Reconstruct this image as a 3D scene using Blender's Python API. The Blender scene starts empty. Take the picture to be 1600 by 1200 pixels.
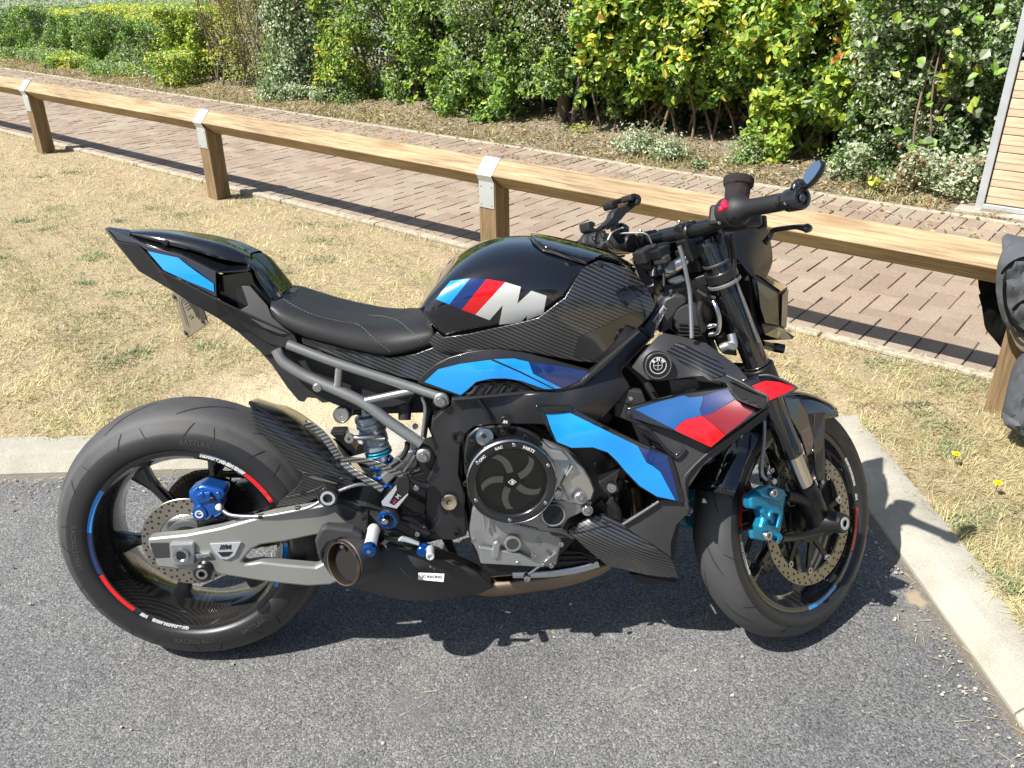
import bpy, bmesh, math, random
import numpy as np
from mathutils import Vector, Matrix, noise
from mathutils.bvhtree import BVHTree
from mathutils.geometry import delaunay_2d_cdt
random.seed(7); RNG = np.random.default_rng(11)
SC = bpy.context.scene; COL = SC.collection
R = math.radians
# ------------------------------------------------------------ camera
F_PX = 1320.08; CAM = Vector((0.70677, -1.64867, 1.55540)); YAW, PITCH, ROLL = 0.0334795, 0.4694414, -0.0102744
FW = Vector((math.sin(YAW)*math.cos(PITCH), math.cos(YAW)*math.cos(PITCH), -math.sin(PITCH)))
RT = Vector((math.cos(YAW), -math.sin(YAW), 0)); UP = RT.cross(FW)
RT, UP = math.cos(ROLL)*RT+math.sin(ROLL)*UP, -math.sin(ROLL)*RT+math.cos(ROLL)*UP
cd = bpy.data.cameras.new('camera'); cam = bpy.data.objects.new('camera', cd); COL.objects.link(cam)
cd.sensor_width = 36; cd.lens = F_PX/1600*36; cd.clip_start = .05; cd.clip_end = 500
cam.matrix_world = Matrix(((RT.x, UP.x, -FW.x, CAM.x), (RT.y, UP.y, -FW.y, CAM.y), (RT.z, UP.z, -FW.z, CAM.z), (0, 0, 0, 1)))
SC.camera = cam
# ------------------------------------------------------------ light
SUN_EL, SUN_AZ = R(52.5), R(27.6)          # shadows run towards +x turned SUN_AZ to +y
w = bpy.data.worlds.new('World'); SC.world = w; w.use_nodes = True
nt = w.node_tree; bg = nt.nodes['Background']
sky = nt.nodes.new('ShaderNodeTexSky'); sky.sky_type = 'NISHITA'; sky.sun_disc = False
to_sun = Vector((-math.cos(SUN_AZ)*math.cos(SUN_EL), -math.sin(SUN_AZ)*math.cos(SUN_EL), math.sin(SUN_EL)))
sky.sun_elevation = SUN_EL; sky.sun_rotation = math.atan2(to_sun.x, to_sun.y)
sky.air_density = 1.0; sky.dust_density = 1.5; sky.ozone_density = 1.0
nt.links.new(sky.outputs[0], bg.inputs[0]); bg.inputs[1].default_value = 0.075
sd = bpy.data.lights.new('sun', 'SUN'); sd.energy = 5.0; sd.angle = R(.53); sd.color = (1, .965, .91)
sun = bpy.data.objects.new('sun', sd); COL.objects.link(sun)
sun.rotation_euler = to_sun.to_track_quat('Z', 'Y').to_euler()
SC.view_settings.view_transform = 'Standard'; SC.view_settings.look = 'None'
SC.view_settings.exposure = 0.95; SC.view_settings.gamma = 1
SC.cycles.max_bounces = 8; SC.cycles.transparent_max_bounces = 8
SC.cycles.use_denoising = True
# ------------------------------------------------------------ tagging
def tag(o, label=None, cat=None, group=None, kind=None):
    if label: o['label'] = label
    if cat: o['category'] = cat
    if group: o['group'] = group
    if kind: o['kind'] = kind
    return o
def empty(name, loc=(0, 0, 0)):
    o = bpy.data.objects.new(name, None); COL.objects.link(o); o.location = loc; o.empty_display_size = .1
    return o
def link(name, me, mat, parent=None, smooth=False):
    if mat is not None and not me.materials: me.materials.append(mat)
    o = bpy.data.objects.new(name, me); COL.objects.link(o)
    if parent: o.parent = parent
    if smooth: me.shade_smooth()
    return o
# ------------------------------------------------------------ materials
class N:
    def __init__(s, name):
        s.m = bpy.data.materials.new(name); s.m.use_nodes = True; s.t = s.m.node_tree
        s.b = s.t.nodes['Principled BSDF']; s.out = s.t.nodes['Material Output']
    def n(s, typ, **kw):
        x = s.t.nodes.new('ShaderNode'+typ)
        for k, v in kw.items():
            if hasattr(x, k): setattr(x, k, v)
            else: x.inputs[k].default_value = v
        return x
    def l(s, a, b): s.t.links.new(a, b)
    def math(s, op, a, b=None, c=None):
        x = s.t.nodes.new('ShaderNodeMath'); x.operation = op
        for i, v in enumerate((a, b, c)):
            if v is None: continue
            if isinstance(v, (int, float)): x.inputs[i].default_value = v
            else: s.l(v, x.inputs[i])
        return x.outputs[0]
    def ramp(s, fac, stops):
        x = s.t.nodes.new('ShaderNodeValToRGB'); e = x.color_ramp.elements
        while len(e) > 1: e.remove(e[0])
        e[0].position = stops[0][0]; e[0].color = (*stops[0][1], 1)
        for p, c in stops[1:]:
            q = e.new(p); q.color = (*c, 1)
        s.l(fac, x.inputs[0]); return x.outputs[0]
    def mix(s, fac, a, b, mode='MIX'):
        x = s.t.nodes.new('ShaderNodeMix'); x.data_type = 'RGBA'; x.blend_type = mode
        for sock, v in ((x.inputs[0], fac), (x.inputs[6], a), (x.inputs[7], b)):
            if isinstance(v, (int, float)): sock.default_value = v
            elif isinstance(v, tuple): sock.default_value = (*v, 1) if len(v) == 3 else v
            else: s.l(v, sock)
        return x.outputs[2]
    def noise(s, scale, detail=2, rough=.5, vec=None, w=None):
        x = s.t.nodes.new('ShaderNodeTexNoise'); x.inputs['Scale'].default_value = scale
        x.inputs['Detail'].default_value = detail; x.inputs['Roughness'].default_value = rough
        if vec is None: vec = s.coord()
        s.l(vec, x.inputs['Vector']); return x.outputs[0]
    def coord(s):
        if not hasattr(s, '_c'): s._c = s.t.nodes.new('ShaderNodeTexCoord').outputs['Object']
        return s._c
    def bump(s, h, strength=.3, dist=.002):
        x = s.t.nodes.new('ShaderNodeBump'); x.inputs['Strength'].default_value = strength; x.inputs['Distance'].default_value = dist
        s.l(h, x.inputs['Height']); s.l(x.outputs[0], s.b.inputs['Normal'])
    def set(s, **kw):
        for k, v in kw.items():
            k = {'col': 'Base Color', 'rough': 'Roughness', 'metal': 'Metallic', 'coat': 'Coat Weight', 'coatr': 'Coat Roughness', 'spec': 'Specular IOR Level'}.get(k, k)
            i = s.b.inputs[k]
            if isinstance(v, tuple): i.default_value = (*v, 1)
            elif isinstance(v, (int, float)): i.default_value = v
            else: s.l(v, i)
        return s
def simple(name, col, rough=.5, metal=0, coat=0, bump=0, bscale=300, var=.0, dust=0, **kw):
    """plain surface with fine grain, slight wear and a little dust"""
    g = N(name); g.set(metal=metal, coat=coat, **kw)
    n1 = g.noise(bscale, 3); n2 = g.noise(9, 4, .6)
    c = g.mix(n2, tuple(x*(1-var) for x in col), tuple(min(1, x*(1+var)) for x in col))
    if dust: c = g.mix(g.math('MULTIPLY', g.math('SUBTRACT', n2, .35), dust), c, (.35, .31, .25))
    g.set(col=c)
    g.set(rough=g.math('ADD', g.math('MULTIPLY', n2, .12), max(0.0, rough-.06)))
    if bump: g.bump(n1, bump, .0006)
    return g.m
M = {}
def carbon_mat(name, cell=.0026, lo=(.006,.006,.007), hi=(.070,.070,.073), rough=.32, coat=1.0, plane='xz', ang=20):
    g = N(name)
    sep = g.t.nodes.new('ShaderNodeSeparateXYZ')
    mp = g.t.nodes.new('ShaderNodeMapping'); g.l(g.coord(), mp.inputs[0]); mp.inputs['Rotation'].default_value = (0, R(ang), 0)
    g.l(mp.outputs[0], sep.inputs[0])
    a = g.math('MULTIPLY', sep.outputs[0], 1/cell); b = g.math('MULTIPLY', sep.outputs[2], 1/cell)
    fa = g.math('FLOOR', a); fb = g.math('FLOOR', b)
    m = g.math('LESS_THAN', g.math('FLOORED_MODULO', g.math('ADD', fa, fb), 4), 2)
    # threads darken towards their edges in the colour, shading them round
    ra = g.math('ABSOLUTE', g.math('SUBTRACT', g.math('FRACT', a), .5)); rb = g.math('ABSOLUTE', g.math('SUBTRACT', g.math('FRACT', b), .5))
    rr = g.math('ADD', g.math('MULTIPLY', m, ra), g.math('MULTIPLY', g.math('SUBTRACT', 1, m), rb))
    c = g.mix(m, lo, hi); c = g.mix(g.math('MULTIPLY', rr, .9), c, lo)
    g.set(col=c, rough=g.math('ADD', g.math('MULTIPLY', m, -.1), rough+.1), metal=.35, coat=coat, coatr=.04)
    return g.m
def make_mats():
    M['black_gloss'] = simple('black gloss paint', (.006, .0065, .008), .12, 0, 1.0, coatr=.02)
    M['black_gloss2'] = simple('black gloss trim', (.009, .009, .010), .22, 0, .6, bump=.03)
    M['black_satin'] = simple('black satin metal', (.012, .012, .013), .38, .3, .1, bump=.05, bscale=700)
    M['black_plastic'] = simple('black grained plastic', (.010, .010, .011), .55, 0, 0, bump=.25, bscale=900, var=.15, dust=.04)
    M['grey_plastic'] = simple('dark grey plastic', (.028, .028, .030), .5, 0, 0, bump=.25, bscale=900, var=.12, dust=.04)
    M['frame'] = simple('frame dark metallic', (.040, .040, .043), .34, .7, .15, bump=.15, bscale=1500, var=.08)
    M['subframe'] = simple('grey lacquered tube', (.30, .305, .295), .38, .75, .2, bump=.08, bscale=900, var=.06)
    M['alu'] = simple('brushed aluminium', (.42, .43, .43), .34, .85, 0, bump=.12, bscale=500, var=.08)
    M['alu_cast'] = simple('cast aluminium', (.34, .345, .345), .46, .8, 0, bump=.5, bscale=500, var=.12, dust=.05)
    M['alu_arm'] = simple('anodised swingarm', (.31, .315, .295), .38, .55, .1, bump=.1, bscale=800, var=.05)
    M['steel'] = simple('steel', (.55, .55, .54), .22, 1, 0, var=.1)
    M['chrome'] = simple('chrome', (.75, .75, .75), .08, 1, 0)
    M['rotor'] = simple('brake disc steel', (.30, .275, .225), .35, .85, 0, bump=.2, bscale=400, var=.12)
    M['exhaust'] = simple('tanned steel pipe', (.22, .165, .115), .32, .95, 0, var=.25)
    M['blue_ano'] = simple('blue anodised', (.010, .10, .42), .24, .85, .3)
    M['caliper'] = simple('blue caliper', (.008, .19, .33), .34, .45, .4, bump=.1, var=.08)
    M['rcaliper'] = simple('deep blue caliper', (.012, .085, .34), .32, .6, .3, bump=.1, var=.08)
    M['rubber'] = simple('tyre rubber', (.036, .036, .037), .62, 0, 0, bump=.3, bscale=1200, var=.14, dust=.10)
    g = N('tyre tread rubber'); n2 = g.noise(14, 5, .65); n3 = g.noise(900, 2)
    sp = g.t.nodes.new('ShaderNodeSeparateXYZ'); g.l(g.coord(), sp.inputs[0]); zz = g.math('SUBTRACT', sp.outputs[2], .326)
    rr_ = g.math('SQRT', g.math('ADD', g.math('MULTIPLY', sp.outputs[0], sp.outputs[0]), g.math('MULTIPLY', zz, zz))); rr_ = g.math('ADD', rr_, g.math('MULTIPLY', g.math('SUBTRACT', n2, .5), .014))
    wear = g.ramp(rr_, [(.296, (.030, .030, .031)), (.302, (.062, .062, .063)), (.309, (.050, .050, .052)), (.318, (.040, .040, .042))])
    c = g.mix(g.math('MULTIPLY', g.math('SUBTRACT', n2, .42), 1.2), wear, (.085, .080, .070)); g.set(col=c, rough=g.math('ADD', .5, g.math('MULTIPLY', n2, .25))); g.bump(g.math('ADD', n3, n2), .35, .0012); M['rubber'] = g.m
    M['sidewall'] = simple('tyre sidewall', (.013, .013, .014), .40, 0, 0, bump=.3, bscale=900, var=.14, dust=.03)
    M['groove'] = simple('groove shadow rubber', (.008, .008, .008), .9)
    M['seat'] = simple('seat vinyl', (.015, .015, .016), .48, 0, 0, bump=.6, bscale=520, var=.1, dust=.03)
    M['seat_side'] = simple('seat side vinyl', (.032, .032, .034), .42, 0, 0, bump=.6, bscale=420, var=.1, dust=.02)
    M['blue'] = simple('light blue paint', (.006, .22, .60), .22, 0, .9, coatr=.03)
    M['navy'] = simple('dark blue paint', (.004, .020, .105), .16, 0, 1, coatr=.02)
    M['red'] = simple('red paint', (.56, .004, .008), .22, 0, .9, coatr=.03)
    M['darkred'] = simple('dark red paint', (.17, .003, .006), .2, 0, .9, coatr=.03)
    M['white'] = simple('white print', (.50, .51, .49), .4, 0, .5)
    M['pale'] = simple('pale print', (.30, .32, .34), .35, 0, .5)
    M['grey_print'] = simple('grey print', (.05, .05, .05), .5)
    M['carbon'] = carbon_mat('twill carbon')
    M['carbon_d'] = carbon_mat('dark twill carbon', lo=(.007,.007,.008), hi=(.040,.040,.042))
    M['glass'] = simple('dark glass', (.012, .012, .010), .06, 0, 1)
    M['mirror'] = simple('mirror glass', (.75, .80, .85), .02, 1, 0)
    M['redplastic'] = simple('red switch', (.60, .01, .05), .4)
    M['knit'] = simple('black knitted cotton', (.016, .011, .012), .95, 0, 0, bump=1.0, bscale=420, var=.2)
    M['plate'] = simple('plate beige', (.15, .125, .085), .55, 0, 0, bump=.1, var=.1)
    M['plate_edge'] = simple('plate dark lines', (.05, .045, .04), .6)  # dark tone of the lines cut and printed on the plate
    M['hose'] = simple('braided hose', (.30, .31, .32), .35, .8, .2, bump=.6, bscale=1400)
    M['wire'] = simple('white wire', (.55, .53, .48), .5)
    M['clutch_glass'] = simple('smoked window', (.035, .028, .022), .08, 0, 1)
    M['chain'] = simple('drive chain', (.13, .10, .06), .4, .9, 0, var=.2)
    M['gold'] = simple('gold', (.45, .30, .12), .3, .9)
make_mats()
g_ = N('smoked cover glass'); g_.t.nodes.remove(g_.b)
_t = g_.n('BsdfTransparent'); _t.inputs[0].default_value = (.86, .85, .82, 1); _g = g_.n('BsdfGlossy'); _g.inputs['Roughness'].default_value = .03
_f = g_.n('Fresnel'); _f.inputs[0].default_value = 1.45; _m = g_.n('MixShader'); g_.l(_f.outputs[0], _m.inputs[0]); g_.l(_t.outputs[0], _m.inputs[1]); g_.l(_g.outputs[0], _m.inputs[2]); g_.l(_m.outputs[0], g_.out.inputs[0]); M['window'] = g_.m
# ------------------------------------------------------------ frames: pixels -> points on a real plane of the bike
LEAN = 0.18164897; STEER = 0.62531792; RAKE = R(24)
M_BIKE = Matrix.Rotation(-LEAN, 4, 'X')
AX = Vector((-math.sin(RAKE), 0, math.cos(RAKE))); WB = 1.455; RR = .326; RF = .300
GP = Vector((WB+.0998, 0, 0))
M_ST = Matrix.Translation(GP) @ Matrix.Rotation(STEER, 4, AX) @ Matrix.Translation(-GP)   # in bike frame
def inv(m): return m.inverted()
class Fr:
    def __init__(s, m): s.m = m; s.W = M_BIKE @ m; s.i = inv(s.W); s.o = s.i @ CAM; s.r = s.i.to_3x3()
    def P(s, u, v, y):
        d = s.r @ (FW + RT*((u-800)/F_PX) - UP*((v-600)/F_PX))
        t = (-y - s.o.y)/d.y            # y given as distance to the right (w)
        return s.o + d*t
    def bike(s, p): return s.m @ Vector(p)
BF = Fr(Matrix.Identity(4)); SF = Fr(M_ST)
def G(u, v, z=0.):
    d = FW + RT*((u-800)/F_PX) - UP*((v-600)/F_PX)
    return CAM + d*((z-CAM.z)/d.z)
ZR = {1: (60, 580, 2.608), 2: (150, 330, 2.909), 3: (640, 340, 3.75), 4: (480, 600, 3.3333), 5: (680, 600, 3.53), 6: (900, 230, 3.6375), 7: (960, 480, 3.75), 8: (1060, 600, 2.856),
      9: (480, 600, 7.2727), 10: (850, 760, 6.9565), 11: (1010, 370, 6.316), 12: (1000, 240, 5.3333), 13: (560, 720, 6.6643), 14: (730, 670, 10.908), 15: (980, 530, 15)}
def Z(k, pts):
    """zoomed crop coordinates -> photograph pixels; third value w passes through"""
    a, b, s = ZR[k]
    return [(a+p[0]/s, b+p[1]/s, *p[2:]) for p in pts]
# ------------------------------------------------------------ mesh builders (all give meshes in bike space)
def mk(name, vs, fs, mat, parent, smooth=False, bevel=0, seg=2, fr=None, mirror=False, sub=0, auto=None):
    if fr is not None: vs = [fr.bike(v) for v in vs]
    me = bpy.data.meshes.new(name)
    if mirror and any(abs(v[1]) < 2e-4 for v in vs):      # both halves meet on the centre line: one welded shell
        n = len(vs); vs = [tuple(v) for v in vs]+[(v[0], -v[1], v[2]) for v in vs]
        fs = [tuple(f) for f in fs]+[tuple(n+i for i in reversed(f)) for f in fs]; weld = True
    elif mirror:                                          # the same part again on the far side, an object of its own
        weld = False; mk(name, [(v[0], -v[1], v[2]) for v in vs], [tuple(reversed(f)) for f in fs], mat, parent, smooth, bevel, seg, None, False, sub, auto)
    else: weld = False
    me.from_pydata([tuple(v) for v in vs], [], fs); me.validate()
    bm = bmesh.new(); bm.from_mesh(me)
    if weld: bmesh.ops.remove_doubles(bm, verts=bm.verts[:], dist=5e-4)
    bmesh.ops.recalc_face_normals(bm, faces=bm.faces); bm.to_mesh(me); bm.free()
    o = link(name, me, mat, parent, smooth)
    if sub:
        s = o.modifiers.new('s', 'SUBSURF'); s.levels = s.render_levels = sub
    if bevel:
        b = o.modifiers.new('b', 'BEVEL'); b.width = bevel; b.segments = seg; b.limit_method = 'ANGLE'; b.angle_limit = R(28); b.harden_normals = False
    if auto is not None and smooth:
        me.set_sharp_from_angle(angle=R(auto))
    return o
def join_geo(*gs):
    vs, fs = [], []
    for a, b in gs:
        n = len(vs); vs += list(a); fs += [tuple(i+n for i in f) for f in b]
    return vs, fs
def catmull(pts, n=6, closed=False):
    P_ = [Vector(p) for p in pts]; out = []; L = len(P_)
    rng = range(L if closed else L-1)
    for i in rng:
        p0 = P_[(i-1) % L] if (closed or i > 0) else P_[0]*2-P_[1]
        p1 = P_[i]; p2 = P_[(i+1) % L]
        p3 = P_[(i+2) % L] if (closed or i+2 < L) else P_[-1]*2-P_[-2]
        for k in range(n):
            t = k/n
            out.append(.5*((2*p1)+(-p0+p2)*t+(2*p0-5*p1+4*p2-p3)*t*t+(-p0+3*p1-3*p2+p3)*t**3))
    if not closed: out.append(P_[-1].copy())
    return out
def tube_geo(pts, r, seg=12, smooth_n=0, cap=True):
    pts = [Vector(p) for p in pts]
    rs = list(r) if isinstance(r, (list, tuple)) else [r]*len(pts)
    if smooth_n:
        q = [Vector((*p, rr)) for p, rr in zip(pts, rs)]; q = catmull(q, smooth_n)
        pts = [Vector(a[:3]) for a in q]; rs = [a[3] for a in q]
    vs, fs = [], []; up = None
    for i, p in enumerate(pts):
        t = (pts[min(i+1, len(pts)-1)]-pts[max(i-1, 0)]).normalized()
        if up is None:
            up = t.orthogonal().normalized()
        up = (up-t*up.dot(t)).normalized(); s = t.cross(up)
        for k in range(seg):
            a = 2*math.pi*k/seg; vs.append(p+(up*math.cos(a)+s*math.sin(a))*rs[i])
        if i:
            b = (i-1)*seg; c = i*seg
            for k in range(seg): fs.append((b+k, b+(k+1) % seg, c+(k+1) % seg, c+k))
    if cap:
        fs.append(tuple(range(seg))[::-1]); n = (len(pts)-1)*seg; fs.append(tuple(range(n, n+seg)))
    return vs, fs
def tube(name, pts, r, mat, parent, fr=None, seg=12, sn=0, mirror=False, auto=40):
    v, f = tube_geo(pts, r, seg, sn); return mk(name, v, f, mat, parent, True, fr=fr, mirror=mirror, auto=auto)
def lathe_geo(prof, origin=(0, 0, 0), axis=(0, 1, 0), seg=48, a0=0, a1=2*math.pi, closed=False):
    """prof: (radius, along axis)"""
    o = Vector(origin); ax = Vector(axis).normalized()
    u = Vector((1, 0, 0)) if abs(ax.x) < .9 else Vector((0, 0, 1))
    u = (u-ax*u.dot(ax)).normalized(); v = u.cross(ax)   # for axis y: u=x, v=x cross y = z
    full = abs(a1-a0-2*math.pi) < 1e-6; ns = seg if full else seg+1
    vs, fs = [], []; m = len(prof)
    for k in range(ns):
        a = a0+(a1-a0)*k/seg
        for r, h in prof: vs.append(o+ax*h+(u*math.cos(a)+v*math.sin(a))*r)
    for k in range(seg):
        b = k*m; c = ((k+1) % ns)*m
        for j in range(m if closed else m-1):
            j2 = (j+1) % m; fs.append((b+j, b+j2, c+j2, c+j))
    return vs, fs
def lathe(name, prof, origin, axis, mat, parent, fr=None, seg=48, auto=35, closed=False, mirror=False):
    v, f = lathe_geo(prof, origin, axis, seg, closed=closed)
    return mk(name, v, f, mat, parent, True, fr=fr, auto=auto, mirror=mirror)
def solid(r, h, c=.0):   # capped cylinder profile with chamfer
    return [(0, 0), (r-c, 0), (r, c), (r, h-c), (r-c, h), (0, h)]
def box_geo(c, s, rot=None):
    c = Vector(c); vs = []
    for x in (-.5, .5):
        for y in (-.5, .5):
            for z in (-.5, .5):
                d = Vector((x*s[0], y*s[1], z*s[2])); d = rot @ d if rot else d; vs.append(c+d)
    return vs, [(0, 1, 3, 2), (4, 6, 7, 5), (0, 4, 5, 1), (2, 3, 7, 6), (0, 2, 6, 4), (1, 5, 7, 3)]
def box(name, c, s, mat, parent, rot=None, bevel=.002, fr=None, mirror=False):
    v, f = box_geo(c, s, rot); return mk(name, v, f, mat, parent, fr=fr, bevel=bevel, mirror=mirror)
def px(pts, w=None, fr=BF):
    """pixels (u, v[, w]) -> points in the frame"""
    return [fr.P(p[0], p[1], p[2] if len(p) > 2 else w) for p in pts]
def cdt(poly, step):
    """tessellate a 2D polygon with interior grid points"""
    n = len(poly); vs = [Vector(p[:2]) for p in poly]; es = []; k = []
    for i in range(n):
        a = vs[i]; b = vs[(i+1) % n]; m = max(1, int((b-a).length/step)); k.append(a)
        for j in range(1, m): k.append(a.lerp(b, j/m))
    nb = len(k); es = [(i, (i+1) % nb) for i in range(nb)]
    x0 = min(p.x for p in k); x1 = max(p.x for p in k); y0 = min(p.y for p in k); y1 = max(p.y for p in k)
    P2 = np.array([(p.x, p.y) for p in k]); Q2 = np.roll(P2, -1, 0)
    gx, gy = np.meshgrid(np.arange(x0+step/2, x1, step), np.arange(y0+step/2, y1, step)); g = np.stack([gx.ravel(), gy.ravel()], 1)
    if len(g):
        ins = np.zeros(len(g), bool); dm = np.full(len(g), 1e9)
        for a, b in zip(P2, Q2):
            c = ((a[1] > g[:, 1]) != (b[1] > g[:, 1])) & (g[:, 0] < (b[0]-a[0])*(g[:, 1]-a[1])/((b[1]-a[1]) if b[1] != a[1] else 1e-9)+a[0])
            ins ^= c; ab = b-a; t = np.clip(((g-a)@ab)/max(ab@ab, 1e-12), 0, 1); dm = np.minimum(dm, np.hypot(*(g-a-t[:, None]*ab).T))
        g = g[ins & (dm > step*.4)]
        k += [Vector(p) for p in g.tolist()]
    v, e, f, *_ = delaunay_2d_cdt(k, es, [], 1, 1e-6)
    return v, [tuple(x) for x in f]
def boundary(fs):
    c = {}
    for f in fs:
        for i in range(len(f)):
            a, b = f[i], f[(i+1) % len(f)]; c[(a, b)] = 1
    return [(a, b) for (a, b) in c if (b, a) not in c]
def extr(vs, fs, d):
    """give a sheet thickness d along +y (into the bike)"""
    n = len(vs); out = list(vs)+[Vector(v)+Vector((0, d, 0)) for v in vs]
    g = list(fs)+[tuple(n+i for i in reversed(f)) for f in fs]
    g += [(a, n+a, n+b, b) for a, b in boundary(fs)]
    return out, g
def wfield(ctrl):
    """smooth interpolation of depth from control pixels (u, v, w): linear RBF + affine"""
    C = np.array([c[:2] for c in ctrl], float)/100; W = np.array([c[2] for c in ctrl], float); n = len(C)
    if n == 1: return lambda u, v: W[0]
    phi = lambda r: r**3
    A = np.zeros((n+3, n+3)); d = np.linalg.norm(C[:, None]-C[None], axis=-1); A[:n, :n] = phi(d)+np.eye(n)*1e-6
    A[:n, n] = 1; A[:n, n+1:] = C; A[n:, :n] = A[:n, n:].T
    try: s = np.linalg.solve(A, np.r_[W, 0, 0, 0])
    except Exception: s = np.linalg.lstsq(A, np.r_[W, 0, 0, 0], rcond=None)[0]
    def f(u, v):
        q = np.array([u, v])/100; return float(phi(np.linalg.norm(C-q, axis=1))@s[:n]+s[n]+s[n+1]*q[0]+s[n+2]*q[1])
    return f
def panel(name, outline, ctrl, mat, parent, thick=.006, step=9, bevel=.0012, fr=BF, mirror=False, smooth=True):
    """curved plate: outline traced in pixels, depth w from ctrl"""
    w = wfield(ctrl) if isinstance(ctrl, list) else (lambda u, v: ctrl)
    v2, f = cdt([p[:2] for p in outline], step)
    vs = [fr.P(p.x, p.y, w(p.x, p.y)) for p in v2]
    vs, f = extr(vs, f, thick)
    return mk(name, vs, f, mat, parent, smooth, bevel=bevel, seg=2, fr=fr, mirror=mirror, auto=32)
def facet(name, verts, faces, mat, parent, thick=.008, bevel=.0015, fr=BF, mirror=False, seg=2):
    """low-poly plate: verts (u, v, w), planar faces, thickness into the bike"""
    vs = px(verts, fr=fr); vs, f = extr(vs, faces, thick)
    return mk(name, vs, f, mat, parent, False, bevel=bevel, seg=seg, fr=fr, mirror=mirror)
def slab(name, outline, w, thick, mat, parent, fr=BF, bevel=.002, mirror=False, seg=2):
    """flat plate of constant w traced in pixels"""
    pts = px(outline, w, fr); n = len(pts)
    return mk(name, *extr(pts, [tuple(range(n))], thick), mat, parent, False, bevel=bevel, fr=fr, mirror=mirror, seg=seg)
def loft(name, rows, mat, parent, nu=5, nv=5, fr=BF, mirror=True, closeu=False, sm=True, smooth_v=True, raw=False):
    """surface through rows of traced points; smooth both ways; mirrored to the left side"""
    g = [catmull(px(r, fr=fr) if not raw else [Vector(p) for p in r], nu) for r in rows]
    cols = [catmull([row[i] for row in g], nv) if smooth_v else [row[i] for row in g] for i in range(len(g[0]))]
    H = len(cols[0]); Wd = len(cols)
    vs = [c[j] for c in cols for j in range(H)]
    fs = [(i*H+j, (i+1)*H+j, (i+1)*H+j+1, i*H+j+1) for i in range(Wd-1) for j in range(H-1)]
    return mk(name, vs, fs, mat, parent, sm, fr=fr, mirror=mirror)
def bvh_of(*objs):
    vs, fs = [], []
    for o in objs:
        me = o.data; n = len(vs); vs += [v.co.copy() for v in me.vertices]; fs += [tuple(n+i for i in p.vertices) for p in me.polygons]
    return BVHTree.FromPolygons(vs, fs)
def decal(name, outline, bvh, mat, parent, off=.0008, step=4, mirror=False, default_w=.15, thick=0):
    """print laid on the real surface: outline in pixels dropped on the surface behind it"""
    v2, f = cdt([p[:2] for p in outline], step); o = BF.o; vs = []
    for p in v2:
        d = (BF.r @ (FW + RT*((p.x-800)/F_PX) - UP*((p.y-600)/F_PX))).normalized()
        hit, nrm, _, _ = bvh.ray_cast(o, d)
        if hit is None: vs.append(None); continue
        if nrm.dot(d) > 0: nrm = -nrm
        q = hit+nrm*off
        if mirror and q.y > 0: q.y = 0
        vs.append(q)
    f = [t for t in f if all(vs[i] is not None and (not mirror or vs[i].y < 0 or any(vs[j].y < -.0005 for j in t)) for i in t)]
    vs = [v if v is not None else Vector((0, 0, .3)) for v in vs]
    used = sorted({i for t in f for i in t}); mp_ = {a: b for b, a in enumerate(used)}; vs = [vs[i] for i in used]; f = [tuple(mp_[i] for i in t) for t in f]
    if thick: vs, f = extr(vs, f, thick)
    ob = mk(name, vs, f, mat, parent, True, mirror=mirror)
    return ob
def text_geo(txt, size=1., bold=0., res=2, spacing=1.):
    c = bpy.data.curves.new('t', 'FONT'); c.body = txt; c.size = size; c.resolution_u = res; c.offset = bold; c.space_character = spacing
    c.align_x = 'CENTER'; c.align_y = 'CENTER'
    o = bpy.data.objects.new('t', c); COL.objects.link(o); dg = bpy.context.evaluated_depsgraph_get()
    me = bpy.data.meshes.new_from_object(o.evaluated_get(dg)); vs = [v.co.copy() for v in me.vertices]; fs = [tuple(p.vertices) for p in me.polygons]
    bpy.data.objects.remove(o); bpy.data.curves.remove(c); bpy.data.meshes.remove(me)
    return vs, fs
def text_on(name, txt, u, v, w, size, mat, parent, ang=0, fr=BF, bold=.0, off=.0, sx=1., shear=0., spacing=1.):
    """lettering on a plane y = -w of the frame, centred at a pixel; ang in degrees, size in metres"""
    vs, fs = text_geo(txt, size, bold, spacing=spacing); c = fr.P(u, v, w); ca, sa = math.cos(R(ang)), math.sin(R(ang))
    out = []
    for p in vs:
        X = p.x*sx+shear*p.y; Y = p.y; out.append(c+Vector((X*ca-Y*sa, -off, X*sa+Y*ca)))
    return mk(name, out, fs, mat, parent, fr=fr)
# ------------------------------------------------------------ bulk meshes (leaves, blades, bricks)
def bulk(name, vs, faces, mat, cols=None, parent=None, smooth=False):
    """vs (n,3) array; faces (m,k) int array; cols (n,3) per vertex"""
    me = bpy.data.meshes.new(name); m, k = faces.shape
    me.vertices.add(len(vs)); me.vertices.foreach_set('co', vs.astype(np.float32).ravel())
    me.loops.add(m*k); me.loops.foreach_set('vertex_index', faces.astype(np.int32).ravel())
    me.polygons.add(m); me.polygons.foreach_set('loop_start', np.arange(0, m*k, k, dtype=np.int32)); me.polygons.foreach_set('loop_total', np.full(m, k, dtype=np.int32))
    if cols is not None:
        a = me.attributes.new('Col', 'FLOAT_COLOR', 'POINT'); c = np.ones((len(vs), 4), np.float32); c[:, :3] = cols; a.data.foreach_set('color', c.ravel())
    me.update(); me.validate()
    if not smooth: me.shade_flat()
    return link(name, me, mat, parent, smooth)
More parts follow.
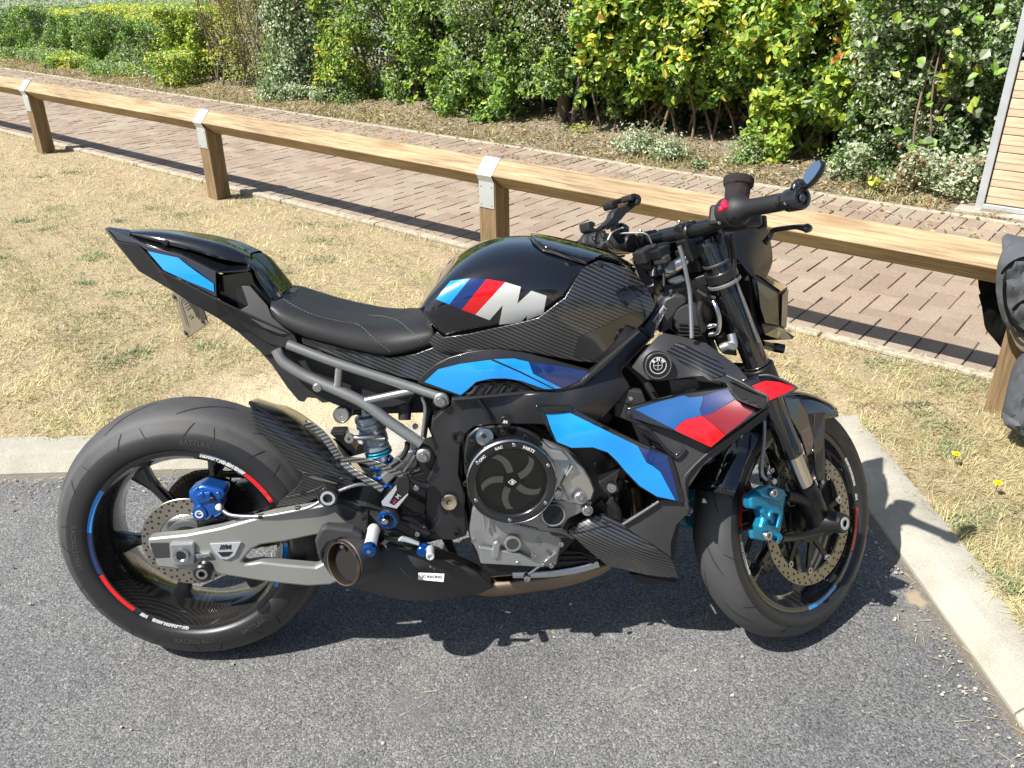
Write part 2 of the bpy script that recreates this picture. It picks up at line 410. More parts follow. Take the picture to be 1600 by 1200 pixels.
# ============================================================ setting
NV = Vector((.6583, .7528, 0)); TV = Vector((.7528, -.6583, 0))
def NT(n, t, z=0.): return NV*n+TV*t+Vector((0, 0, z))
ROTF = math.atan2(TV.y, TV.x)
GZ = .095
def env_mats():
    g = N('asphalt')
    v = g.t.nodes.new('ShaderNodeTexVoronoi'); v.inputs['Scale'].default_value = 215; g.l(g.coord(), v.inputs['Vector'])
    v2 = g.t.nodes.new('ShaderNodeTexVoronoi'); v2.inputs['Scale'].default_value = 400; g.l(g.coord(), v2.inputs['Vector'])
    big = g.noise(1.3, 5, .6); mid = g.noise(11, 4, .6)
    tone = g.ramp(v.outputs['Color'], [(0, (.04, .04, .04)), (.40, (.135, .135, .132)), (.72, (.23, .228, .22)), (.90, (.38, .375, .36)), (1, (.70, .69, .66))])
    tone2 = g.ramp(v2.outputs['Color'], [(0, (.05, .05, .05)), (.55, (.175, .173, .168)), (1, (.52, .515, .50))])
    c = g.mix(.45, tone, tone2)
    gap = g.ramp(v.outputs['Distance'], [(0, (1, 1, 1)), (.55, (1, 1, 1)), (.9, (.35, .35, .35))])
    c = g.mix(1, c, gap, 'MULTIPLY')
    c = g.mix(1, c, g.ramp(big, [(.25, (.84, .84, .85)), (.7, (1.14, 1.13, 1.09))]), 'MULTIPLY')
    c = g.mix(1, c, g.ramp(mid, [(.3, (.86, .86, .87)), (.7, (1.10, 1.10, 1.08))]), 'MULTIPLY')
    st = g.ramp(g.noise(2.7, 3, .5), [(.62, (0, 0, 0)), (.74, (1, 1, 1))])
    c = g.mix(g.math('MULTIPLY', st, .16), c, (.27, .24, .16))
    sx = g.t.nodes.new('ShaderNodeSeparateXYZ'); g.l(g.coord(), sx.inputs[0])
    c = g.mix(1, c, (.66, .67, .695), 'MULTIPLY')
    dk = g.math('MINIMUM', g.math('SUBTRACT', .834, sx.outputs[1]), g.math('SUBTRACT', 1.892, sx.outputs[0])); dk = g.math('ADD', g.math('ABSOLUTE', dk), g.math('MULTIPLY', g.math('SUBTRACT', g.noise(16, 5, .75), .5), .09))
    c = g.mix(g.math('MULTIPLY', g.ramp(dk, [(.0, (1, 1, 1)), (.045, (0, 0, 0))]), .75), c, (.17, .14, .095))
    oil = g.ramp(g.noise(1.9, 4, .55), [(.64, (0, 0, 0)), (.70, (1, 1, 1))]); c = g.mix(g.math('MULTIPLY', oil, .22), c, (.05, .05, .052))
    def blob(c, x, y, r0, col, am=.8):
        dx = g.math('SUBTRACT', sx.outputs[0], x); dy = g.math('MULTIPLY', g.math('SUBTRACT', sx.outputs[1], y), .7); r = g.math('SQRT', g.math('ADD', g.math('MULTIPLY', dx, dx), g.math('MULTIPLY', dy, dy)))
        r = g.math('ADD', r, g.math('MULTIPLY', g.math('SUBTRACT', g.noise(38, 4, .7), .5), r0*2.2)); return g.mix(g.math('MULTIPLY', g.ramp(r, [(r0*.6, (1, 1, 1)), (r0*1.2, (0, 0, 0))]), am), c, col)
    c = blob(c, 1.850, .085, .026, (.34, .27, .17), .75); c = blob(c, 1.80, .0, .05, (.22, .20, .15), .3); c = blob(c, .52, -.24, .05, (.10, .10, .10), .5); c = blob(c, 1.42, -.55, .07, (.11, .11, .11), .4)
    g.set(col=c, rough=.82)
    h = g.math('ADD', g.math('MULTIPLY', v.outputs['Distance'], -1), g.math('MULTIPLY', v2.outputs['Distance'], -.5))
    g.bump(g.math('ADD', h, g.math('MULTIPLY', g.noise(60, 3), 1.2)), .55, .0026); M['asphalt'] = g.m
    g = N('kerb concrete')
    n1 = g.noise(260, 4, .7); n2 = g.noise(6, 5, .65); n3 = g.noise(45, 3, .6)
    c = g.ramp(n2, [(.3, (.275, .258, .208)), (.7, (.385, .368, .308))])
    c = g.mix(1, c, g.ramp(n1, [(.3, (.72, .72, .70)), (.5, (1, 1, 1)), (.75, (1.18, 1.18, 1.16))]), 'MULTIPLY')
    c = g.mix(1, c, g.ramp(g.noise(700, 2, .6), [(.30, (.45, .44, .42)), (.40, (1, 1, 1))]), 'MULTIPLY')
    c = g.mix(g.math('MULTIPLY', g.ramp(n3, [(.55, (0, 0, 0)), (.75, (1, 1, 1))]), .3), c, (.30, .28, .22))
    g.set(col=c, rough=.85); g.bump(g.math('ADD', n1, g.math('MULTIPLY', n3, .8)), .6, .002); M['kerb'] = g.m
    g = N('dry lawn soil')
    n1 = g.noise(110, 5, .7); n2 = g.noise(2.2, 5, .6); n3 = g.noise(14, 4, .65)
    c = g.ramp(n1, [(.25, (.13, .09, .05)), (.42, (.30, .23, .13)), (.58, (.45, .365, .22)), (.8, (.60, .51, .34))])
    c = g.mix(g.ramp(n3, [(.5, (0, 0, 0)), (.7, (.6, .6, .6))]), c, (.27, .175, .105))
    c = g.mix(g.ramp(n2, [(.55, (0, 0, 0)), (.72, (.35, .35, .35))]), c, (.28, .28, .12))
    # bare worn sandy patch beside the kerb
    sep = g.t.nodes.new('ShaderNodeSeparateXYZ'); g.l(g.coord(), sep.inputs[0])
    dx = g.math('MULTIPLY', g.math('SUBTRACT', sep.outputs[0], .22), 1.25); dy = g.math('MULTIPLY', g.math('SUBTRACT', sep.outputs[1], 1.22), 2.6)
    r = g.math('ADD', g.math('MULTIPLY', dx, dx), g.math('MULTIPLY', dy, dy)); r = g.math('ADD', r, g.math('MULTIPLY', g.math('SUBTRACT', g.noise(5, 4, .7), .5), 1.6))
    sand = g.mix(g.noise(220, 4, .7), (.44, .34, .20), (.66, .56, .38)); c = g.mix(g.ramp(r, [(.35, (1, 1, 1)), (.75, (0, 0, 0))]), c, sand)
    g.set(col=c, rough=.95); g.bump(g.math('ADD', n1, g.math('MULTIPLY', n3, 2)), 1.0, .012); M['lawn'] = g.m
    g = N('bed soil')
    n1 = g.noise(60, 5, .75); n3 = g.noise(5, 4, .65)
    c = g.ramp(n1, [(.3, (.10, .075, .05)), (.5, (.24, .19, .135)), (.65, (.36, .30, .22)), (.8, (.50, .44, .34))])
    c = g.mix(g.ramp(n3, [(.5, (0, 0, 0)), (.7, (.5, .5, .5))]), c, (.30, .25, .17))
    g.set(col=c, rough=.95); g.bump(n1, 1.0, .02); M['soil'] = g.m
    g = N('path sand'); c = g.ramp(g.noise(160, 4, .7), [(.3, (.15, .118, .085)), (.7, (.25, .20, .148))]); g.set(col=c, rough=.95); M['joint'] = g.m
    g = N('weathered edging'); c = g.ramp(g.noise(30, 5, .7), [(.3, (.20, .165, .11)), (.55, (.36, .32, .24)), (.75, (.46, .42, .33))]); g.set(col=c, rough=.9); g.bump(g.noise(150, 4), .5, .003); M['edging'] = g.m
    g = N('clay paver'); at = g.n('Attribute', attribute_name='Col')
    n1 = g.noise(95, 6, .85); n2 = g.noise(3, 4, .6)
    c = g.mix(1, at.outputs['Color'], g.ramp(n1, [(.26, (.60, .59, .58)), (.5, (1, 1, 1)), (.72, (1.45, 1.43, 1.40))]), 'MULTIPLY')
    c = g.mix(g.ramp(n2, [(.45, (0, 0, 0)), (.75, (.45, .45, .45))]), c, (.36, .33, .25))
    g.set(col=c, rough=.88); g.bump(n1, .5, .003); M['paver'] = g.m
    g = N('grass blade'); at = g.n('Attribute', attribute_name='Col'); g.set(col=at.outputs['Color'], rough=.65)
    tr = g.n('BsdfTranslucent'); g.l(at.outputs['Color'], tr.inputs[0]); mx = g.n('MixShader'); mx.inputs[0].default_value = .2
    g.l(g.b.outputs[0], mx.inputs[1]); g.l(tr.outputs[0], mx.inputs[2]); g.l(mx.outputs[0], g.out.inputs[0]); M['blade'] = g.m
    g = N('leaf'); at = g.n('Attribute', attribute_name='Col')
    nn = g.noise(35, 3, .6); c = g.mix(1, at.outputs['Color'], g.ramp(nn, [(.3, (.75, .78, .75)), (.7, (1.2, 1.18, 1.2))]), 'MULTIPLY')
    g.set(col=c, rough=.42, spec=.5)
    tr = g.n('BsdfTranslucent'); tc = g.mix(1, c, (1.5, 1.6, .8), 'MULTIPLY'); g.l(tc, tr.inputs[0]); mx = g.n('MixShader'); mx.inputs[0].default_value = .3
    g.l(g.b.outputs[0], mx.inputs[1]); g.l(tr.outputs[0], mx.inputs[2]); g.l(mx.outputs[0], g.out.inputs[0]); M['leaf'] = g.m
    def wood(name, cols, axis, sc=1., sp=None):
        g = N(name); mp = g.t.nodes.new('ShaderNodeMapping'); g.l(g.coord(), mp.inputs[0])
        s = [85*sc, 85*sc, 85*sc]; s[axis] = 4.5; mp.inputs['Scale'].default_value = s
        n1 = g.noise(1, 5, .65, mp.outputs[0]); mp2 = g.t.nodes.new('ShaderNodeMapping'); g.l(g.coord(), mp2.inputs[0]); s = [9, 9, 9]; s[axis] = 2.4; mp2.inputs['Scale'].default_value = s
        n2 = g.noise(1, 3, .5, mp2.outputs[0]); v = g.t.nodes.new('ShaderNodeTexVoronoi'); v.inputs['Scale'].default_value = .9; g.l(mp2.outputs[0], v.inputs['Vector'])
        c = g.ramp(n1, [(.3, cols[0]), (.5, cols[1]), (.7, cols[2])])
        c = g.mix(1, c, g.ramp(n2, [(.3, (.72, .70, .68)), (.7, (1.12, 1.12, 1.12))]), 'MULTIPLY')
        mp3 = g.t.nodes.new('ShaderNodeMapping'); g.l(g.coord(), mp3.inputs[0]); s3 = [110, 110, 110]; s3[axis] = 1.6; mp3.inputs['Scale'].default_value = s3
        c = g.mix(g.math('MULTIPLY', g.ramp(g.noise(1, 2, .5, mp3.outputs[0]), [(.30, (1, 1, 1)), (.36, (0, 0, 0))]), .7), c, (.07, .05, .03))
        kn = g.ramp(v.outputs['Distance'], [(.08, (1, 1, 1)), (.24, (0, 0, 0))]); c = g.mix(g.math('MULTIPLY', kn, .75), c, (.20, .11, .045))
        g.set(col=c, rough=.75); g.bump(n1, .35, .002); M[name] = g.m
    wood('rail_wood', [(.15, .105, .055), (.30, .215, .115), (.41, .305, .175)], 0)
    wood('post_wood', [(.10, .066, .032), (.20, .133, .065), (.28, .195, .105)], 2)
    wood('board_wood', [(.36, .275, .175), (.46, .36, .24), (.52, .42, .29)], 0, .7)
    M['galv'] = simple('galvanised strap', (.50, .53, .54), .42, .55, 0, bump=.3, bscale=120, var=.14)
    M['bark'] = simple('bark', (.11, .085, .06), .9, 0, 0, bump=1, bscale=120, var=.35)
    M['twig'] = simple('dry twig', (.17, .125, .08), .9, 0, 0, bump=.6, bscale=200, var=.3)
    M['far_pave'] = simple('far pavement', (.24, .235, .23), .9, bump=.3, bscale=80)
    M['dark_in'] = simple('hole shade and print black', (.006, .006, .006), .95)  # near-black for the shade inside holes and gaps, and for black print
    M['cloth'] = simple('grey textile', (.050, .053, .058), .85, 0, 0, bump=.8, bscale=620, var=.12)
    M['cloth2'] = simple('grey softshell', (.068, .072, .078), .8, 0, 0, bump=.6, bscale=520, var=.1)
    M['lining'] = simple('black lining', (.004, .004, .004), .95, 0, 0, bump=.3, bscale=200); M['lining'].node_tree.nodes['Principled BSDF'].inputs['Specular IOR Level'].default_value = .1
    M['yellow'] = simple('yellow petals', (.85, .70, .01), .6)
env_mats()
# ---- asphalt sheet: finely cut near the bike so it is not dead flat
def grid_sheet(name, xs, ys, zf, mat, keep=None):
    X, Y = np.meshgrid(xs, ys, indexing='ij'); Zz = zf(X, Y)
    vs = np.stack([X, Y, Zz], -1).reshape(-1, 3); ny = len(ys)
    i, j = np.meshgrid(np.arange(len(xs)-1), np.arange(ny-1), indexing='ij'); a = (i*ny+j).ravel()
    fs = np.stack([a, a+ny, a+ny+1, a+1], 1)
    if keep is not None:
        c = vs[fs].mean(1); fs = fs[keep(c[:, 0], c[:, 1])]
    o = bulk(name, vs, fs, mat, smooth=True); return tag(o, kind='structure')
xs = np.r_[-400, -90, -30, -10, np.arange(-4, 4.01, .25), 10, 30, 90, 400]; ys = np.r_[-400, -90, -30, -8, np.arange(-2.5, 1.51, .25), 8, 30, 90, 400]
grid_sheet('asphalt_ground', xs, ys, lambda X, Y: -.004*np.ones_like(X)+.003*np.sin(X*1.7+.6)*np.cos(Y*2.1)*(np.abs(X) < 4)*(np.abs(Y) < 2)-.002*(Y > 0), M['asphalt'])
# ---- kerb stones
def kerb():
    vs, fs = [], []
    prof = [(0, -.05), (0, .004), (.044, .049), (.050, .0535), (.058, .056), (.146, .061), (.152, .058), (.152, -.05)]
    def run(p0, d, nrm, L, first):
        s = -0.0; x = 0.
        lens = [first]+[.914*4]*10
        for ln in lens:
            if x >= L: break
            e = min(x+ln, L)-.0045
            base = len(vs)
            dz = random.uniform(-.0015, .0015); dn = random.uniform(-.0015, .0015)
            for q in (x, x+.004, e-.004, e):
                ins = .003 if q in (x, e) else 0
                for i, (a, h) in enumerate(prof):
                    hh = h-(ins if 1 < i < 7 else 0); aa = a+(ins if i < 3 else (-ins if i > 5 else 0))+dn
                    vs.append(p0+d*q+nrm*aa+Vector((0, 0, hh+dz)))
            m = len(prof)
            for k in range(3):
                for i in range(m-1): fs.append((base+k*m+i, base+k*m+i+1, base+(k+1)*m+i+1, base+(k+1)*m+i))
            fs.append(tuple(range(base, base+m))); fs.append(tuple(range(base+3*m, base+4*m))[::-1])
            x += ln
    run(Vector((2.046, .834, 0)), Vector((-1, 0, 0)), Vector((0, 1, 0)), 14, 4.05)
    run(Vector((1.892, .870, 0)), Vector((0, -1, 0)), Vector((1, 0, 0)), 14, 1.185)
    o = mk('kerb', vs, fs, M['kerb'], None, True, auto=30); tag(o, kind='structure')
kerb()
# ---- lawn
def nz2(X, Y, f, s=0):
    return np.sin(X*f*1.13+s)*np.cos(Y*f*.91+s*2)+.5*np.sin(X*f*2.3+Y*f*1.7+s*3)+.3*np.sin(X*f*4.1-Y*f*3.7+s)
def lawn_z(X, Y):
    edge = np.minimum(np.where(X < 2.04, np.abs(Y-.985), 9), np.where(Y < 1., np.abs(X-2.04), 9)); h = .056+(GZ-.060)*(1-np.exp(-edge*2.2))+.006*nz2(X, Y, 3.1, .4)+.004*nz2(X, Y, 9, 1.4)
    edge = np.minimum(np.where(X < 1.95, np.abs(Y-.955), 9), np.where(Y < 1., np.abs(X-2.012), 9)); return h-.004*np.exp(-edge*8)
def lawn_keep(x, y): return ((y > .983) | (x > 2.040)) & ((x*NV.x+y*NV.y) < 2.75)
xs = np.r_[-60, -30, -16, np.arange(-9, 4.6, .06), np.arange(5, 31, 1.)]; xs = np.r_[np.arange(-60, -9, 1.), xs[3:]]; xs = np.sort(np.r_[xs, 2.040]); ys = np.sort(np.r_[np.arange(-40, -1.2, 1.), np.arange(-1.2, 9, .06), np.arange(9.5, 60, 1.), .983])
grid_sheet('lawn', xs, ys, lawn_z, M['lawn'], lawn_keep)
# ---- path: sand bed, edging stones, clay pavers laid in herringbone between header courses
PN0, PN1 = 2.58, 4.93; TA, TB = -15., 7.
vs = [NT(PN0, -60, .1), NT(PN0, 30, .1), NT(PN1, 30, .1), NT(PN1, -60, .1)]
tag(mk('path_bed', vs, [(0, 1, 2, 3)], M['joint'], None), kind='structure')
def pavers():
    V, Fc, C = [], [], []
    base = [(.250, .188, .138), (.266, .202, .150), (.236, .176, .130), (.276, .214, .160), (.248, .192, .144), (.226, .168, .126)]
    def brick(n0, n1, t0, t1):
        g = .0025; n0 += g; n1 -= g; t0 += g; t1 -= g
        if n1-n0 < .02 or t1-t0 < .02: return
        z = .1105+random.uniform(-.0018, .0018)+.006*math.sin(t0*.9)*math.sin(n0*1.3); b = .0022; k = len(V); tx, ty = random.uniform(-.0012, .0012), random.uniform(-.0012, .0012)
        for (a, c) in ((n0, t0), (n1, t0), (n1, t1), (n0, t1)): V.append(NT(a, c, z-.006))
        for s, (a, c) in enumerate(((n0+b, t0+b), (n1-b, t0+b), (n1-b, t1-b), (n0+b, t1-b))): V.append(NT(a, c, z+(tx if s in (0, 3) else -tx)+(ty if s < 2 else -ty)))
        Fc.append((k+4, k+5, k+6, k+7))
        for s in range(4): Fc.append((k+s, k+(s+1) % 4, k+4+(s+1) % 4, k+4+s))
        c = base[random.randrange(6)]; f = random.uniform(.93, 1.07); C.extend([(c[0]*f, c[1]*f, c[2]*f)]*8)
    t = TA
    while t < TB:
        brick(2.635, 2.835, t, t+.1); brick(4.665, 4.865, t, t+.1); t += .1
    n_lo, n_hi = 2.837, 4.663; u = .1
    for i in range(-2, 20):
        for j in range(int(TA*10), int(TB*10)):
            k = (i-j) % 4
            if k == 0: a, b_, c, d = i, i+2, j, j+1
            elif k == 3: a, b_, c, d = i, i+1, j, j+2
            else: continue
            n0 = max(n_lo, n_lo+a*u); n1 = min(n_hi, n_lo+b_*u)
            if n1 > n0: brick(n0, n1, c*u, d*u)
    V_ = np.array([tuple(v) for v in V]); o = bulk('path', V_, np.array(Fc), M['paver'], np.array(C)); tag(o, kind='structure')
    vs, fs = [], []
    for n0, n1 in ((2.583, 2.632), (4.868, 4.918)):
        t = TA
        while t < TB:
            g = box_geo(NT((n0+n1)/2, t+.455, .085), (.905, n1-n0, .062), Matrix.Rotation(ROTF, 3, 'Z')); vs, fs = join_geo((vs, fs), g); t += .915
    o = mk('path_edging', vs, fs, M['edging'], None, bevel=.006); tag(o, kind='structure')
pavers()
# ---- planting bed and far pavement
def bed():
    ns = np.r_[4.915, np.arange(4.95, 8.6, .09), 9.2]; ts = np.arange(-16, 7.1, .09)
    A, B = np.meshgrid(ns, ts, indexing='ij'); Zz = .098+.02*nz2(A, B, 4, .3)+.012*nz2(A, B, 13, 2)+.05*np.clip((A-4.95)/1.2, 0, 1)
    Zz[0] = .09; Zz[1] = .108
    P_ = np.stack([A*NV.x+B*TV.x, A*NV.y+B*TV.y, Zz], -1).reshape(-1, 3); m = len(ts)
    i, j = np.meshgrid(np.arange(len(ns)-1), np.arange(m-1), indexing='ij'); a = (i*m+j).ravel()
    tag(bulk('planting_bed', P_, np.stack([a, a+m, a+m+1, a+1], 1), M['soil'], smooth=True), kind='structure')
bed()
vs = [NT(9., -200, .12), NT(9., 200, .12), NT(300, 200, .12), NT(300, -200, .12)]
tag(mk('far_pavement', vs, [(0, 1, 2, 3)], M['far_pave'], None), kind='structure')
g = box_geo(NT(10.6, -10, .17), (30, .1, .11), Matrix.Rotation(ROTF, 3, 'Z')); tag(mk('far_kerb', *g, M['black_plastic'], None), kind='structure')
# ---- birdsmouth fence
def fence():
    root = empty('wooden_fence', NT(2.415, -3.55, GZ)); tag(root, 'low timber post and rail fence between the dry lawn and the brick path', 'fence')
    off = -root.location
    zc = .603; h = .054; posts = [-8.62, -6.1, -3.555, -1.09, 1.30, 3.72]
    rot = Matrix.Rotation(ROTF, 3, 'Z')
    for i, t in enumerate(posts):
        o3 = NT(2.415, t) ; lean = random.uniform(-.006, .006)
        prof = [(-h, -.02), (-h, zc-.019), (0, zc-.072), (h, zc-.019), (h, -.02)]
        vs = []
        for s in (-h, h):
            for n, z in prof: vs.append(Vector((s, n, z)))
        fs = [(0, 1, 2, 3, 4), (9, 8, 7, 6, 5)]+[(k, (k+1) % 5, 5+(k+1) % 5, 5+k) for k in range(5)]
        o = mk('post', vs, fs, M['post_wood'], root, bevel=.003)
        o.location = o3+off; o.rotation_euler = (0, lean, ROTF)
        # strap over the rail
        d = .0735; pr = [(-h-.002, zc-.165), (-h-.002, zc-.035), (-d-.001, zc-.002), (-.004, zc+d-.001), (.004, zc+d-.001), (d+.001, zc-.002), (h+.002, zc-.035), (h+.002, zc-.165)]
        vs = []; fs = []
        for s in (-.048, .048):
            for n, z in pr: vs.append(Vector((s, n, z)))
            for n, z in pr: vs.append(Vector((s, n*1.02+math.copysign(.0015, n), z+(.002 if z > zc-.03 else 0))))
        for k in range(7): fs += [(k, k+1, 16+k+1, 16+k), (8+k, 24+k, 24+k+1, 8+k+1), (k, 8+k, 8+k+1, k+1), (16+k, 16+k+1, 24+k+1, 24+k)]
        fs += [(0, 16, 24, 8), (7, 15, 31, 23)]
        st = mk('strap', vs, fs, M['galv'], root); st.location = o3+off; st.rotation_euler = (0, lean, ROTF)
        for sx in (-.034, .034):
            for sz in (zc-.15, zc-.06): mk('nail', *lathe_geo([(0, 0), (.0045, 0), (.0035, .0025), (0, .0025)], (sx, -h-.0045, sz), (0, -1, 0), 10), M['steel'], st)
            mk('nail', *lathe_geo([(0, 0), (.0045, 0), (.0035, .0025), (0, .0025)], (sx, -.038, zc+.0375), (0, -.707, .707), 10), M['steel'], st)
        if i: # rail from the post before
            t0 = posts[i-1]; L = t-t0-.006; r = .1018/2
            g = box_geo((0, 0, 0), (L, r*2, r*2)); vs = [Matrix.Rotation(R(45), 3, 'X') @ v for v in g[0]]
            if i == 5: pass
            o = mk('rail', vs, g[1], M['rail_wood'], root, bevel=.004)
            o.location = NT(2.415, (t+t0)/2, zc)+off; o.rotation_euler = (0, random.uniform(-.002, .002), ROTF)
fence()
# ---- slatted timber shelter at the right edge
def hut():
    n, t0 = 5.08, .585; root = empty('timber_screen', NT(n, t0, .1)); tag(root, 'pale timber boarded shelter wall in a galvanised frame at the right edge', 'shelter')
    off = -root.location; rot = Matrix.Rotation(ROTF, 3, 'Z')
    def bx(name, t, nn, z, st, sn, sz, m, bev=.003):
        g = box_geo((0, 0, 0), (st, sn, sz)); o = mk(name, g[0], g[1], m, root, bevel=bev); o.location = NT(nn, t, z)+off; o.rotation_euler = (0, 0, ROTF); return o
    bx('plinth', t0+1.15, n+.55, .105, 2.5, 1.3, .045, M['kerb'], .008)
    for tt in (t0+.02, t0+2.2): bx('frame_post', tt, n, 1.25, .045, .05, 2.28, M['galv'])
    bx('bottom_rail', t0+1.12, n, .145, 2.16, .05, .03, M['galv'])
    for k in range(8):
        bx('board', t0+1.12, n+.006+random.uniform(-.001, .001), .215+.1035*k, 2.14, .028, .099, M['board_wood'], .003)
    bx('top_rail', t0+1.12, n, 2.37, 2.16, .05, .045, M['galv'])
    bx('roof', t0+1.15, n+.55, 2.43, 2.6, 1.5, .06, M['grey_plastic'])
    bx('mid_rail', t0+1.12, n+.008, 1.022, 2.14, .03, .02, M['galv'])
    bx('back_wall', t0+1.12, n+1.1, 1.25, 2.3, .03, 2.25, M['black_plastic']); bx('side_wall', t0-.0, n+.57, 1.25, .02, 1.06, 2.25, M['black_plastic']); bx('end_wall', t0+2.26, n+.57, 1.25, .02, 1.06, 2.25, M['black_plastic'])
hut()
# ---- dry grass
def blades(name, pts, L, W, tilt, cols, z0, label=None):
    n = len(pts); az = RNG.uniform(0, 2*np.pi, n) if L.mean() < .02 or name != 'g' else nz2(pts[:, 0], pts[:, 1], 13, 4.)*3.2+RNG.normal(0, .9, n); tl = tilt
    d = np.stack([np.cos(az), np.sin(az)], 1); hor = np.sin(tl)*L; ver = np.cos(tl)*L
    base = np.c_[pts, z0]; side = np.c_[-d[:, 1], d[:, 0], np.zeros(n)]*W[:, None]/2
    mid = base+np.c_[d*hor[:, None]*.5, ver*.62]; bend = RNG.uniform(.2, 1.1, n)
    tip = base+np.c_[d*hor[:, None]*(1.0), ver*bend]
    V = np.stack([base-side, base+side, mid+side*.8, mid-side*.8, tip], 1).reshape(-1, 3)
    a = np.arange(n)*5; Fq = np.concatenate([np.stack([a, a+1, a+2], 1), np.stack([a, a+2, a+3], 1), np.stack([a+3, a+2, a+4], 1)])
    C = np.repeat(cols, 5, 0); return V, Fq, C
def grass():
    N0 = 460000
    u = RNG.uniform(-250, 1850, N0); v = RNG.uniform(120, 1200, N0)
    d = np.array(FW)[None]+np.outer((u-800)/F_PX, np.array(RT))-np.outer((v-600)/F_PX, np.array(UP))
    t = (GZ-CAM.z)/d[:, 2]; P_ = np.array(CAM)[None]+d*t[:, None]; x, y = P_[:, 0], P_[:, 1]
    n = x*NV.x+y*NV.y; ok = ((y > .965) | (x > 2.022)) & (n < 2.60) & (t > 0) & (np.abs(x) < 14)
    # edge fringe creeps over the kerb and edging
    x, y, t = x[ok], y[ok], t[ok]; dist = t
    r = (1.25*(x-.22))**2+(2.6*(y-1.22))**2
    den = .50+.40*nz2(x, y, 4, .2)+.30*nz2(x, y, 11, 3)+.2*nz2(x, y, 23, 1); den = np.where(r < .9, den*np.clip((r-.30)*1.2, 0.03, 1), den)
    bare = nz2(x, y, 2.1, 5.); den = np.where(bare > 1.05, den*.35, den)
    keep = RNG.uniform(0, 1, len(x)) < np.clip(den+.25*(r > .9), .0, 1); x, y, dist = x[keep], y[keep], dist[keep]; m = len(x)
    gp_ = nz2(x, y, 1.7, 2.2)+.6*nz2(x, y, 6, 1.1); gr = np.clip((gp_-.35)*.45+.12+.24*(x < -.6)*(y > 1.9), .02, .62); isg = RNG.uniform(0, 1, m) < gr
    sc = np.clip(dist/2.6, 1, 2.6)
    L = RNG.uniform(.020, .065, m)*np.where(isg, .8, 1); W = RNG.uniform(.0010, .0020, m)*sc; tilt = np.clip(RNG.normal(1.28, .24, m), .15, 1.55); tilt = np.where(isg, np.clip(RNG.normal(.85, .3, m), .1, 1.4), tilt)
    straw = np.array([(.55, .47, .24), (.49, .42, .20), (.66, .59, .35), (.36, .28, .13), (.46, .45, .19), (.22, .15, .075)]); green = np.array([(.27, .29, .10), (.21, .25, .09), (.36, .36, .14), (.22, .26, .12)])
    c = np.where(isg[:, None], green[RNG.integers(0, 4, m)], straw[RNG.choice(6, m, p=[.26, .22, .2, .12, .12, .08])])*RNG.uniform(.82, 1.12, m)[:, None]*(1+.14*nz2(x, y, 2.6, 7.)+.10*nz2(x, y, 8, 9.))[:, None]
    V, Fq, C = blades('g', np.c_[x, y], L, W, tilt, c, lawn_z(x, y)-.001)
    tag(bulk('dry_grass', V, Fq, M['blade'], C), 'sparse straw coloured grass with green tufts covering the lawn', 'grass', kind='stuff')
    # green weed tufts
    tufts = [G(u, v, GZ) for u, v in ((150, 490), (215, 545), (182, 560), (445, 300), (1490, 600), (1375, 570), (1440, 630), (1470, 655), (1330, 665), (1350, 660), (1420, 555), (1590, 905), (1560, 880), (1520, 800), (440, 425), (330, 455), (70, 357), (1000, 0+380), (1395, 563), (1560, 790), (1480, 690))]
    tufts += [G(RNG.uniform(0, 600), RNG.uniform(250, 560), GZ) for _ in range(22)]+[G(RNG.uniform(1250, 1600), RNG.uniform(580, 1000), GZ) for _ in range(10)]
    V, Fq, C, off = [], [], [], 0
    for q in tufts:
        k = int(RNG.uniform(70, 190)); rr = RNG.uniform(.025, .065); pts = np.c_[q.x+RNG.normal(0, rr, k), q.y+RNG.normal(0, rr*.7, k)]
        okk = (pts@np.array([NV.x, NV.y]) < 2.6) & ((pts[:, 1] > .98) | (pts[:, 0] > 2.04)); pts = pts[okk]; k = len(pts)
        if not k: continue
        c = np.array([(.20, .25, .12), (.17, .22, .11), (.25, .29, .16), (.33, .33, .16)])[RNG.integers(0, 4, k)]*RNG.uniform(.8, 1.2, k)[:, None]
        a, b, c = blades('w', pts, RNG.uniform(.012, .035, k), RNG.uniform(.0025, .0055, k), np.clip(RNG.normal(.95, .35, k), .1, 1.45), c, lawn_z(pts[:, 0], pts[:, 1]))
        V.append(a); Fq.append(b+off); C.append(c); off += len(a)
    tag(bulk('weed_tufts', np.concatenate(V), np.concatenate(Fq), M['blade'], np.concatenate(C)), 'green weed tufts scattered through the dry lawn', 'weeds', kind='stuff')
grass()
# ---- dandelions
def dandelion(u, v, lab):
    p = G(u, v+8, GZ); root = empty('dandelion', p); tag(root, lab, 'dandelion', 'yellow dandelions in the lawn')
    tube('stem', [(0, 0, 0), (.002, .001, .012), (.001, .0, .024)], .0012, M['leaf'], root, seg=6)
    vs, fs = [], []
    for ring, (r, zz, k) in enumerate(((.013, .025, 20), (.010, .028, 16), (.0065, .030, 12), (.003, .031, 7))):
        for i in range(k):
            a = 2*math.pi*i/k+ring; ca, sa = math.cos(a), math.sin(a); b = len(vs); wd = .0016
            vs += [Vector((-sa*wd*.5, ca*wd*.5, .024)), Vector((sa*wd*.5, -ca*wd*.5, .024)), Vector((ca*r+sa*wd, sa*r-ca*wd, zz)), Vector((ca*r-sa*wd, sa*r+ca*wd, zz))]; fs.append((b, b+1, b+2, b+3))
    mk('petals', vs, fs, M['yellow'], root)
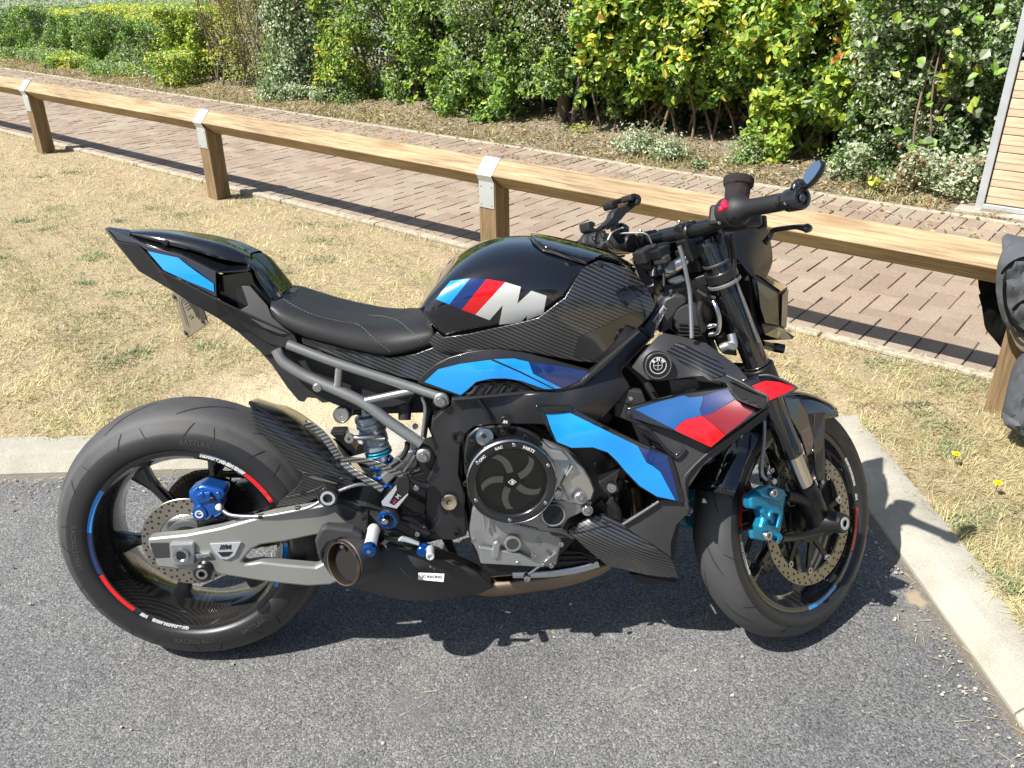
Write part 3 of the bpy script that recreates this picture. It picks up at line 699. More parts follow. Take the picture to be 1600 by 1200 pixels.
def grit():
    k = 900; x = RNG.uniform(-2.5, 2.2, k); y = RNG.uniform(-1.5, .80, k); e = RNG.uniform(0, 1, k) < .55; y = np.where(e, .80-RNG.exponential(.05, k), y); m = (RNG.uniform(0, 1, k) < .35); x = np.where(m, 1.86-RNG.exponential(.05, k), x); y = np.where(m, RNG.uniform(-1.4, .8, k), y)
    V, Fq, C = [], [], []; box_f = np.array([(0, 1, 3, 2), (4, 6, 7, 5), (0, 4, 5, 1), (2, 3, 7, 6), (0, 2, 6, 4), (1, 5, 7, 3)])
    for i in range(k):
        s = RNG.uniform(.0012, .0038); c = RNG.uniform(-1, 1, (8, 3))*.25+np.array([(a, b, d) for a in (-1, 1) for b in (-1, 1) for d in (-1, 1)]); V.append(c*s*np.array([1, .8, .55])+np.array([x[i], y[i], .001])); Fq.append(box_f+8*i); t = RNG.uniform(.7, 1.3); C.append(np.tile(np.array([(.34, .31, .25), (.20, .19, .18), (.46, .43, .36)][RNG.integers(0, 3)])*t, (8, 1)))
    tag(bulk('grit', np.concatenate(V), np.concatenate(Fq), M['paver'], np.concatenate(C)), 'grit and small stones lying on the asphalt along the kerb', 'grit', kind='stuff')
    k = 420; x = RNG.uniform(-2.4, 1.86, k); y = .83-RNG.exponential(.10, k); m = RNG.uniform(0, 1, k) < .45; x = np.where(m, 1.885-RNG.exponential(.10, k), x); y = np.where(m, RNG.uniform(-1.3, .8, k), y); m = RNG.uniform(0, 1, k) < .12; x = np.where(m, RNG.uniform(-1.5, 1.8, k), x); y = np.where(m, RNG.uniform(-1, .7, k), y)
    V, Fq, C = blades('s', np.c_[x, y], RNG.uniform(.010, .045, k), RNG.uniform(.0010, .0020, k), np.full(k, 1.53), np.array([(.55, .46, .27)])*RNG.uniform(.7, 1.2, (k, 1)), np.full(k, .0015))
    tag(bulk('straw_bits', V, Fq, M['blade'], C), 'bits of dry straw blown onto the asphalt', 'straw', kind='stuff')
grit()
dandelion(1491, 711, 'yellow dandelion flower in the lawn, the one nearer the fence'); dandelion(1556, 757, 'yellow dandelion flower in the lawn, the one nearer the kerb')
# ============================================================ motorcycle
BIKE = empty('motorcycle'); BIKE.rotation_euler = (-LEAN, 0, 0)
tag(BIKE, 'black naked motorcycle with blue and red panels leaning on its stand beside the kerb', 'motorcycle')
def arc_pts(r, h, a0, a1, n):
    return [(r, h, a0+(a1-a0)*i/n) for i in range(n+1)]
def on_wheel(c, r, h, a):  # a measured from +x towards +z, h = distance to the right
    return Vector((c[0]+r*math.cos(a), -h, c[2]+r*math.sin(a)))
def ring_text(name, txt, c, r, h, a_mid, size, mat, parent, fr, flip=False, slope=0, bold=0, sx=1):
    vs, fs = text_geo(txt, size, bold); out = []
    for p in vs:
        x = p.x*sx
        if flip: a = a_mid+x/r; rr = r-p.y
        else: a = a_mid-x/r; rr = r+p.y
        out.append(on_wheel(c, rr, h-slope*(rr-r), a))
    return mk(name, out, fs, mat, parent, fr=fr)
def arc_band(name, c, r0, h0, r1, h1, a0, a1, mat, parent, fr):
    n = max(6, int(abs(a1-a0)*26)); vs, fs = [], []
    for i in range(n+1):
        a = a0+(a1-a0)*i/n; vs += [on_wheel(c, r0, h0, a), on_wheel(c, r1, h1, a)]
        if i: k = 2*i; fs.append((k-2, k-1, k+1, k))
    return mk(name, vs, fs, mat, parent, True, fr=fr)
def wheel(c, Rt, prof, rim_r, hw, fr, nspoke, ph, root, hub_r, hub_w, grooves):
    """prof: tyre half profile (r, h) from crown to bead"""
    full = prof[::-1]+[(r, -h) for r, h in prof[1:]]
    inner = [(full[-1][0]-.004, full[-1][1]+.010), (full[-1][0]+.03, -(hw-.02)), (full[0][0]+.03, hw-.02), (full[0][0]-.004, full[0][1]-.010)]
    # crown (tread) and sidewalls
    ty = lathe('tyre', [(r, h) for r, h in full]+inner, c, (0, -1, 0), M['rubber'], root, fr=fr, seg=144, closed=True, auto=60)
    ty.data.materials.append(M['sidewall']); C0 = fr.bike(c); lim = prof[int(len(prof)*.60)][0]
    for p in ty.data.polygons:
        if (p.center-C0).length < math.hypot(lim, prof[int(len(prof)*.60)][1]): p.material_index = 1
    return ty
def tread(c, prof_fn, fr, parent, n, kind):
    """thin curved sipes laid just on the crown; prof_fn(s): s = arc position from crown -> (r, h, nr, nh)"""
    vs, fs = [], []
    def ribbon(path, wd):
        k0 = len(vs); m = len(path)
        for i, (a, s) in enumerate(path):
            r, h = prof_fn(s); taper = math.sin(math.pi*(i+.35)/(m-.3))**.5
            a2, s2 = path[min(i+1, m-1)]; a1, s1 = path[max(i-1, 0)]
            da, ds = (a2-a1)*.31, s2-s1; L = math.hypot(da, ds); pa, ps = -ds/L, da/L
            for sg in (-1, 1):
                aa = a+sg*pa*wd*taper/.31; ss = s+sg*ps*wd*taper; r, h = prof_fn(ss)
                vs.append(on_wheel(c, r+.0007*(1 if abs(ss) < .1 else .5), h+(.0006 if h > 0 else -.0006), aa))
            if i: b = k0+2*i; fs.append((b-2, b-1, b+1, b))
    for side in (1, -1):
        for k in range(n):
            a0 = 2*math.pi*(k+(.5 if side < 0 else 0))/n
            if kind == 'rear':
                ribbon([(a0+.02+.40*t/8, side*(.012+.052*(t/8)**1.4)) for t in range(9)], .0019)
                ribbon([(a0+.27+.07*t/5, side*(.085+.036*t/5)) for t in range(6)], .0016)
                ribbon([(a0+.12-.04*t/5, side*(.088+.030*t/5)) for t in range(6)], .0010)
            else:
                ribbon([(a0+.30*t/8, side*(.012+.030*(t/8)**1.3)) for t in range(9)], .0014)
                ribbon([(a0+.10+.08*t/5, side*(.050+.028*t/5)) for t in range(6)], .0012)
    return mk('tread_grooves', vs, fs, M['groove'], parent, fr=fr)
def prof_lookup(prof):
    s = [0]
    for a, b in zip(prof, prof[1:]): s.append(s[-1]+math.hypot(b[0]-a[0], b[1]-a[1]))
    def f(q):
        t = min(abs(q), s[-1]-1e-6); sg = 1 if q >= 0 else -1
        for i in range(len(s)-1):
            if t <= s[i+1]:
                k = (t-s[i])/(s[i+1]-s[i]); return prof[i][0]*(1-k)+prof[i+1][0]*k, sg*(prof[i][1]*(1-k)+prof[i+1][1]*k)
    return f
def smooth_prof(p): return [(q.x, q.y) for q in catmull([Vector((a, b, 0)) for a, b in p], 4)]
def rim(c, fr, root, hw, r_lip, ns, ph, hub_r, hub_h, spoke_w, spoke_h0, sweep):
    rr = empty('rim'); rr.parent = root
    prof = [(r_lip-.006, -hw), (r_lip, -hw+.001), (r_lip+.0015, -hw+.006), (r_lip-.004, -hw+.010), (r_lip-.010, -hw+.014), (r_lip-.012, 0), (r_lip-.010, hw-.014), (r_lip-.004, hw-.010), (r_lip+.0015, hw-.006), (r_lip, hw-.001), (r_lip-.006, hw),
            (r_lip-.013, hw-.002), (r_lip-.017, hw-.012), (r_lip-.022, hw-.022), (r_lip-.034, hw-.040), (r_lip-.036, 0), (r_lip-.034, -hw+.040), (r_lip-.022, -hw+.022), (r_lip-.017, -hw+.012), (r_lip-.013, -hw+.002)]
    o = lathe('rim_band', prof, c, (0, -1, 0), M['rim_carbon'], rr, fr=fr, seg=120, closed=True, auto=50)
    C0 = Vector(c)
    for k in range(ns):
        a = ph+2*math.pi*k/ns; r0, r1 = hub_r*.7, r_lip-.033; vs, fs = [], []
        nseg = 9
        for i in range(nseg+1):
            t = i/nseg; r = r0+(r1-r0)*t; aa = a+sweep*t*t; wd = spoke_w*(1.0-.42*math.sin(math.pi*min(1, t*1.05))*.8+.75*max(0, t-.72)/.28*.9)
            th = .016+.010*(1-t); hc = spoke_h0*(1-t)+.0*t
            u = Vector((math.cos(aa), 0, math.sin(aa))); s = Vector((-math.sin(aa), 0, math.cos(aa)))
            p = C0+u*r+Vector((0, -hc, 0)); 
            for dx, dy in ((-.5, -.6), (-.32, -1), (.32, -1), (.5, -.6), (.5, .6), (.32, 1), (-.32, 1), (-.5, .6)):
                vs.append(p+s*wd*dx+Vector((0, dy*th*.6, 0)))
            if i:
                b = (i-1)*8; d = i*8
                for j in range(8): fs.append((b+j, b+(j+1) % 8, d+(j+1) % 8, d+j))
        fs.append(tuple(range(8))); fs.append(tuple(range(nseg*8, nseg*8+8))[::-1])
        mk('spoke', vs, fs, M['black_gloss2'], rr, True, fr=fr, auto=40)
    lathe('hub', [(0, -hub_h), (hub_r*.8, -hub_h), (hub_r, -hub_h+.012), (hub_r*.72, -hub_h+.03), (hub_r*.72, hub_h-.03), (hub_r, hub_h-.012), (hub_r*.8, hub_h), (0, hub_h)], c, (0, -1, 0), M['black_satin'], rr, fr=fr)
    return rr
def disc(name, c, h, ro, ri, fr, parent, mat, rows, thick=.005, wave=0, nw=0):
    """drilled brake disc: plain ring, its holes shown by dark discs"""
    seg = 180; vs, fs = [], []
    prof_r = [ri, ri+.002, ro-.002, ro]
    v, f = lathe_geo([(ri, h), (ri+.001, h+thick/2), (ro-.001, h+thick/2), (ro, h+thick/2-.001), (ro, h-thick/2+.001), (ro-.001, h-thick/2), (ri+.001, h-thick/2)], c, (0, -1, 0), seg, closed=True)
    o = mk(name, v, f, mat, parent, True, fr=fr, auto=30)
    # flat dark discs on both faces carry the shade of the drilled holes
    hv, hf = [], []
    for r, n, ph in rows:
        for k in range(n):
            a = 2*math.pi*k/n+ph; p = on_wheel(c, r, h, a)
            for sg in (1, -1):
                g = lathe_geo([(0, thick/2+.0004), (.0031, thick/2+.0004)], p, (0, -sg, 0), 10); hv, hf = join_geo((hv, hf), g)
    mk('drilling_shade', hv, hf, M['groove'], o, fr=fr)
    return o
M['rim_carbon'] = carbon_mat('rim carbon', cell=.0018, lo=(.009, .009, .009), hi=(.030, .028, .026), rough=.22)
# ---------------- rear wheel
RC = (0, 0, RR)
RW = empty('rear_wheel'); RW.parent = BIKE
profR = smooth_prof([(.3265, 0), (.3245, .022), (.3175, .045), (.306, .066), (.290, .083), (.272, .0945), (.252, .099), (.238, .0965), (.231, .090)])
wheel(RC, RR, profR, .232, .088, BF, 6, 0, RW, .05, .08, None)
tread(RC, prof_lookup(profR), BF, RW, 11, 'rear')
rr_ = rim(RC, BF, RW, .0885, .231, 6, R(10), .052, .075, .034, .012, .0)
def deg_at(fr, c, u, v, h):
    p = fr.P(u, v, h)-Vector(c); return math.atan2(p.z, p.x), math.hypot(p.x, p.z)
def z1(x, y): return 60+x/2.608, 580+y/2.608
def band_between(pa, pb, c, fr, mat, hw, r_lip, parent, ccw=True):
    a0, _ = deg_at(fr, c, *pa, hw); a1, _ = deg_at(fr, c, *pb, hw)
    if ccw and a1 < a0: a1 += 2*math.pi
    arc_band('rim_stripe', c, r_lip-.0008, hw+.0006, r_lip-.0105, hw-.0002, a0, a1, mat, parent, fr)
band_between(z1(262, 490), z1(215, 660), RC, BF, M['blue'], .0885, .231, rr_)
band_between(z1(215, 662), z1(248, 828), RC, BF, M['navy'], .0885, .231, rr_)
band_between(z1(250, 834), z1(392, 970), RC, BF, M['red'], .0885, .231, rr_)
band_between(z1(968, 525), z1(850, 408), RC, BF, M['red'], .0885, .231, rr_)
band_between(z1(970, 880), z1(1018, 700), RC, BF, M['blue'], .0885, .231, rr_)
def rt(u, v, h, c, fr): return deg_at(fr, c, u, v, h)[0]
ring_text('rim_lettering', 'BMW MOTORRAD', RC, .2255, .0893, rt(*z1(540, 1028), .0885, RC, BF), .0105, M['white'], rr_, BF, flip=True, bold=.0012)
ring_text('rim_lettering', '///M', RC, .2255, .0893, rt(*z1(432, 993), .0885, RC, BF), .0105, M['white'], rr_, BF, flip=True, bold=.0012)
ring_text('rim_lettering', 'MOTORRAD', RC, .2255, .0893, rt(*z1(717, 340), .0885, RC, BF), .0105, M['white'], rr_, BF, flip=False, bold=.0012)
ring_text('rim_lettering', '///M BMW', RC, .2255, .0893, rt(*z1(810, 385), .0885, RC, BF), .0105, M['white'], rr_, BF, flip=False, bold=.0012)
for txt, (x, y), fl in (('RACING RS11', (640, 1085), True), ('BATTLAX', (880, 1040), True), ('BATTLAX', (640, 300), False), ('RACING STREET', (175, 720), True)):
    a = rt(*z1(x, y), .097, RC, BF); ring_text('sidewall_lettering', txt, RC, .2565, .0998, a, .016, M['grey_print'], RW, BF, flip=fl, slope=.0)
rd = disc('brake_disc', RC, .078, .110, .070, BF, RW, M['rotor'], [(.104, 36, 0), (.097, 18, .1), (.089, 18, .25), (.081, 18, .05)])
lathe('disc_carrier', [(.03, .070), (.068, .074), (.072, .078), (.068, .082), (.04, .084), (.03, .084)], RC, (0, -1, 0), M['steel'], RW)
vs, fs = [], []
for k in range(48):
    a = 2*math.pi*k/48; g = box_geo(on_wheel(RC, .050, .086, a), (.010, .0015, .0028), Matrix.Rotation(-a, 3, 'Y')); vs, fs = join_geo((vs, fs), g)
tone = mk('sensor_ring', *join_geo(lathe_geo([(.043, .084), (.043, .0865), (.057, .0865), (.057, .084)], RC, (0, -1, 0), 48), (vs, fs)), M['alu'], RW, auto=30, smooth=True)
# sprocket and chain on the far side
v, f = lathe_geo([(.045, -.079), (.104, -.079), (.104, -.085), (.045, -.085)], RC, (0, -1, 0), 90, closed=True)
for k in range(45):
    a = 2*math.pi*k/45; v, f = join_geo((v, f), box_geo(on_wheel(RC, .106, -.082, a), (.007, .005, .005), Matrix.Rotation(-a, 3, 'Y')))
mk('rear_sprocket', v, f, M['black_satin'], RW)
def chain():
    top0 = Vector((0, .082, RR+.108)); path = []
    for i in range(26): a = R(95+i*7); path.append(Vector((.108*math.cos(a), .082, RR+.108*math.sin(a))))
    lo = [path[-1].lerp(Vector((.62, .082, .30)), t/24) for t in range(1, 25)]; up = [Vector((.62, .082, .385)).lerp(path[0], t/24) for t in range(0, 24)]
    pts = up+path+lo; vs, fs = [], []
    d = [0]
    for a, b in zip(pts, pts[1:]): d.append(d[-1]+(b-a).length)
    n = int(d[-1]/.0159)
    for k in range(n):
        s = k*.0159; i = max(j for j in range(len(d)) if d[j] <= s); i = min(i, len(pts)-2); q = pts[i].lerp(pts[i+1], (s-d[i])/max(d[i+1]-d[i], 1e-6)); t = (pts[i+1]-pts[i]).normalized(); rot = Matrix.Rotation(-math.atan2(t.z, t.x), 3, 'Y')
        w_ = .008 if k % 2 else .0055
        for sg in (-1, 1): vs, fs = join_geo((vs, fs), box_geo(q+Vector((0, sg*w_, 0)), (.0165, .002, .0125), rot))
        vs, fs = join_geo((vs, fs), lathe_geo([(0, -.009), (.0045, -.009), (.0045, .009), (0, .009)], q, (0, 1, 0), 8))
    mk('drive_chain', vs, fs, M['chain'], BIKE)
chain()
# ---------------- front wheel (turned with the steering)
FC = (WB, 0, RF)
FWH = empty('front_wheel'); FWH.parent = BIKE
profF = smooth_prof([(.300, 0), (.2985, .014), (.293, .030), (.283, .045), (.269, .0555), (.254, .060), (.240, .0575), (.232, .051)])
wheel(FC, RF, profF, .232, .05, SF, 5, 0, FWH, .04, .05, None)
tread(FC, prof_lookup(profF), SF, FWH, 12, 'front')
rf_ = rim(FC, SF, FWH, .050, .231, 6, R(40), .040, .055, .026, .0, .0)
def z8(x, y): return 1060+x/2.856, 600+y/2.856
band_between(z8(770, 740), z8(792, 552), FC, SF, M['red'], .050, .231, rf_)
band_between(z8(700, 850), z8(768, 745), FC, SF, M['navy'], .050, .231, rf_)
band_between(z8(580, 990), z8(700, 895), FC, SF, M['blue'], .050, .231, rf_)
band_between(z8(283, 470), z8(256, 640), FC, SF, M['red'], .050, .231, rf_)
ring_text('rim_lettering', 'BMW MOTORRAD', FC, .2255, .0508, rt(*z8(758, 400), .050, FC, SF), .0100, M['white'], rf_, SF, bold=.0012)
ring_text('rim_lettering', '///M', FC, .2255, .0508, rt(*z8(784, 507), .050, FC, SF), .0100, M['white'], rf_, SF, bold=.0012)
ring_text('rim_lettering', 'BMW MOTORRAD', FC, .2255, .0508, rt(*z8(282, 790), .050, FC, SF), .0100, M['white'], rf_, SF, flip=True, bold=.0012)
for h in (.070, -.070):
    disc('brake_disc', FC, h, .160, .128, SF, FWH, M['rotor'], [(.154, 42, 0), (.147, 21, .1), (.140, 21, .25), (.133, 21, .05)])
    for k in range(10):
        a = 2*math.pi*k/10+.2; mk('disc_button', *lathe_geo([(.0035, -.004), (.008, -.004), (.008, .004), (.0035, .004)], on_wheel(FC, .124, h, a), (0, -1, 0), 14, closed=True), M['alu'], FWH, True, fr=SF, auto=30)
    vs, fs = [], []
    for k in range(10):
        a = 2*math.pi*k/10+.2; b = a+(.22 if k % 2 else -.22)
        p0 = on_wheel(FC, .118, h, a); p1 = on_wheel(FC, .05, h*.9, b); d = (p1-p0); rot = Matrix.Rotation(-math.atan2(d.z, d.x), 3, 'Y'); vs, fs = join_geo((vs, fs), box_geo((p0+p1)/2, (d.length, .006, .013), rot))
    v, f = lathe_geo([(.035, h*.95-.005), (.056, h*.95-.005), (.056, h*.95+.005), (.035, h*.95+.005)], FC, (0, -1, 0), 40, closed=True)
    mk('disc_carrier', *join_geo((vs, fs), (v, f)), M['black_satin'], FWH, fr=SF)
# ============================================================ bodywork (traced on real planes of the bike, mirrored where symmetric)
B = BIKE
def S(k, *pts): return Z(k, list(pts))
def part(name, mat, geo, parent=B, **kw): return mk(name, *geo, mat, parent, **kw)
# ---- seat
seat_rows = [
 S(2, (806,398,0),(860,376,0),(950,400,0),(1060,436,0),(1200,468,0),(1340,478,0),(1470,462,0),(1510,455,0)),
 S(2, (800,404,.07),(850,398,.07),(940,428,.07),(1050,464,.07),(1195,497,.07),(1335,504,.065),(1478,488,.06),(1515,480,.06)),
 S(2, (796,414,.108),(843,424,.112),(935,456,.114),(1050,491,.116),(1190,520,.114),(1330,532,.108),(1488,520,.10),(1520,512,.10)),
 S(2, (793,440,.125),(832,465,.134),(928,502,.138),(1050,542,.140),(1190,574,.138),(1335,590,.134),(1510,556,.128),(1535,545,.12)),
 S(2, (797,465,.120),(845,512,.136),(935,552,.142),(1060,590,.143),(1190,624,.142),(1335,644,.138),(1520,600,.132),(1546,580,.125)),
 S(2, (806,482,.10),(860,526,.118),(950,571,.124),(1070,604,.126),(1200,637,.126),(1335,658,.124),(1520,616,.12),(1548,598,.115))]
seat = loft('seat', seat_rows, M['seat'], B, nu=6, nv=5)
def stitch(name, pts, bv, mat, parent, n=60, r=.0009, dash=True):
    q = catmull([Vector((*p, 0)) for p in pts], 24); vs, fs = [], []; P3 = []
    for p in q:
        d = (BF.r @ (FW + RT*((p.x-800)/F_PX) - UP*((p.y-600)/F_PX))).normalized(); h, nn, _, _ = bv.ray_cast(BF.o, d)
        if h is not None: P3.append(h+(nn if nn.dot(d) < 0 else -nn)*.0006)
    g = ([], []); i = 0
    # even dashes
    acc = 0; seg = []; on = True
    for a, b in zip(P3, P3[1:]):
        L = (b-a).length; m = max(1, int(L/.0011))
        for k in range(m):
            p = a.lerp(b, k/m); seg.append(p); acc += L/m
            if acc > (.0042 if on else .0018) or not dash and acc > .02:
                if (on or not dash) and len(seg) > 1: g = join_geo(g, tube_geo([seg[0], seg[-1]], r, 5))
                acc = 0; on = not on; seg = [p]
    if g[0]: return mk(name, *g, mat, parent, mirror=True)
M['thread'] = simple('grey thread', (.085, .085, .085), .7)
sb = bvh_of(seat)
stitch('stitching', S(2, (838,362),(858,405),(975,466),(1100,500),(1195,519),(1270,585),(1345,645)), sb, M['thread'], seat)
stitch('stitching', S(2, (1240,474),(1300,478),(1370,498),(1430,545),(1490,598)), sb, M['thread'], seat)
decal('seat_logo_patch', S(2, (838,350),(868,342),(920,352),(905,372),(868,372)), sb, M['seat_side'], seat, off=.0012)
# ---- fuel tank
tank_rows = [
 S(3, (72,508,0),(165,345,0),(300,212,0),(480,128,0),(700,106,0),(950,148,0),(1180,215,0),(1330,300,0)),
 S(3, (68,515,.08),(150,388,.08),(285,262,.08),(465,182,.08),(700,160,.08),(945,200,.08),(1160,262,.075),(1300,345,.07)),
 S(3, (63,521,.125),(130,430,.13),(252,330,.132),(440,255,.134),(690,232,.134),(925,265,.132),(1100,325,.12),(1240,410,.11)),
 S(3, (60,528,.140),(112,480,.155),(222,405,.161),(420,340,.164),(670,322,.164),(885,350,.160),(1040,410,.15),(1180,480,.14)),
 S(3, (60,535,.145),(108,548,.165),(215,500,.173),(415,445,.176),(650,425,.176),(850,440,.172),(1000,490,.16),(1120,560,.15)),
 S(3, (63,541,.140),(128,608,.160),(225,600,.168),(425,560,.172),(640,532,.172),(820,540,.168),(960,580,.155),(1080,640,.145)),
 S(3, (72,552,.125),(165,660,.145),(235,700,.152),(440,668,.158),(640,632,.158),(810,620,.155),(940,660,.145),(1050,720,.135))]
tank = loft('fuel_tank', tank_rows, M['black_gloss'], B, nu=8, nv=6)
tb = bvh_of(tank)
decal('tank_stripe', S(3, (155,478),(240,372),(355,357),(232,508)), tb, M['blue'], tank, mirror=True)
decal('tank_stripe', S(3, (232,508),(355,357),(452,360),(305,540)), tb, M['navy'], tank, mirror=True)
decal('tank_stripe', S(3, (305,540),(452,360),(560,378),(385,568)), tb, M['red'], tank, mirror=True)
decal('tank_emblem', S(3, (385,568),(560,378),(652,405),(631,503),(713,428),(803,458),(783,562),(684,600),(688,574),(650,614),(524,626),(546,512),(468,600)), tb, M['white'], tank, mirror=True)
# raised cover on the front of the tank with a carbon lip
cv = decal('tank_cover', S(3, (708,112),(735,150),(790,188),(900,222),(1040,268),(1075,262),(1110,240),(1200,262),(1290,300),(1312,296),(1276,274),(1176,226),(950,160),(800,126)), tb, M['black_gloss'], B, off=.006, step=3, mirror=True, thick=.006)
decal('cover_edge', S(3, (790,188),(900,222),(1040,268),(1028,284),(895,242),(780,206),(722,158),(706,118),(716,116),(738,152)), tb, M['carbon'], cv, off=.0045, mirror=True, thick=.004)
lathe('filler_bolt', solid(.0065, .004, .001), BF.P(*S(3, (818,172))[0], .05), (0, -.5, 1), M['steel'], cv, seg=16)
# ---- carbon side cover of the tank
cs = panel('tank_side_cover', S(3, (160,668),(200,702),(350,682),(500,648),(650,615),(752,588),(810,545),(868,500),(910,470),(950,400),(1010,306),(1040,285),(1085,262),(1180,272),(1290,300),(1345,350),(1385,400),(1415,450),(1442,510),(1425,548),(1380,605),(1250,735),(1130,852),(1000,845),(850,818),(690,788),(520,768),(380,782),(255,812),(150,770),(110,735)),
  S(3, (160,668,.150),(200,702,.158),(130,740,.140),(500,648,.172),(752,590,.182),(868,500,.184),(1010,306,.142),(1085,262,.110),(1180,272,.105),(1290,300,.095),(1385,400,.108),(1442,510,.112),(1380,605,.135),(1130,852,.160),(850,818,.170),(520,768,.168),(255,812,.145),(800,690,.182),(1100,420,.168),(1250,420,.150),(1050,600,.178),(1230,600,.165),(400,720,.170)),
  M['carbon'], B, thick=.006, step=6, mirror=True)
cb = bvh_of(cs)
decal('cover_recess', S(3, (1200,430),(1300,395),(1360,400),(1372,440),(1310,470),(1270,520),(1230,480)), cb, M['black_gloss'], cs, off=.0012, step=4, mirror=True)
decal('cover_recess', S(3, (990,700),(1120,640),(1290,560),(1400,545),(1370,600),(1245,725),(1125,835),(960,815)), cb, M['black_gloss'], cs, off=.0012, step=4, mirror=True)
lathe('bolt', solid(.006, .003, .001), BF.P(*S(3, (1112,278))[0], .118), (0, -1, .3), M['black_satin'], cs, seg=16)
# ---- blue cover under the tank
mp = panel('side_panel', S(3, (48,968),(80,922),(150,862),(230,820),(340,788),(430,775),(525,770),(700,798),(900,852),(1085,902),(1060,938),(905,1008),(745,1012),(690,985),(615,950),(540,946),(470,950),(395,968),(345,1015),(300,1052),(180,1010)),
  S(3, (48,968,.150),(340,788,.165),(525,770,.172),(900,852,.176),(1085,902,.166),(905,1008,.180),(615,950,.182),(300,1052,.165),(500,880,.182),(800,920,.186)), M['frame'], B, thick=.008, step=6, mirror=True)
pb = bvh_of(mp)
decal('blue_panel', S(3, (88,962),(168,888),(300,856),(472,834),(640,905),(842,1003),(792,1003),(655,955),(560,940),(475,942),(390,960),(338,1008),(300,1038)), pb, M['blue'], mp, off=.0016, step=5, mirror=True)
decal('blue_panel', S(3, (492,830),(610,825),(697,845),(725,915),(893,998),(853,1002),(660,904)), pb, M['blue'], mp, off=.0016, step=5, mirror=True)
decal('navy_panel', S(3, (702,846),(900,872),(1068,906),(1038,934),(900,996),(730,914)), pb, M['navy'], mp, off=.0016, step=5, mirror=True)
gr = panel('intake_grille', S(3, (325,1052),(392,975),(470,957),(610,957),(745,1014),(520,1035)), .168, M['black_plastic'], B, thick=.004, mirror=True)
for q in (((380,975),(500,963),(492,985),(470,1030),(380,1040),(455,985)),):
    pass
for a in (430, 510, 590):
    slab('grille_slat', S(3, (a,968),(a+52,965),(a+30,990),(a+2,1030),(a-16,1032),(a+8,992)), .174, .008, M['black_satin'], gr, bevel=.001, mirror=True)
    slab('grille_slat', S(3, (a-60,985),(a-20,980),(a-35,1000),(a-60,1036),(a-85,1038),(a-55,1002)), .172, .006, M['grey_plastic'], gr, bevel=.001, mirror=True)
# ---- main frame
fr1 = panel('main_frame', [*S(4, (745,108),(700,140),(652,185),(642,235),(664,300),(680,345),(650,440),(616,520),(612,785),(640,812),(760,816),(832,790)), *S(5, (160,690),(165,600),(132,500),(140,350),(172,275),(215,238),(330,226),(560,226),(640,230),(760,215),(870,212),(930,190),(1080,20)), *S(3, (1240,900),(1430,702),(1440,660),(1490,520),(1470,505),(1340,672),(1130,862),(1060,942),(900,1012),(650,1032),(245,1070))],
  [*S(4, (745,108,.158),(652,185,.150),(680,345,.150),(616,520,.150),(612,785,.150),(760,816,.155),(780,600,.160),(760,300,.165)), *S(5, (215,238,.170),(560,226,.178),(870,212,.178),(775,120,.190),(500,60,.180),(1080,20,.150)), *S(3, (1240,900,.150),(1430,702,.115),(1490,520,.09),(1340,672,.118),(1130,862,.150),(900,1012,.176),(650,1032,.172),(245,1070,.160))],
  M['frame'], B, thick=.035, step=7, bevel=.004, mirror=True)
slab('frame_rib', S(3, (242,1062),(640,1022),(880,1002),(1000,960),(1120,850),(1340,660),(1365,672),(1150,875),(1020,985),(890,1030),(640,1048),(250,1082)), .178, .03, M['frame'], fr1, bevel=.005, mirror=True)
slab('frame_cap', S(3, (1345,650),(1360,640),(1440,690),(1425,712)), .122, .03, M['frame'], fr1, bevel=.002, mirror=True)
tube('frame_groove', px(S(5, (235,85),(285,150),(310,215)), .179), .004, M['black_satin'], fr1, mirror=True)
pl = slab('frame_label', S(3, (1400,640),(1488,514),(1512,530),(1440,668)), .105, .004, M['pale'], fr1, bevel=.0008, mirror=False)
text_on('label_print', 'MOTORSPORT', *S(3, (1456,592))[0], .1065, .010, M['black_satin'], pl, ang=54, bold=.0004)
for (k, x, y, w_, r) in ((4,785,275,.170,.0135), (4,740,615,.168,.0165), (4,780,780,.166,.008)):
    u, v = S(k, (x, y))[0]; o = BF.P(u, v, w_)
    if r > .015:
        lathe('pivot_plug', [(0, 0), (.007, 0), (.007, .003), (.0095, .004), (.0165, .006), (.0165, .001), (.018, 0)], o, (0, -1, 0), M['plate'], fr1, seg=6 if False else 30)
    else:
        lathe('frame_boss', [(r*.0, -.004), (r*.55, -.004), (r*.6, .0015), (r, .0015), (r, -.01)], o, (0, -1, 0), M['black_satin'], fr1, seg=26)
eb = BF.P(*S(5, (388,207))[0], .180); lathe('frame_badge', solid(.0125, .002, .0005), eb, (0, -1, 0), M['black_satin'], fr1, seg=30)
text_on('badge_print', '/M', *S(5, (386,210))[0], .1825, .009, M['white'], fr1, ang=-8, bold=.0006)
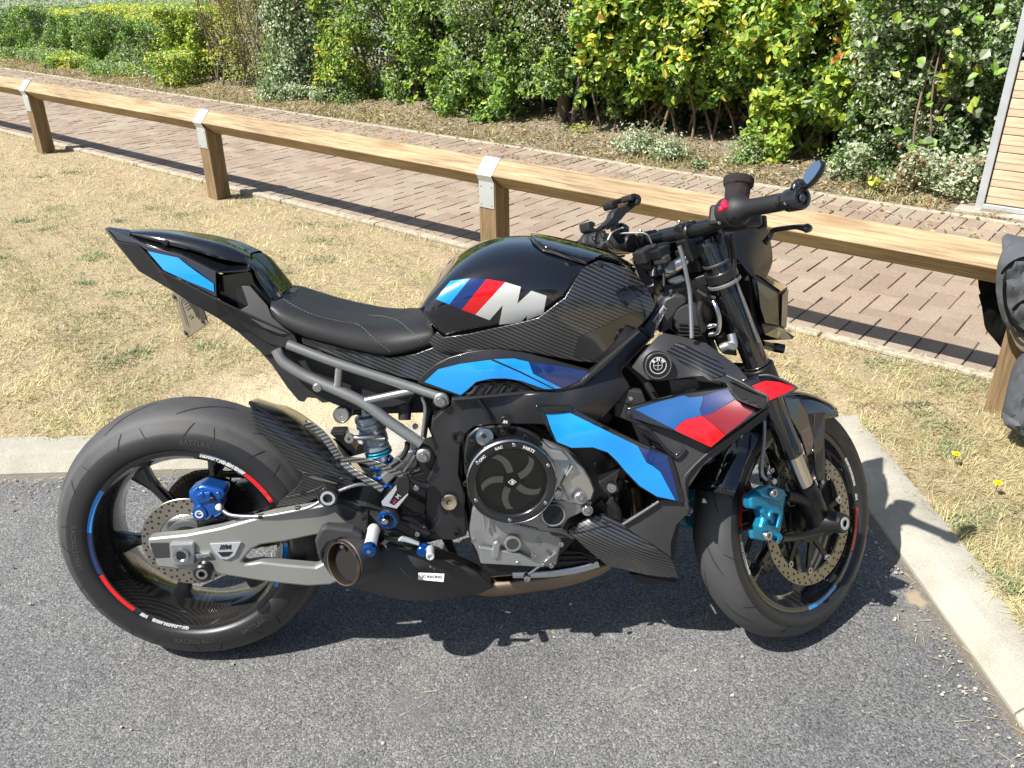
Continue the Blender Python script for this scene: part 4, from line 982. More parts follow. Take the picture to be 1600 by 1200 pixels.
# ---- subframe
sf = tube('subframe', px(S(2, (870,605,.118),(1100,692,.128),(1380,782,.138),(1572,845,.150))), .0108, M['subframe'], B, mirror=True, sn=4)
tube('subframe_tube', px(S(2, (820,628,.105),(850,680,.110),(905,722,.114),(985,765,.118),(1200,862,.132),(1330,955,.142),(1478,1058,.152))), .0128, M['subframe'], sf, mirror=True, sn=5)
tube('subframe_tube', px(S(2, (1107,695,.126),(1098,800,.126))), .0085, M['subframe'], sf, mirror=True)
tube('subframe_tube', px(S(2, (1225,862,.135),(1445,815,.140))), .0085, M['subframe'], sf, mirror=True)
lathe('weld_boss', solid(.010, .014, .002), BF.P(*S(2, (1010,797))[0], .122), (0, -1, 0), M['subframe'], sf, seg=20, mirror=True)
for (k, x, y, w_) in ((2,1572,846,.150), (4,610,356,.150)):
    p = BF.P(*S(k, (x, y))[0], w_-.012); lathe('lug', solid(.0165, .026, .003), p, (0, -1, 0), M['subframe'], sf, mirror=True, seg=28)
    lathe('bolt', [(0, .005), (.0045, .005), (.0045, .009), (.0085, .009), (.0095, .007), (.0095, 0), (.0, 0)], p+Vector((0, -.026, 0)), (0, -1, 0), M['steel'], sf, mirror=True, seg=20)
slab('lug_plate', S(4, (560,300),(640,330),(668,380),(655,480),(625,515),(585,420)), .140, .010, M['frame'], fr1, mirror=True)
# ---- carbon trim below the seat
st = panel('seat_trim', S(2, (935,572),(1060,606),(1200,640),(1335,665),(1450,650),(1550,612),(1640,590),(1700,600),(1640,640),(1560,700),(1490,775),(1380,752),(1250,712),(1120,672),(940,602)),
  S(2, (935,572,.118),(1335,665,.130),(1550,612,.132),(1700,600,.148),(1490,775,.140),(1250,712,.134),(940,602,.118)), M['carbon'], B, thick=.006, step=6, mirror=True)
# ---- tail
def tail():
    V = S(2, (42,73,.006),(150,84,.0),(300,106,.0),(560,165,.0),(700,212,.0),          # 0-4 centre line
             (60,84,.018),(150,112,.036),(235,158,.060),(400,205,.080),(545,276,.100),(690,268,.098),   # 5-10 shoulder
             (100,134,.030),(195,150,.054),(232,180,.062),(305,268,.080),(548,392,.106),             # 11-15 panel lower edge
             (740,300,.092),(700,258,.070))
    F = [(0,1,6,5),(1,2,7,6),(2,3,8,7),(3,4,9,8),(4,10,9),(5,6,12,11),(6,7,13,12),(7,8,14,13),(8,9,15,14)]
    v = px(V); v2, f2 = extr(v, F, .0); t = mk('tail_cowl', v, F, M['black_gloss'], B, False, mirror=True)
    t.modifiers.new('s', 'SOLIDIFY').thickness = .004; b = t.modifiers.new('b', 'BEVEL'); b.width = .0015; b.segments = 2
    bv = bvh_of(t)
    decal('blue_panel', S(2, (236,182),(375,212),(425,252),(536,330),(538,366),(420,318),(310,268)), bv, M['blue'], t, off=.0016, step=5, mirror=True)
    # raised pillion cover
    P_ = [S(2, (158,84,0),(300,84,0),(450,108,0),(600,142,0),(700,190,0)), S(2, (156,92,.02),(290,100,.035),(440,124,.045),(590,160,.05),(700,204,.045)), S(2, (160,100,.028),(295,128,.05),(440,158,.062),(560,192,.068),(692,224,.060)), S(2, (165,108,.028),(300,145,.05),(440,180,.064),(560,214,.070),(690,240,.060))]
    h = loft('pillion_cover', P_, M['black_gloss'], B, nu=4, nv=3)
    slab('cover_gap', S(2, (303,130),(330,134),(326,160),(300,152)), .058, .01, M['dark_in'], h)
    # under tail in grained plastic
    V = S(2, (44,78,.0),(100,136,.028),(195,152,.050),(300,268,.076),(548,396,.100),(660,450,.100),(905,560,.112),(922,600,.110),(862,622,.095),
             (200,268,.030),(350,356,.050),(430,408,.055),(560,482,.06),(650,545,.06),(770,650,.07),(850,640,.09))
    F = [(0,9,2,1),(2,9,10,3),(3,10,11,4),(4,11,12,5),(5,12,13,6),(6,13,14,15),(6,15,8,7)]
    u = mk('undertail', px(V), F, M['black_plastic'], B, False, mirror=True); u.modifiers.new('s', 'SOLIDIFY').thickness = .004; b = u.modifiers.new('b', 'BEVEL'); b.width = .0015; b.segments = 2
    # bottom closing plate between both sides
    cl = px([(p[0], p[1], w_) for p, w_ in zip(S(2, (44,78),(200,268),(430,408),(650,545),(770,650)), (.004, .030, .055, .06, .07))]); vs = []
    for p in cl: vs += [p, Vector((p.x, -p.y, p.z))]
    mk('tail_floor', vs, [(2*i, 2*i+2, 2*i+3, 2*i+1) for i in range(len(cl)-1)], M['black_plastic'], u)
    # recess walls beside the seat
    slab('recess_panel', S(2, (556,292),(690,272),(745,300),(800,380),(880,520),(900,560),(650,452),(560,400)), .076, .02, M['black_gloss2'], u, mirror=True)
    panel('seat_flank', S(2, (660,340),(700,340),(780,430),(800,480),(860,535),(905,560),(840,560),(760,530),(650,452),(692,430)), S(2, (660,340,.082),(780,430,.098),(905,560,.112),(650,452,.096)), M['grey_plastic'], u, mirror=True)
    panel('seat_bridge', S(2, (690,240),(720,215),(760,250),(800,320),(835,352),(812,385),(795,410),(760,380),(720,330)), S(2, (690,240,.085),(720,215,.05),(800,320,.06),(835,352,.07),(795,410,.09)), M['black_gloss'], u)
    loft('tail_bridge', [S(2, (672,170,0),(712,208,0),(760,262,0),(812,330,0),(845,372,0)), S(2, (676,200,.05),(712,232,.055),(758,284,.06),(808,350,.065),(835,392,.07)), S(2, (684,240,.08),(712,262,.084),(750,312,.088),(795,378,.09),(812,410,.092))], M['black_gloss2'], u, nu=4, nv=3)
    tube('trim_edge', px(S(2, (700,238,.088),(722,260,.09),(735,300,.09),(765,345,.092),(800,392,.095))), .003, M['black_gloss2'], u, sn=4)
    panel('lower_trim', S(2, (560,402),(650,455),(900,562),(918,600),(860,622),(780,600),(690,540),(600,470)), S(2, (560,402,.103),(900,562,.114),(860,622,.104),(690,540,.085)), M['black_plastic'], u, mirror=True)
    # battery / mudguard box under the subframe
    panel('inner_mudguard', S(2, (640,538),(760,600),(930,615),(1120,700),(1330,790),(1450,830),(1420,880),(1250,900),(1180,905),(1100,884),(1060,868),(1030,872),(1000,850),(960,848),(945,868),(920,862),(868,800),(800,700),(720,610)), S(2, (640,538,.058),(930,615,.085),(1330,790,.11),(1180,905,.10),(868,800,.075)), M['black_plastic'], B, thick=.02, mirror=True)
    return t, u
tail_cowl, undertail = tail()
for xx in (0,): # inner core so the bike is not hollow
    g = ([], [])
    for u_, v_, w1, sx, sz in ((545, 575, .0, .16, .09), (640, 600, .0, .20, .12)):
        p = BF.P(u_, v_, 0.0); g = join_geo(g, box_geo((p.x, 0, p.z+.01), (sx, .15, sz)))
    mk('battery_tray', *g, M['black_plastic'], B, bevel=.01)
# ---- number plate
def plate_build():
    # corners as seen: top-left (347,372) far side, bottom-left (412,578) far side low, bottom-right (508,512) near low, top-right (490,440) near
    tl = BF.P(*S(2, (347,374))[0], -.14); bl = BF.P(*S(2, (412,578))[0], -.12); br = BF.P(*S(2, (508,512))[0], .0); tr = tl+(br-bl)
    vs = [tl, tr, br, bl]; n = (tr-tl).cross(bl-tl).normalized(); vs2 = vs+[v+n*.003 for v in vs]
    o = mk('number_plate', vs2, [(0,1,2,3),(7,6,5,4),(0,4,5,1),(1,5,6,2),(2,6,7,3),(3,7,4,0)], M['plate'], B, bevel=.001)
    cen = (tl+br)/2; ex = (tr-tl).normalized(); ey = (tl-bl).normalized(); nn = ex.cross(ey); side = -1 if nn.dot(cen-BF.o) > 0 else 1
    def rect(x0, x1, y0, y1, m, nm, h=.0045):
        q = [cen+ex*x+ey*y+nn*side*h for x, y in ((x0, y0), (x1, y0), (x1, y1), (x0, y1))]; mk(nm, q, [(0,1,2,3)], m, o)
    W_ = (tr-tl).length; H_ = (tl-bl).length
    for s in (-1, 1): rect(s*W_*.24-.003, s*W_*.24+.003, -H_*.28, H_*.28, M['plate_edge'], 'cut_line')
    rect(-W_*.22, W_*.22, H_*.27, H_*.30, M['plate_edge'], 'cut_line')
    for k, yy in enumerate((.15, .02, -.18)): rect(-W_*(.14-.03*k), W_*(.14-.03*k), H_*yy, H_*(yy+.035), M['plate_edge'], 'print_line')
    for sx in (-.4, .4):
        for sy in (-.4, .4): mk('plate_screw', *lathe_geo(solid(.006, .003, .001), cen+ex*W_*sx+ey*H_*sy+nn*side*.003, nn*side, 12), M['black_satin'], o)
    mk('plate_bracket', *tube_geo([(tl+tr)/2, (tl+tr)/2+Vector((.10, 0, .06))], .012), M['black_plastic'], o)
plate_build()
# ---- rear hugger
hg = loft('rear_hugger', [
 S(1, (1120,338,-.112),(1170,372,-.112),(1225,410,-.112),(1300,470,-.11),(1360,520,-.11)),
 S(1, (960,160,-.085),(1050,170,-.085),(1150,236,-.085),(1250,330,-.085),(1350,430,-.085)),
 S(1, (905,113,-.02),(1010,150,-.02),(1115,214,-.02),(1230,318,-.02),(1330,420,-.02)),
 S(1, (878,115,.055),(985,160,.06),(1092,230,.06),(1210,332,.06),(1310,430,.06)),
 S(1, (860,127,.098),(955,190,.100),(1062,272,.102),(1185,362,.102),(1290,440,.100)),
 S(1, (862,160,.112),(950,240,.113),(1060,320,.114),(1190,400,.112),(1280,450,.108)),
 S(1, (888,242,.114),(962,305,.115),(1078,420,.116),(1190,455,.114),(1270,470,.110))], M['carbon_d'], B, nu=6, nv=4, mirror=False)
hg.modifiers.new('s', 'SOLIDIFY').thickness = .003
panel('hugger_side', S(1, (1078,412),(1076,440),(1050,475),(985,530),(962,562),(1062,552),(1145,512),(1290,470),(1275,440),(1180,420)), S(1, (1078,412,.117),(962,562,.113),(1290,470,.110)), M['carbon_d'], hg, thick=.004, mirror=True)
tube('hugger_edge', px(S(1, (858,125,.099),(955,188,.101),(1062,270,.103),(1185,360,.103))), .0035, M['black_gloss2'], hg, sn=4)
# ---- swingarm
sa = panel('swingarm', S(1, (445,682),(600,667),(740,640),(950,582),(1090,558),(1212,540),(1300,560),(1345,600),(1345,660),(1130,668),(1000,696),(905,709),(868,728),(828,776),(840,788),(905,778),(1010,790),(1130,800),(1185,770),(1235,800),(1250,850),(1190,872),(1100,878),(1000,868),(900,856),(775,836),(700,822),(560,808),(482,798),(470,745),(448,722)),
  S(1, (445,682,.150),(482,798,.150),(740,640,.152),(775,836,.150),(950,582,.148),(1100,878,.142),(1212,540,.135),(1345,650,.120),(1000,740,.142)), M['alu_arm'], B, thick=.032, step=9, bevel=.007, mirror=True)
slab('arm_bevel', S(1, (1212,540),(1232,536),(1304,572),(1345,605),(1345,662),(1290,668),(1225,590)), .142, .03, M['grey_plastic'], sa, bevel=.006, mirror=True)
bd = slab('swingarm_badge', S(1, (697,704),(826,697),(800,752),(770,769),(742,765),(716,738)), .1545, .004, M['pale'], sa, bevel=.001)
text_on('badge_print', '///M', *S(1, (762,718))[0], .1555, .016, M['dark_in'], bd, ang=-1, bold=.0006, shear=.2)
slab('badge_bar', S(1, (730,738),(792,736),(775,754),(748,756)), .1555, .001, M['dark_in'], bd, bevel=0)
ab = slab('axle_block', S(1, (535,704),(634,700),(638,788),(548,796)), .160, .03, M['alu'], sa, bevel=.004, mirror=True)
lathe('axle_nut', [(.0135, 0), (.0175, .002), (.0175, .006), (.0125, .006), (.0105, .004), (.0105, -.004), (0, -.004)], BF.P(*S(1, (583,749))[0], .163), (0, -1, 0), M['steel'], sa, seg=4*7, auto=20)
lathe('axle_hole', solid(.0095, .0006), BF.P(*S(1, (583,749))[0], .1675), (0, -1, 0), M['dark_in'], sa)
slab('axle_slot', S(1, (452,700),(532,698),(536,760),(474,762)), .1515, .002, M['grey_plastic'], sa, bevel=.001)
slab('chain_adjuster', S(1, (636,745),(700,742),(704,760),(640,766)), .158, .014, M['steel'], sa, bevel=.003)
sp = lathe('stand_bobbin', [(0, .024), (.006, .024), (.006, .030), (.0165, .030), (.0205, .026), (.0205, .021), (.013, .016), (.013, .006), (.019, 0), (.019, -.004)], BF.P(*S(1, (683,800))[0], .150), (0, -1, 0), M['black_satin'], sa, mirror=True)
lathe('bobbin_ring', [(.0075, .031), (.013, .031), (.013, .0315), (.0075, .0315)], BF.P(*S(1, (683,800))[0], .150), (0, -1, 0), M['steel'], sa, closed=True)
sp = lathe('frame_slider', [(0, .030), (.008, .030), (.009, .034), (.0215, .034), (.0245, .029), (.0245, .018), (.016, .012), (.016, -.01)], BF.P(*S(1, (1190,492))[0], .135), (0, -1, 0), M['black_gloss2'], B, mirror=True)
lathe('slider_ring', [(.011, .0345), (.0165, .0345), (.0165, .036), (.011, .036)], BF.P(*S(1, (1190,492))[0], .135), (0, -1, 0), M['pale'], sp, closed=True)
tube('brake_hose', px(S(1, (745,560,.13),(780,585,.14),(850,592,.145),(930,590,.15),(1020,575,.15),(1100,556,.15),(1150,530,.15),(1200,500,.145),(1290,465,.13),(1350,462,.12))), .0042, M['hose'], B, sn=5)
for x, y in ((905,592),(1055,560)): lathe('hose_clip', solid(.0058, .012, .001), BF.P(*S(1, (x-8, y))[0], .148), (1, 0, .1), M['black_satin'], B, seg=14)
# rear caliper
rc = panel('rear_caliper', S(1, (610,488),(665,462),(755,485),(762,508),(740,528),(748,560),(722,575),(690,610),(640,608),(628,580),(632,545),(612,520)), S(1, (610,488,.118),(755,485,.120),(640,608,.125),(690,550,.130)), M['rcaliper'], B, thick=.05, step=8, bevel=.005)
c0 = BF.P(*S(1, (661,575))[0], .126); cc = lathe('piston_cap', [(0, .010), (.010, .010), (.0155, .009), (.0175, .006), (.0175, 0)], c0, (0, -1, 0), M['rcaliper'], rc)
lathe('cap_print', [(.006, 0), (.0095, 0), (.0095, .0006), (.006, .0006)], c0+Vector((0, -.0105, 0)), (0, -1, 0), M['white'], cc, closed=True)
box('cap_print', c0+Vector((.002, -.0108, .0015)), (.008, .0006, .0022), M['white'], cc, bevel=0)
for x, y, r in ((668,500,.005),(712,522,.007),(650,478,.004),(735,500,.006)): lathe('caliper_bolt', solid(r, .006, .001), BF.P(*S(1, (x, y))[0], .131), (0, -1, 0), M['rcaliper'] if r < .007 else M['black_satin'], rc, seg=14)
slab('caliper_bridge', S(1, (640,505),(700,495),(705,530),(650,545)), .134, .01, M['rcaliper'], rc, bevel=.003)
slab('caliper_bridge', S(1, (700,560),(745,545),(750,580),(715,600)), .130, .02, M['rcaliper'], rc, bevel=.004)
lathe('banjo_bolt', solid(.0075, .010, .002), BF.P(*S(1, (738,550))[0], .13), (0, -1, 0), M['wire'], rc, seg=14)
slab('caliper_bracket', S(1, (640,600),(700,590),(760,610),(740,640),(650,650)), .110, .02, M['black_satin'], rc)
# ============================================================ engine, exhaust, footrest, shock, fairing
def P1(k, x, y, w_, fr=BF): return fr.P(*Z(k, [(x, y)])[0], w_)
def bolt(name, p, r, mat, parent, h=.006, fr=BF, ax=(0, -1, 0), sock=True):
    pr = [(0, h*.35), (r*.48, h*.35), (r*.52, h), (r*.86, h), (r, h*.7), (r, 0)] if sock else solid(r, h, r*.15)
    return lathe(name, pr, p, ax, mat, parent, seg=20, fr=fr)
# block: one body seen through the gaps
eg = slab('engine', S(5, (150,250),(330,170),(560,230),(760,300),(900,330),(990,420),(1010,560),(960,690),(880,760),(760,880),(640,1010),(245,990),(190,870),(150,600)), .120, .24, M['black_satin'], B, bevel=.01)
slab('cylinder_head', S(5, (560,225),(880,180),(1000,260),(1090,420),(1040,560),(930,660),(780,420),(640,300)), .105, .21, M['black_plastic'], eg, bevel=.006)
for k, (x, y) in enumerate(((905,600),(965,640),(1000,690))):
    pass
cc_ = panel('crankcase_cover', S(5, (250,640),(300,700),(430,735),(560,700),(640,640),(700,640),(870,650),(850,690),(790,720),(735,745),(700,800),(640,790),(690,850),(712,880),(690,905),(668,1000),(640,1010),(250,992),(232,930),(195,860),(188,800),(205,690)),
  S(5, (250,640,.165),(640,1010,.150),(430,800,.172),(870,650,.165),(250,992,.150)), M['alu_cast'], eg, thick=.04, step=9, bevel=.004)
uc = panel('timing_cover', S(5, (560,285),(600,305),(640,325),(735,375),(820,465),(862,530),(882,585),(866,640),(800,668),(740,662),(690,640),(640,600),(655,520),(640,430),(600,350)),
  S(5, (560,285,.150),(735,375,.160),(882,585,.160),(690,600,.178),(650,450,.172)), M['alu'], eg, thick=.04, step=9, bevel=.006)
slab('timing_rib', S(5, (595,320),(640,360),(700,370),(740,410),(735,430),(630,425),(590,370)), .186, .015, M['alu'], uc, bevel=.005)
for (x0, y0, x1, y1) in ((700,560,740,640),(760,450,690,560),(640,700,610,780),(262,700,275,800),(290,700,300,790),(330,880,340,965),(250,905,400,930)):
    tube('casting_rib', [P1(5, x0, y0, .176), P1(5, x1, y1, .176)], .0028, M['alu_cast'], cc_)
slab('cast_step', S(5, (240,900),(400,925),(470,940),(560,990),(600,1000),(600,1012),(250,992)), .178, .012, M['alu'], cc_, bevel=.003)
slab('cast_boss', S(5, (320,880),(345,870),(358,890),(350,960),(330,970),(312,960)), .184, .012, M['alu'], cc_, bevel=.003)
# clutch cover
cl = panel('clutch_cover', S(5, (178,285),(205,262),(232,240),(300,232),(382,226),(450,235),(520,262),(570,290),(615,350),(655,440),(662,520),(640,600),(600,650),(520,700),(430,722),(330,712),(260,680),(210,620),(178,560),(160,480),(158,380)),
  S(5, (178,285,.172),(382,226,.172),(570,290,.176),(662,520,.178),(430,722,.180),(210,620,.176),(158,380,.172),(410,500,.160)), M['frame'], eg, thick=.04, step=9, bevel=.005)
cen = P1(5, 421, 528, .188)
ring = lathe('clutch_ring', [(.076, -.004), (.076, .012), (.0785, .016), (.082, .018), (.094, .018), (.0985, .014), (.100, .008), (.100, -.004)], cen, (0, -1, 0), M['black_gloss2'], cl, seg=96, closed=True)
lathe('ring_edge', [(.0955, .0184), (.0985, .0150), (.0992, .0152), (.0960, .0190)], cen, (0, -1, 0), M['steel'], ring, seg=96, closed=True)
basket = lathe('clutch_basket', [(0, .0), (.020, .0), (.022, -.004), (.070, -.004), (.076, .001), (.076, .004)], cen, (0, -1, 0), M['black_satin'], cl, seg=64)
M['basket'] = simple('clutch plate metal', (.62, .61, .58), .5, .4, bump=.3, bscale=300, var=.15)
for k in range(5):
    a = R(72*k+100); vs, fs = [], []
    for i in range(7):
        t = i/6; r = .020+.048*t; aa = a+.38*t*t
        for s in (-.0075, .0075): vs.append(on_wheel((cen.x, 0, cen.z), r, -cen.y+.0045, aa+s/max(r, .02)))
        if i: b = 2*i; fs.append((b-2, b-1, b+1, b))
    v, f = extr(vs, fs, .006); mk('clutch_spoke', v, f, M['basket'], basket)
lathe('clutch_hub', [(0, .008), (.014, .008), (.017, .005), (.017, -.002)], cen, (0, -1, 0), M['dark_in'], basket)
gl = lathe('clutch_window', [(0, .012), (.076, .012), (.076, .010), (0, .010)], cen, (0, -1, 0), M['window'], cl, seg=64)
vs, fs = [], []
for k in range(4):
    a0 = R(90*k); a1 = R(90*k+90); 
    q = [(math.cos(a0)*.0095, math.sin(a0)*.0075), (math.cos(a1)*.0095, math.sin(a1)*.0075), (math.cos(a1)*.0075, math.sin(a1)*.0055), (math.cos(a0)*.0075, math.sin(a0)*.0055)]
    b = len(vs); vs += [cen+Vector((x+.001, -.0130, z)) for x, z in q]; fs.append((b, b+1, b+2, b+3))
for r0 in (0,):
    b = len(vs); vs += [cen+Vector((x+.001, -.0130, z)) for x, z in ((-.002, -.003), (.003, -.003), (.003, .003), (-.002, .003))]; fs.append((b, b+1, b+2, b+3))
mk('window_logo', vs, fs, M['wire'], gl)
def ring_word(t, amid, size): 
    vs, fs = text_geo(t, size, .0004); out = [on_wheel((cen.x, 0, cen.z), .086+p.y, -cen.y+.0188, amid-p.x/.086) for p in vs]; mk('ring_lettering', out, fs, M['white'], ring)
ring_word('CNC', R(137), .0085); ring_word('RAC', R(108), .0085); ring_word('PARTS', R(64), .0095)
for k in range(6): bolt('ring_bolt', on_wheel((cen.x, 0, cen.z), .088, -cen.y+.018, R(86+60*k)), .0042, M['steel'], ring, .0015)
for x, y in ((372,262),(500,290),(598,385),(205,318),(172,430),(168,545),(620,560),(300,705),(560,660)):
    bolt('cover_bolt', P1(5, x, y, .182), .0060, M['black_gloss2'], cl, .008)
oc = lathe('oil_filler_cap', [(0, .012), (.008, .012), (.0085, .016), (.012, .016), (.0125, .010), (.019, .009), (.020, .005), (.020, -.004)], P1(5, 270, 290, .178), (.12, -1, .2), M['steel'], cl, seg=6*5, auto=20)
lathe('cap_recess', solid(.0055, .0010), P1(5, 270, 288, .1950), (.12, -1, .2), M['dark_in'], oc, seg=6)
for x, y, r, w_ in ((677,602,.0125,.182),(800,622,.0145,.178),(838,690,.0125,.172)):
    o = lathe('cover_boss', solid(r, .012, .002), P1(5, x, y, w_), (0, -1, 0), M['alu_cast'], uc, seg=28); bolt('bolt', P1(5, x, y, w_+.012), r*.62, M['steel'], o, .004)
o = lathe('crank_plug', [(0, .004), (.0215, .004), (.023, .006), (.0265, .007), (.028, .004), (.028, -.01)], P1(5, 650, 718, .180), (0, -1, 0), M['alu'], cc_, seg=40); lathe('plug_face', [(0, .0015), (.004, .0015), (.0045, .003), (.0225, .0032), (.023, 0)], P1(5, 650, 718, .1845), (0, -1, 0), M['black_satin'], o, seg=40)
o = lathe('oil_window', [(0, .001), (.0135, .001), (.014, .004), (.0185, .004), (.0195, 0)], P1(5, 428, 880, .176), (0, -1, 0), M['alu'], cc_, seg=40); lathe('oil_glass', solid(.0135, .0012), P1(5, 428, 880, .1775), (0, -1, 0), M['clutch_glass'], o, seg=30)
for x, y, r in ((693,880,.0075),(212,862,.0065),(540,943,.006),(575,880,.005),(455,985,.005),(640,1000,.006)): bolt('bolt', P1(5, x, y, .176), r, M['steel'], cc_, .005)
tube('sensor_cable', [P1(5, *p, .188) for p in ((345,748),(400,762),(440,772))], .0016, M['black_plastic'], cc_, sn=3)
def coil(name, p0, p1, r, n, rw, mat, parent):
    d = p1-p0; u = d.orthogonal().normalized(); v = d.normalized().cross(u)
    tube(name, [p0+d*(i/(n*10))+(u*math.cos(2*math.pi*i/10)+v*math.sin(2*math.pi*i/10))*r for i in range(n*10+1)], rw, mat, parent, seg=6)
coil('cable_spring', P1(5, 435, 768, .190), P1(5, 565, 800, .190), .0032, 9, .0011, M['black_plastic'], cc_)
tube('lever_cable', [P1(5, *p, .190) for p in ((565,800),(640,810),(700,820),(760,850))], .0035, M['grey_plastic'], cc_, sn=3)
slab('cable_bracket', S(5, (620,795),(700,800),(730,820),(745,850),(690,850),(640,835)), .186, .01, M['grey_plastic'], cc_, bevel=.002)
tube('link_rod', [P1(5, 508, 1052, .150), P1(5, 600, 985, .155), P1(5, 672, 925, .160)], .0034, M['steel'], eg, sn=2)
lathe('rod_end', [(0, .009), (.004, .009), (.0045, .013), (.0075, .012), (.0085, .004), (.0085, -.004)], P1(5, 506, 1062, .150), (0, -1, 0), M['steel'], eg, seg=18)
# engine mount
mt = slab('engine_mount', S(5, (900,540),(950,510),(1030,460),(1010,500),(1000,540),(1015,590),(980,612),(930,600)), .185, .03, M['black_gloss2'], B, bevel=.004, mirror=True); bolt('mount_bolt', P1(5, 972, 568, .188), .0115, M['steel'], mt, .008)
# dark hoses and header pipes between engine and fairing
for w_, pts in ((.12, ((900,640),(960,700),(980,760))), (.13, ((960,640),(1000,700),(1010,760))), (.10, ((1020,520),(990,620),(990,740)))): tube('coolant_hose', [P1(5, *p, w_) for p in pts], .012, M['black_plastic'], B, sn=4)
for k, w_ in enumerate((-.07, -.025, .03, .08)):
    tube('header_pipe', [P1(5, 1090, 560, w_), P1(5, 1120, 700, w_), P1(5, 1080, 860, w_*.9), P1(5, 960, 960, w_*.7), P1(5, 800, 1010, w_*.5), P1(5, 640, 1060, w_*.4+.02)], .0165, M['exhaust'], B, sn=5, seg=14)
# collector seen under the engine
tube('collector_pipe', [P1(5, *p, w_) for *p, w_ in ((955,985,.07),(890,1012,.075),(800,1042,.075),(690,1070,.07),(500,1098,.065),(310,1118,.06),(200,1110,.05))], [.017,.021,.023,.023,.024,.025,.024], M['exhaust'], B, sn=5, seg=20)
tube('lower_pipe', [P1(5, *p, w_) for *p, w_ in ((900,985,.10),(780,1018,.10),(620,1040,.10),(430,1045,.09))], .012, M['steel'], B, sn=4)
slab('oil_pan', S(5, (245,985),(640,1005),(720,900),(900,980),(880,1010),(600,1040),(320,1050),(260,1040)), .100, .20, M['black_satin'], B, bevel=.006)
for k in range(3): tube('sump_fin', [P1(5, 680, 925+28*k, .112), P1(5, 800+20*k, 925+24*k, .112), P1(5, 880, 960+14*k, .105)], .004, M['black_satin'], B)
# ---- exhaust silencer
ex = panel('silencer', S(4, (38,815),(72,752),(100,744),(235,760),(300,790),(345,850),(372,880),(420,830),(560,850),(640,900),(760,930),(880,985),(955,1040),(970,1062),(900,1095),(700,1128),(520,1130),(400,1105),(270,1072),(190,1045),(120,1000),(60,910)),
  S(4, (38,815,.165),(100,744,.160),(300,790,.175),(190,930,.158),(300,960,.180),(190,1045,.168),(270,1072,.150),(400,1105,.125),(700,1128,.10),(970,1062,.09),(880,985,.125),(640,900,.150),(560,960,.175),(420,830,.165),(450,1010,.170)), M['sil'] if 'sil' in M else M['grey_plastic'], B, thick=.05, step=9, bevel=.004)
slab('silencer_cap', S(4, (40,815),(74,750),(100,744),(235,760),(285,790),(300,850),(262,822),(180,806),(110,832),(80,880),(78,930),(52,890)), .207, .03, M['grey_plastic'], ex, bevel=.006)
M['pipe_in'] = simple('dark brown pipe', (.06, .045, .035), .4, .7); ta = Vector((-.62, -.76, .10)).normalized(); tc = P1(4, 192, 934, .225)  # pipe wall in a darker brown metal than the lip
lathe('silencer_sleeve', [(.0510, -.065), (.0530, -.060), (.0530, -.004), (.0510, -.002)], tc, ta, M['grey_plastic'], ex, seg=48)
tp = lathe('tail_pipe', [(.050, -.06), (.050, .002), (.048, .005), (.0465, .003), (.0455, -.002), (.0445, -.05), (0, -.055)], tc, ta, M['pipe_in'], ex, seg=48)
lathe('pipe_lip', [(.0505, .000), (.0505, .004), (.0490, .0065), (.0465, .0055), (.0465, .002), (.047, .001)], tc, ta, M['exhaust'], tp, seg=48, closed=True)
lathe('inner_pipe', [(.0135, -.05), (.0135, -.006), (.0165, -.006), (.0165, -.05)], tc+Vector((.010, 0, -.022)), ta, M['steel'], tp, seg=24, closed=True)
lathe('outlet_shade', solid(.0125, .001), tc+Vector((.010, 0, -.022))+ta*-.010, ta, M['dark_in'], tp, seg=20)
lathe('bore_shade', solid(.0440, .001), tc+ta*-.014, ta, M['dark_in'], tp, seg=30)  # dark disc set across the pipe stands in for its inner shade
bolt('cap_screw', P1(4, 182, 842, .212), .0045, M['steel'], ex)
lb = slab('exhaust_label', S(4, (579,984),(714,990),(710,1031),(577,1019)), .1845, .0015, M['white'], ex, bevel=0)
M['label_white'] = simple('label white', (.75, .77, .78), .4)
lb.data.materials[0] = M['label_white']
text_on('label_print', 'SC RACING', *S(4, (648,1005))[0], .185, .0095, M['dark_in'], lb, ang=-4, bold=.0002, sx=.95)
for x, y in ((642,948),(662,962)): bolt('bolt', P1(4, x, y, .168), .003, M['steel'], ex, .003)
# ---- belly wing in carbon and the side body above it
bw = panel('belly_wing', S(10, (255,470),(300,440),(440,375),(560,318),(680,330),(800,370),(880,440),(1000,530),(1180,640),(1310,725),(1385,790),(1420,850),(1465,995),(1300,985),(1140,965),(1000,940),(850,900),(700,870),(560,760),(430,650),(370,590),(280,520)),
  S(10, (255,470,.150),(560,318,.160),(880,440,.172),(1385,790,.170),(1465,995,.150),(1000,940,.150),(560,760,.165),(280,520,.158),(800,650,.190),(1100,800,.185)), M['carbon'], B, thick=.008, step=6, mirror=True)
tube('wing_crease', [P1(10, *p) for p in ((275,512,.164),(430,440,.182),(590,392,.186),(700,400,.182))], .0016, M['carbon'], bw, sn=4)
slab('lower_fin', S(10, (930,955),(1040,960),(1150,985),(1400,1030),(1455,1030),(1420,1060),(1200,1075),(1040,1085),(980,1020)), .120, .10, M['black_plastic'], bw, bevel=.003, mirror=False)
bs = panel('belly_side', S(10, (850,405),(900,370),(1250,155),(1360,150),(1540,185),(1570,220),(1560,300),(1440,420),(1380,620),(1385,780),(1310,722),(1180,635),(1000,528),(880,438)),
  S(10, (850,405,.178),(1250,155,.205),(1540,185,.225),(1385,780,.185),(1000,528,.185),(1300,450,.200)), M['grey_plastic'], B, thick=.006, step=9, mirror=True)
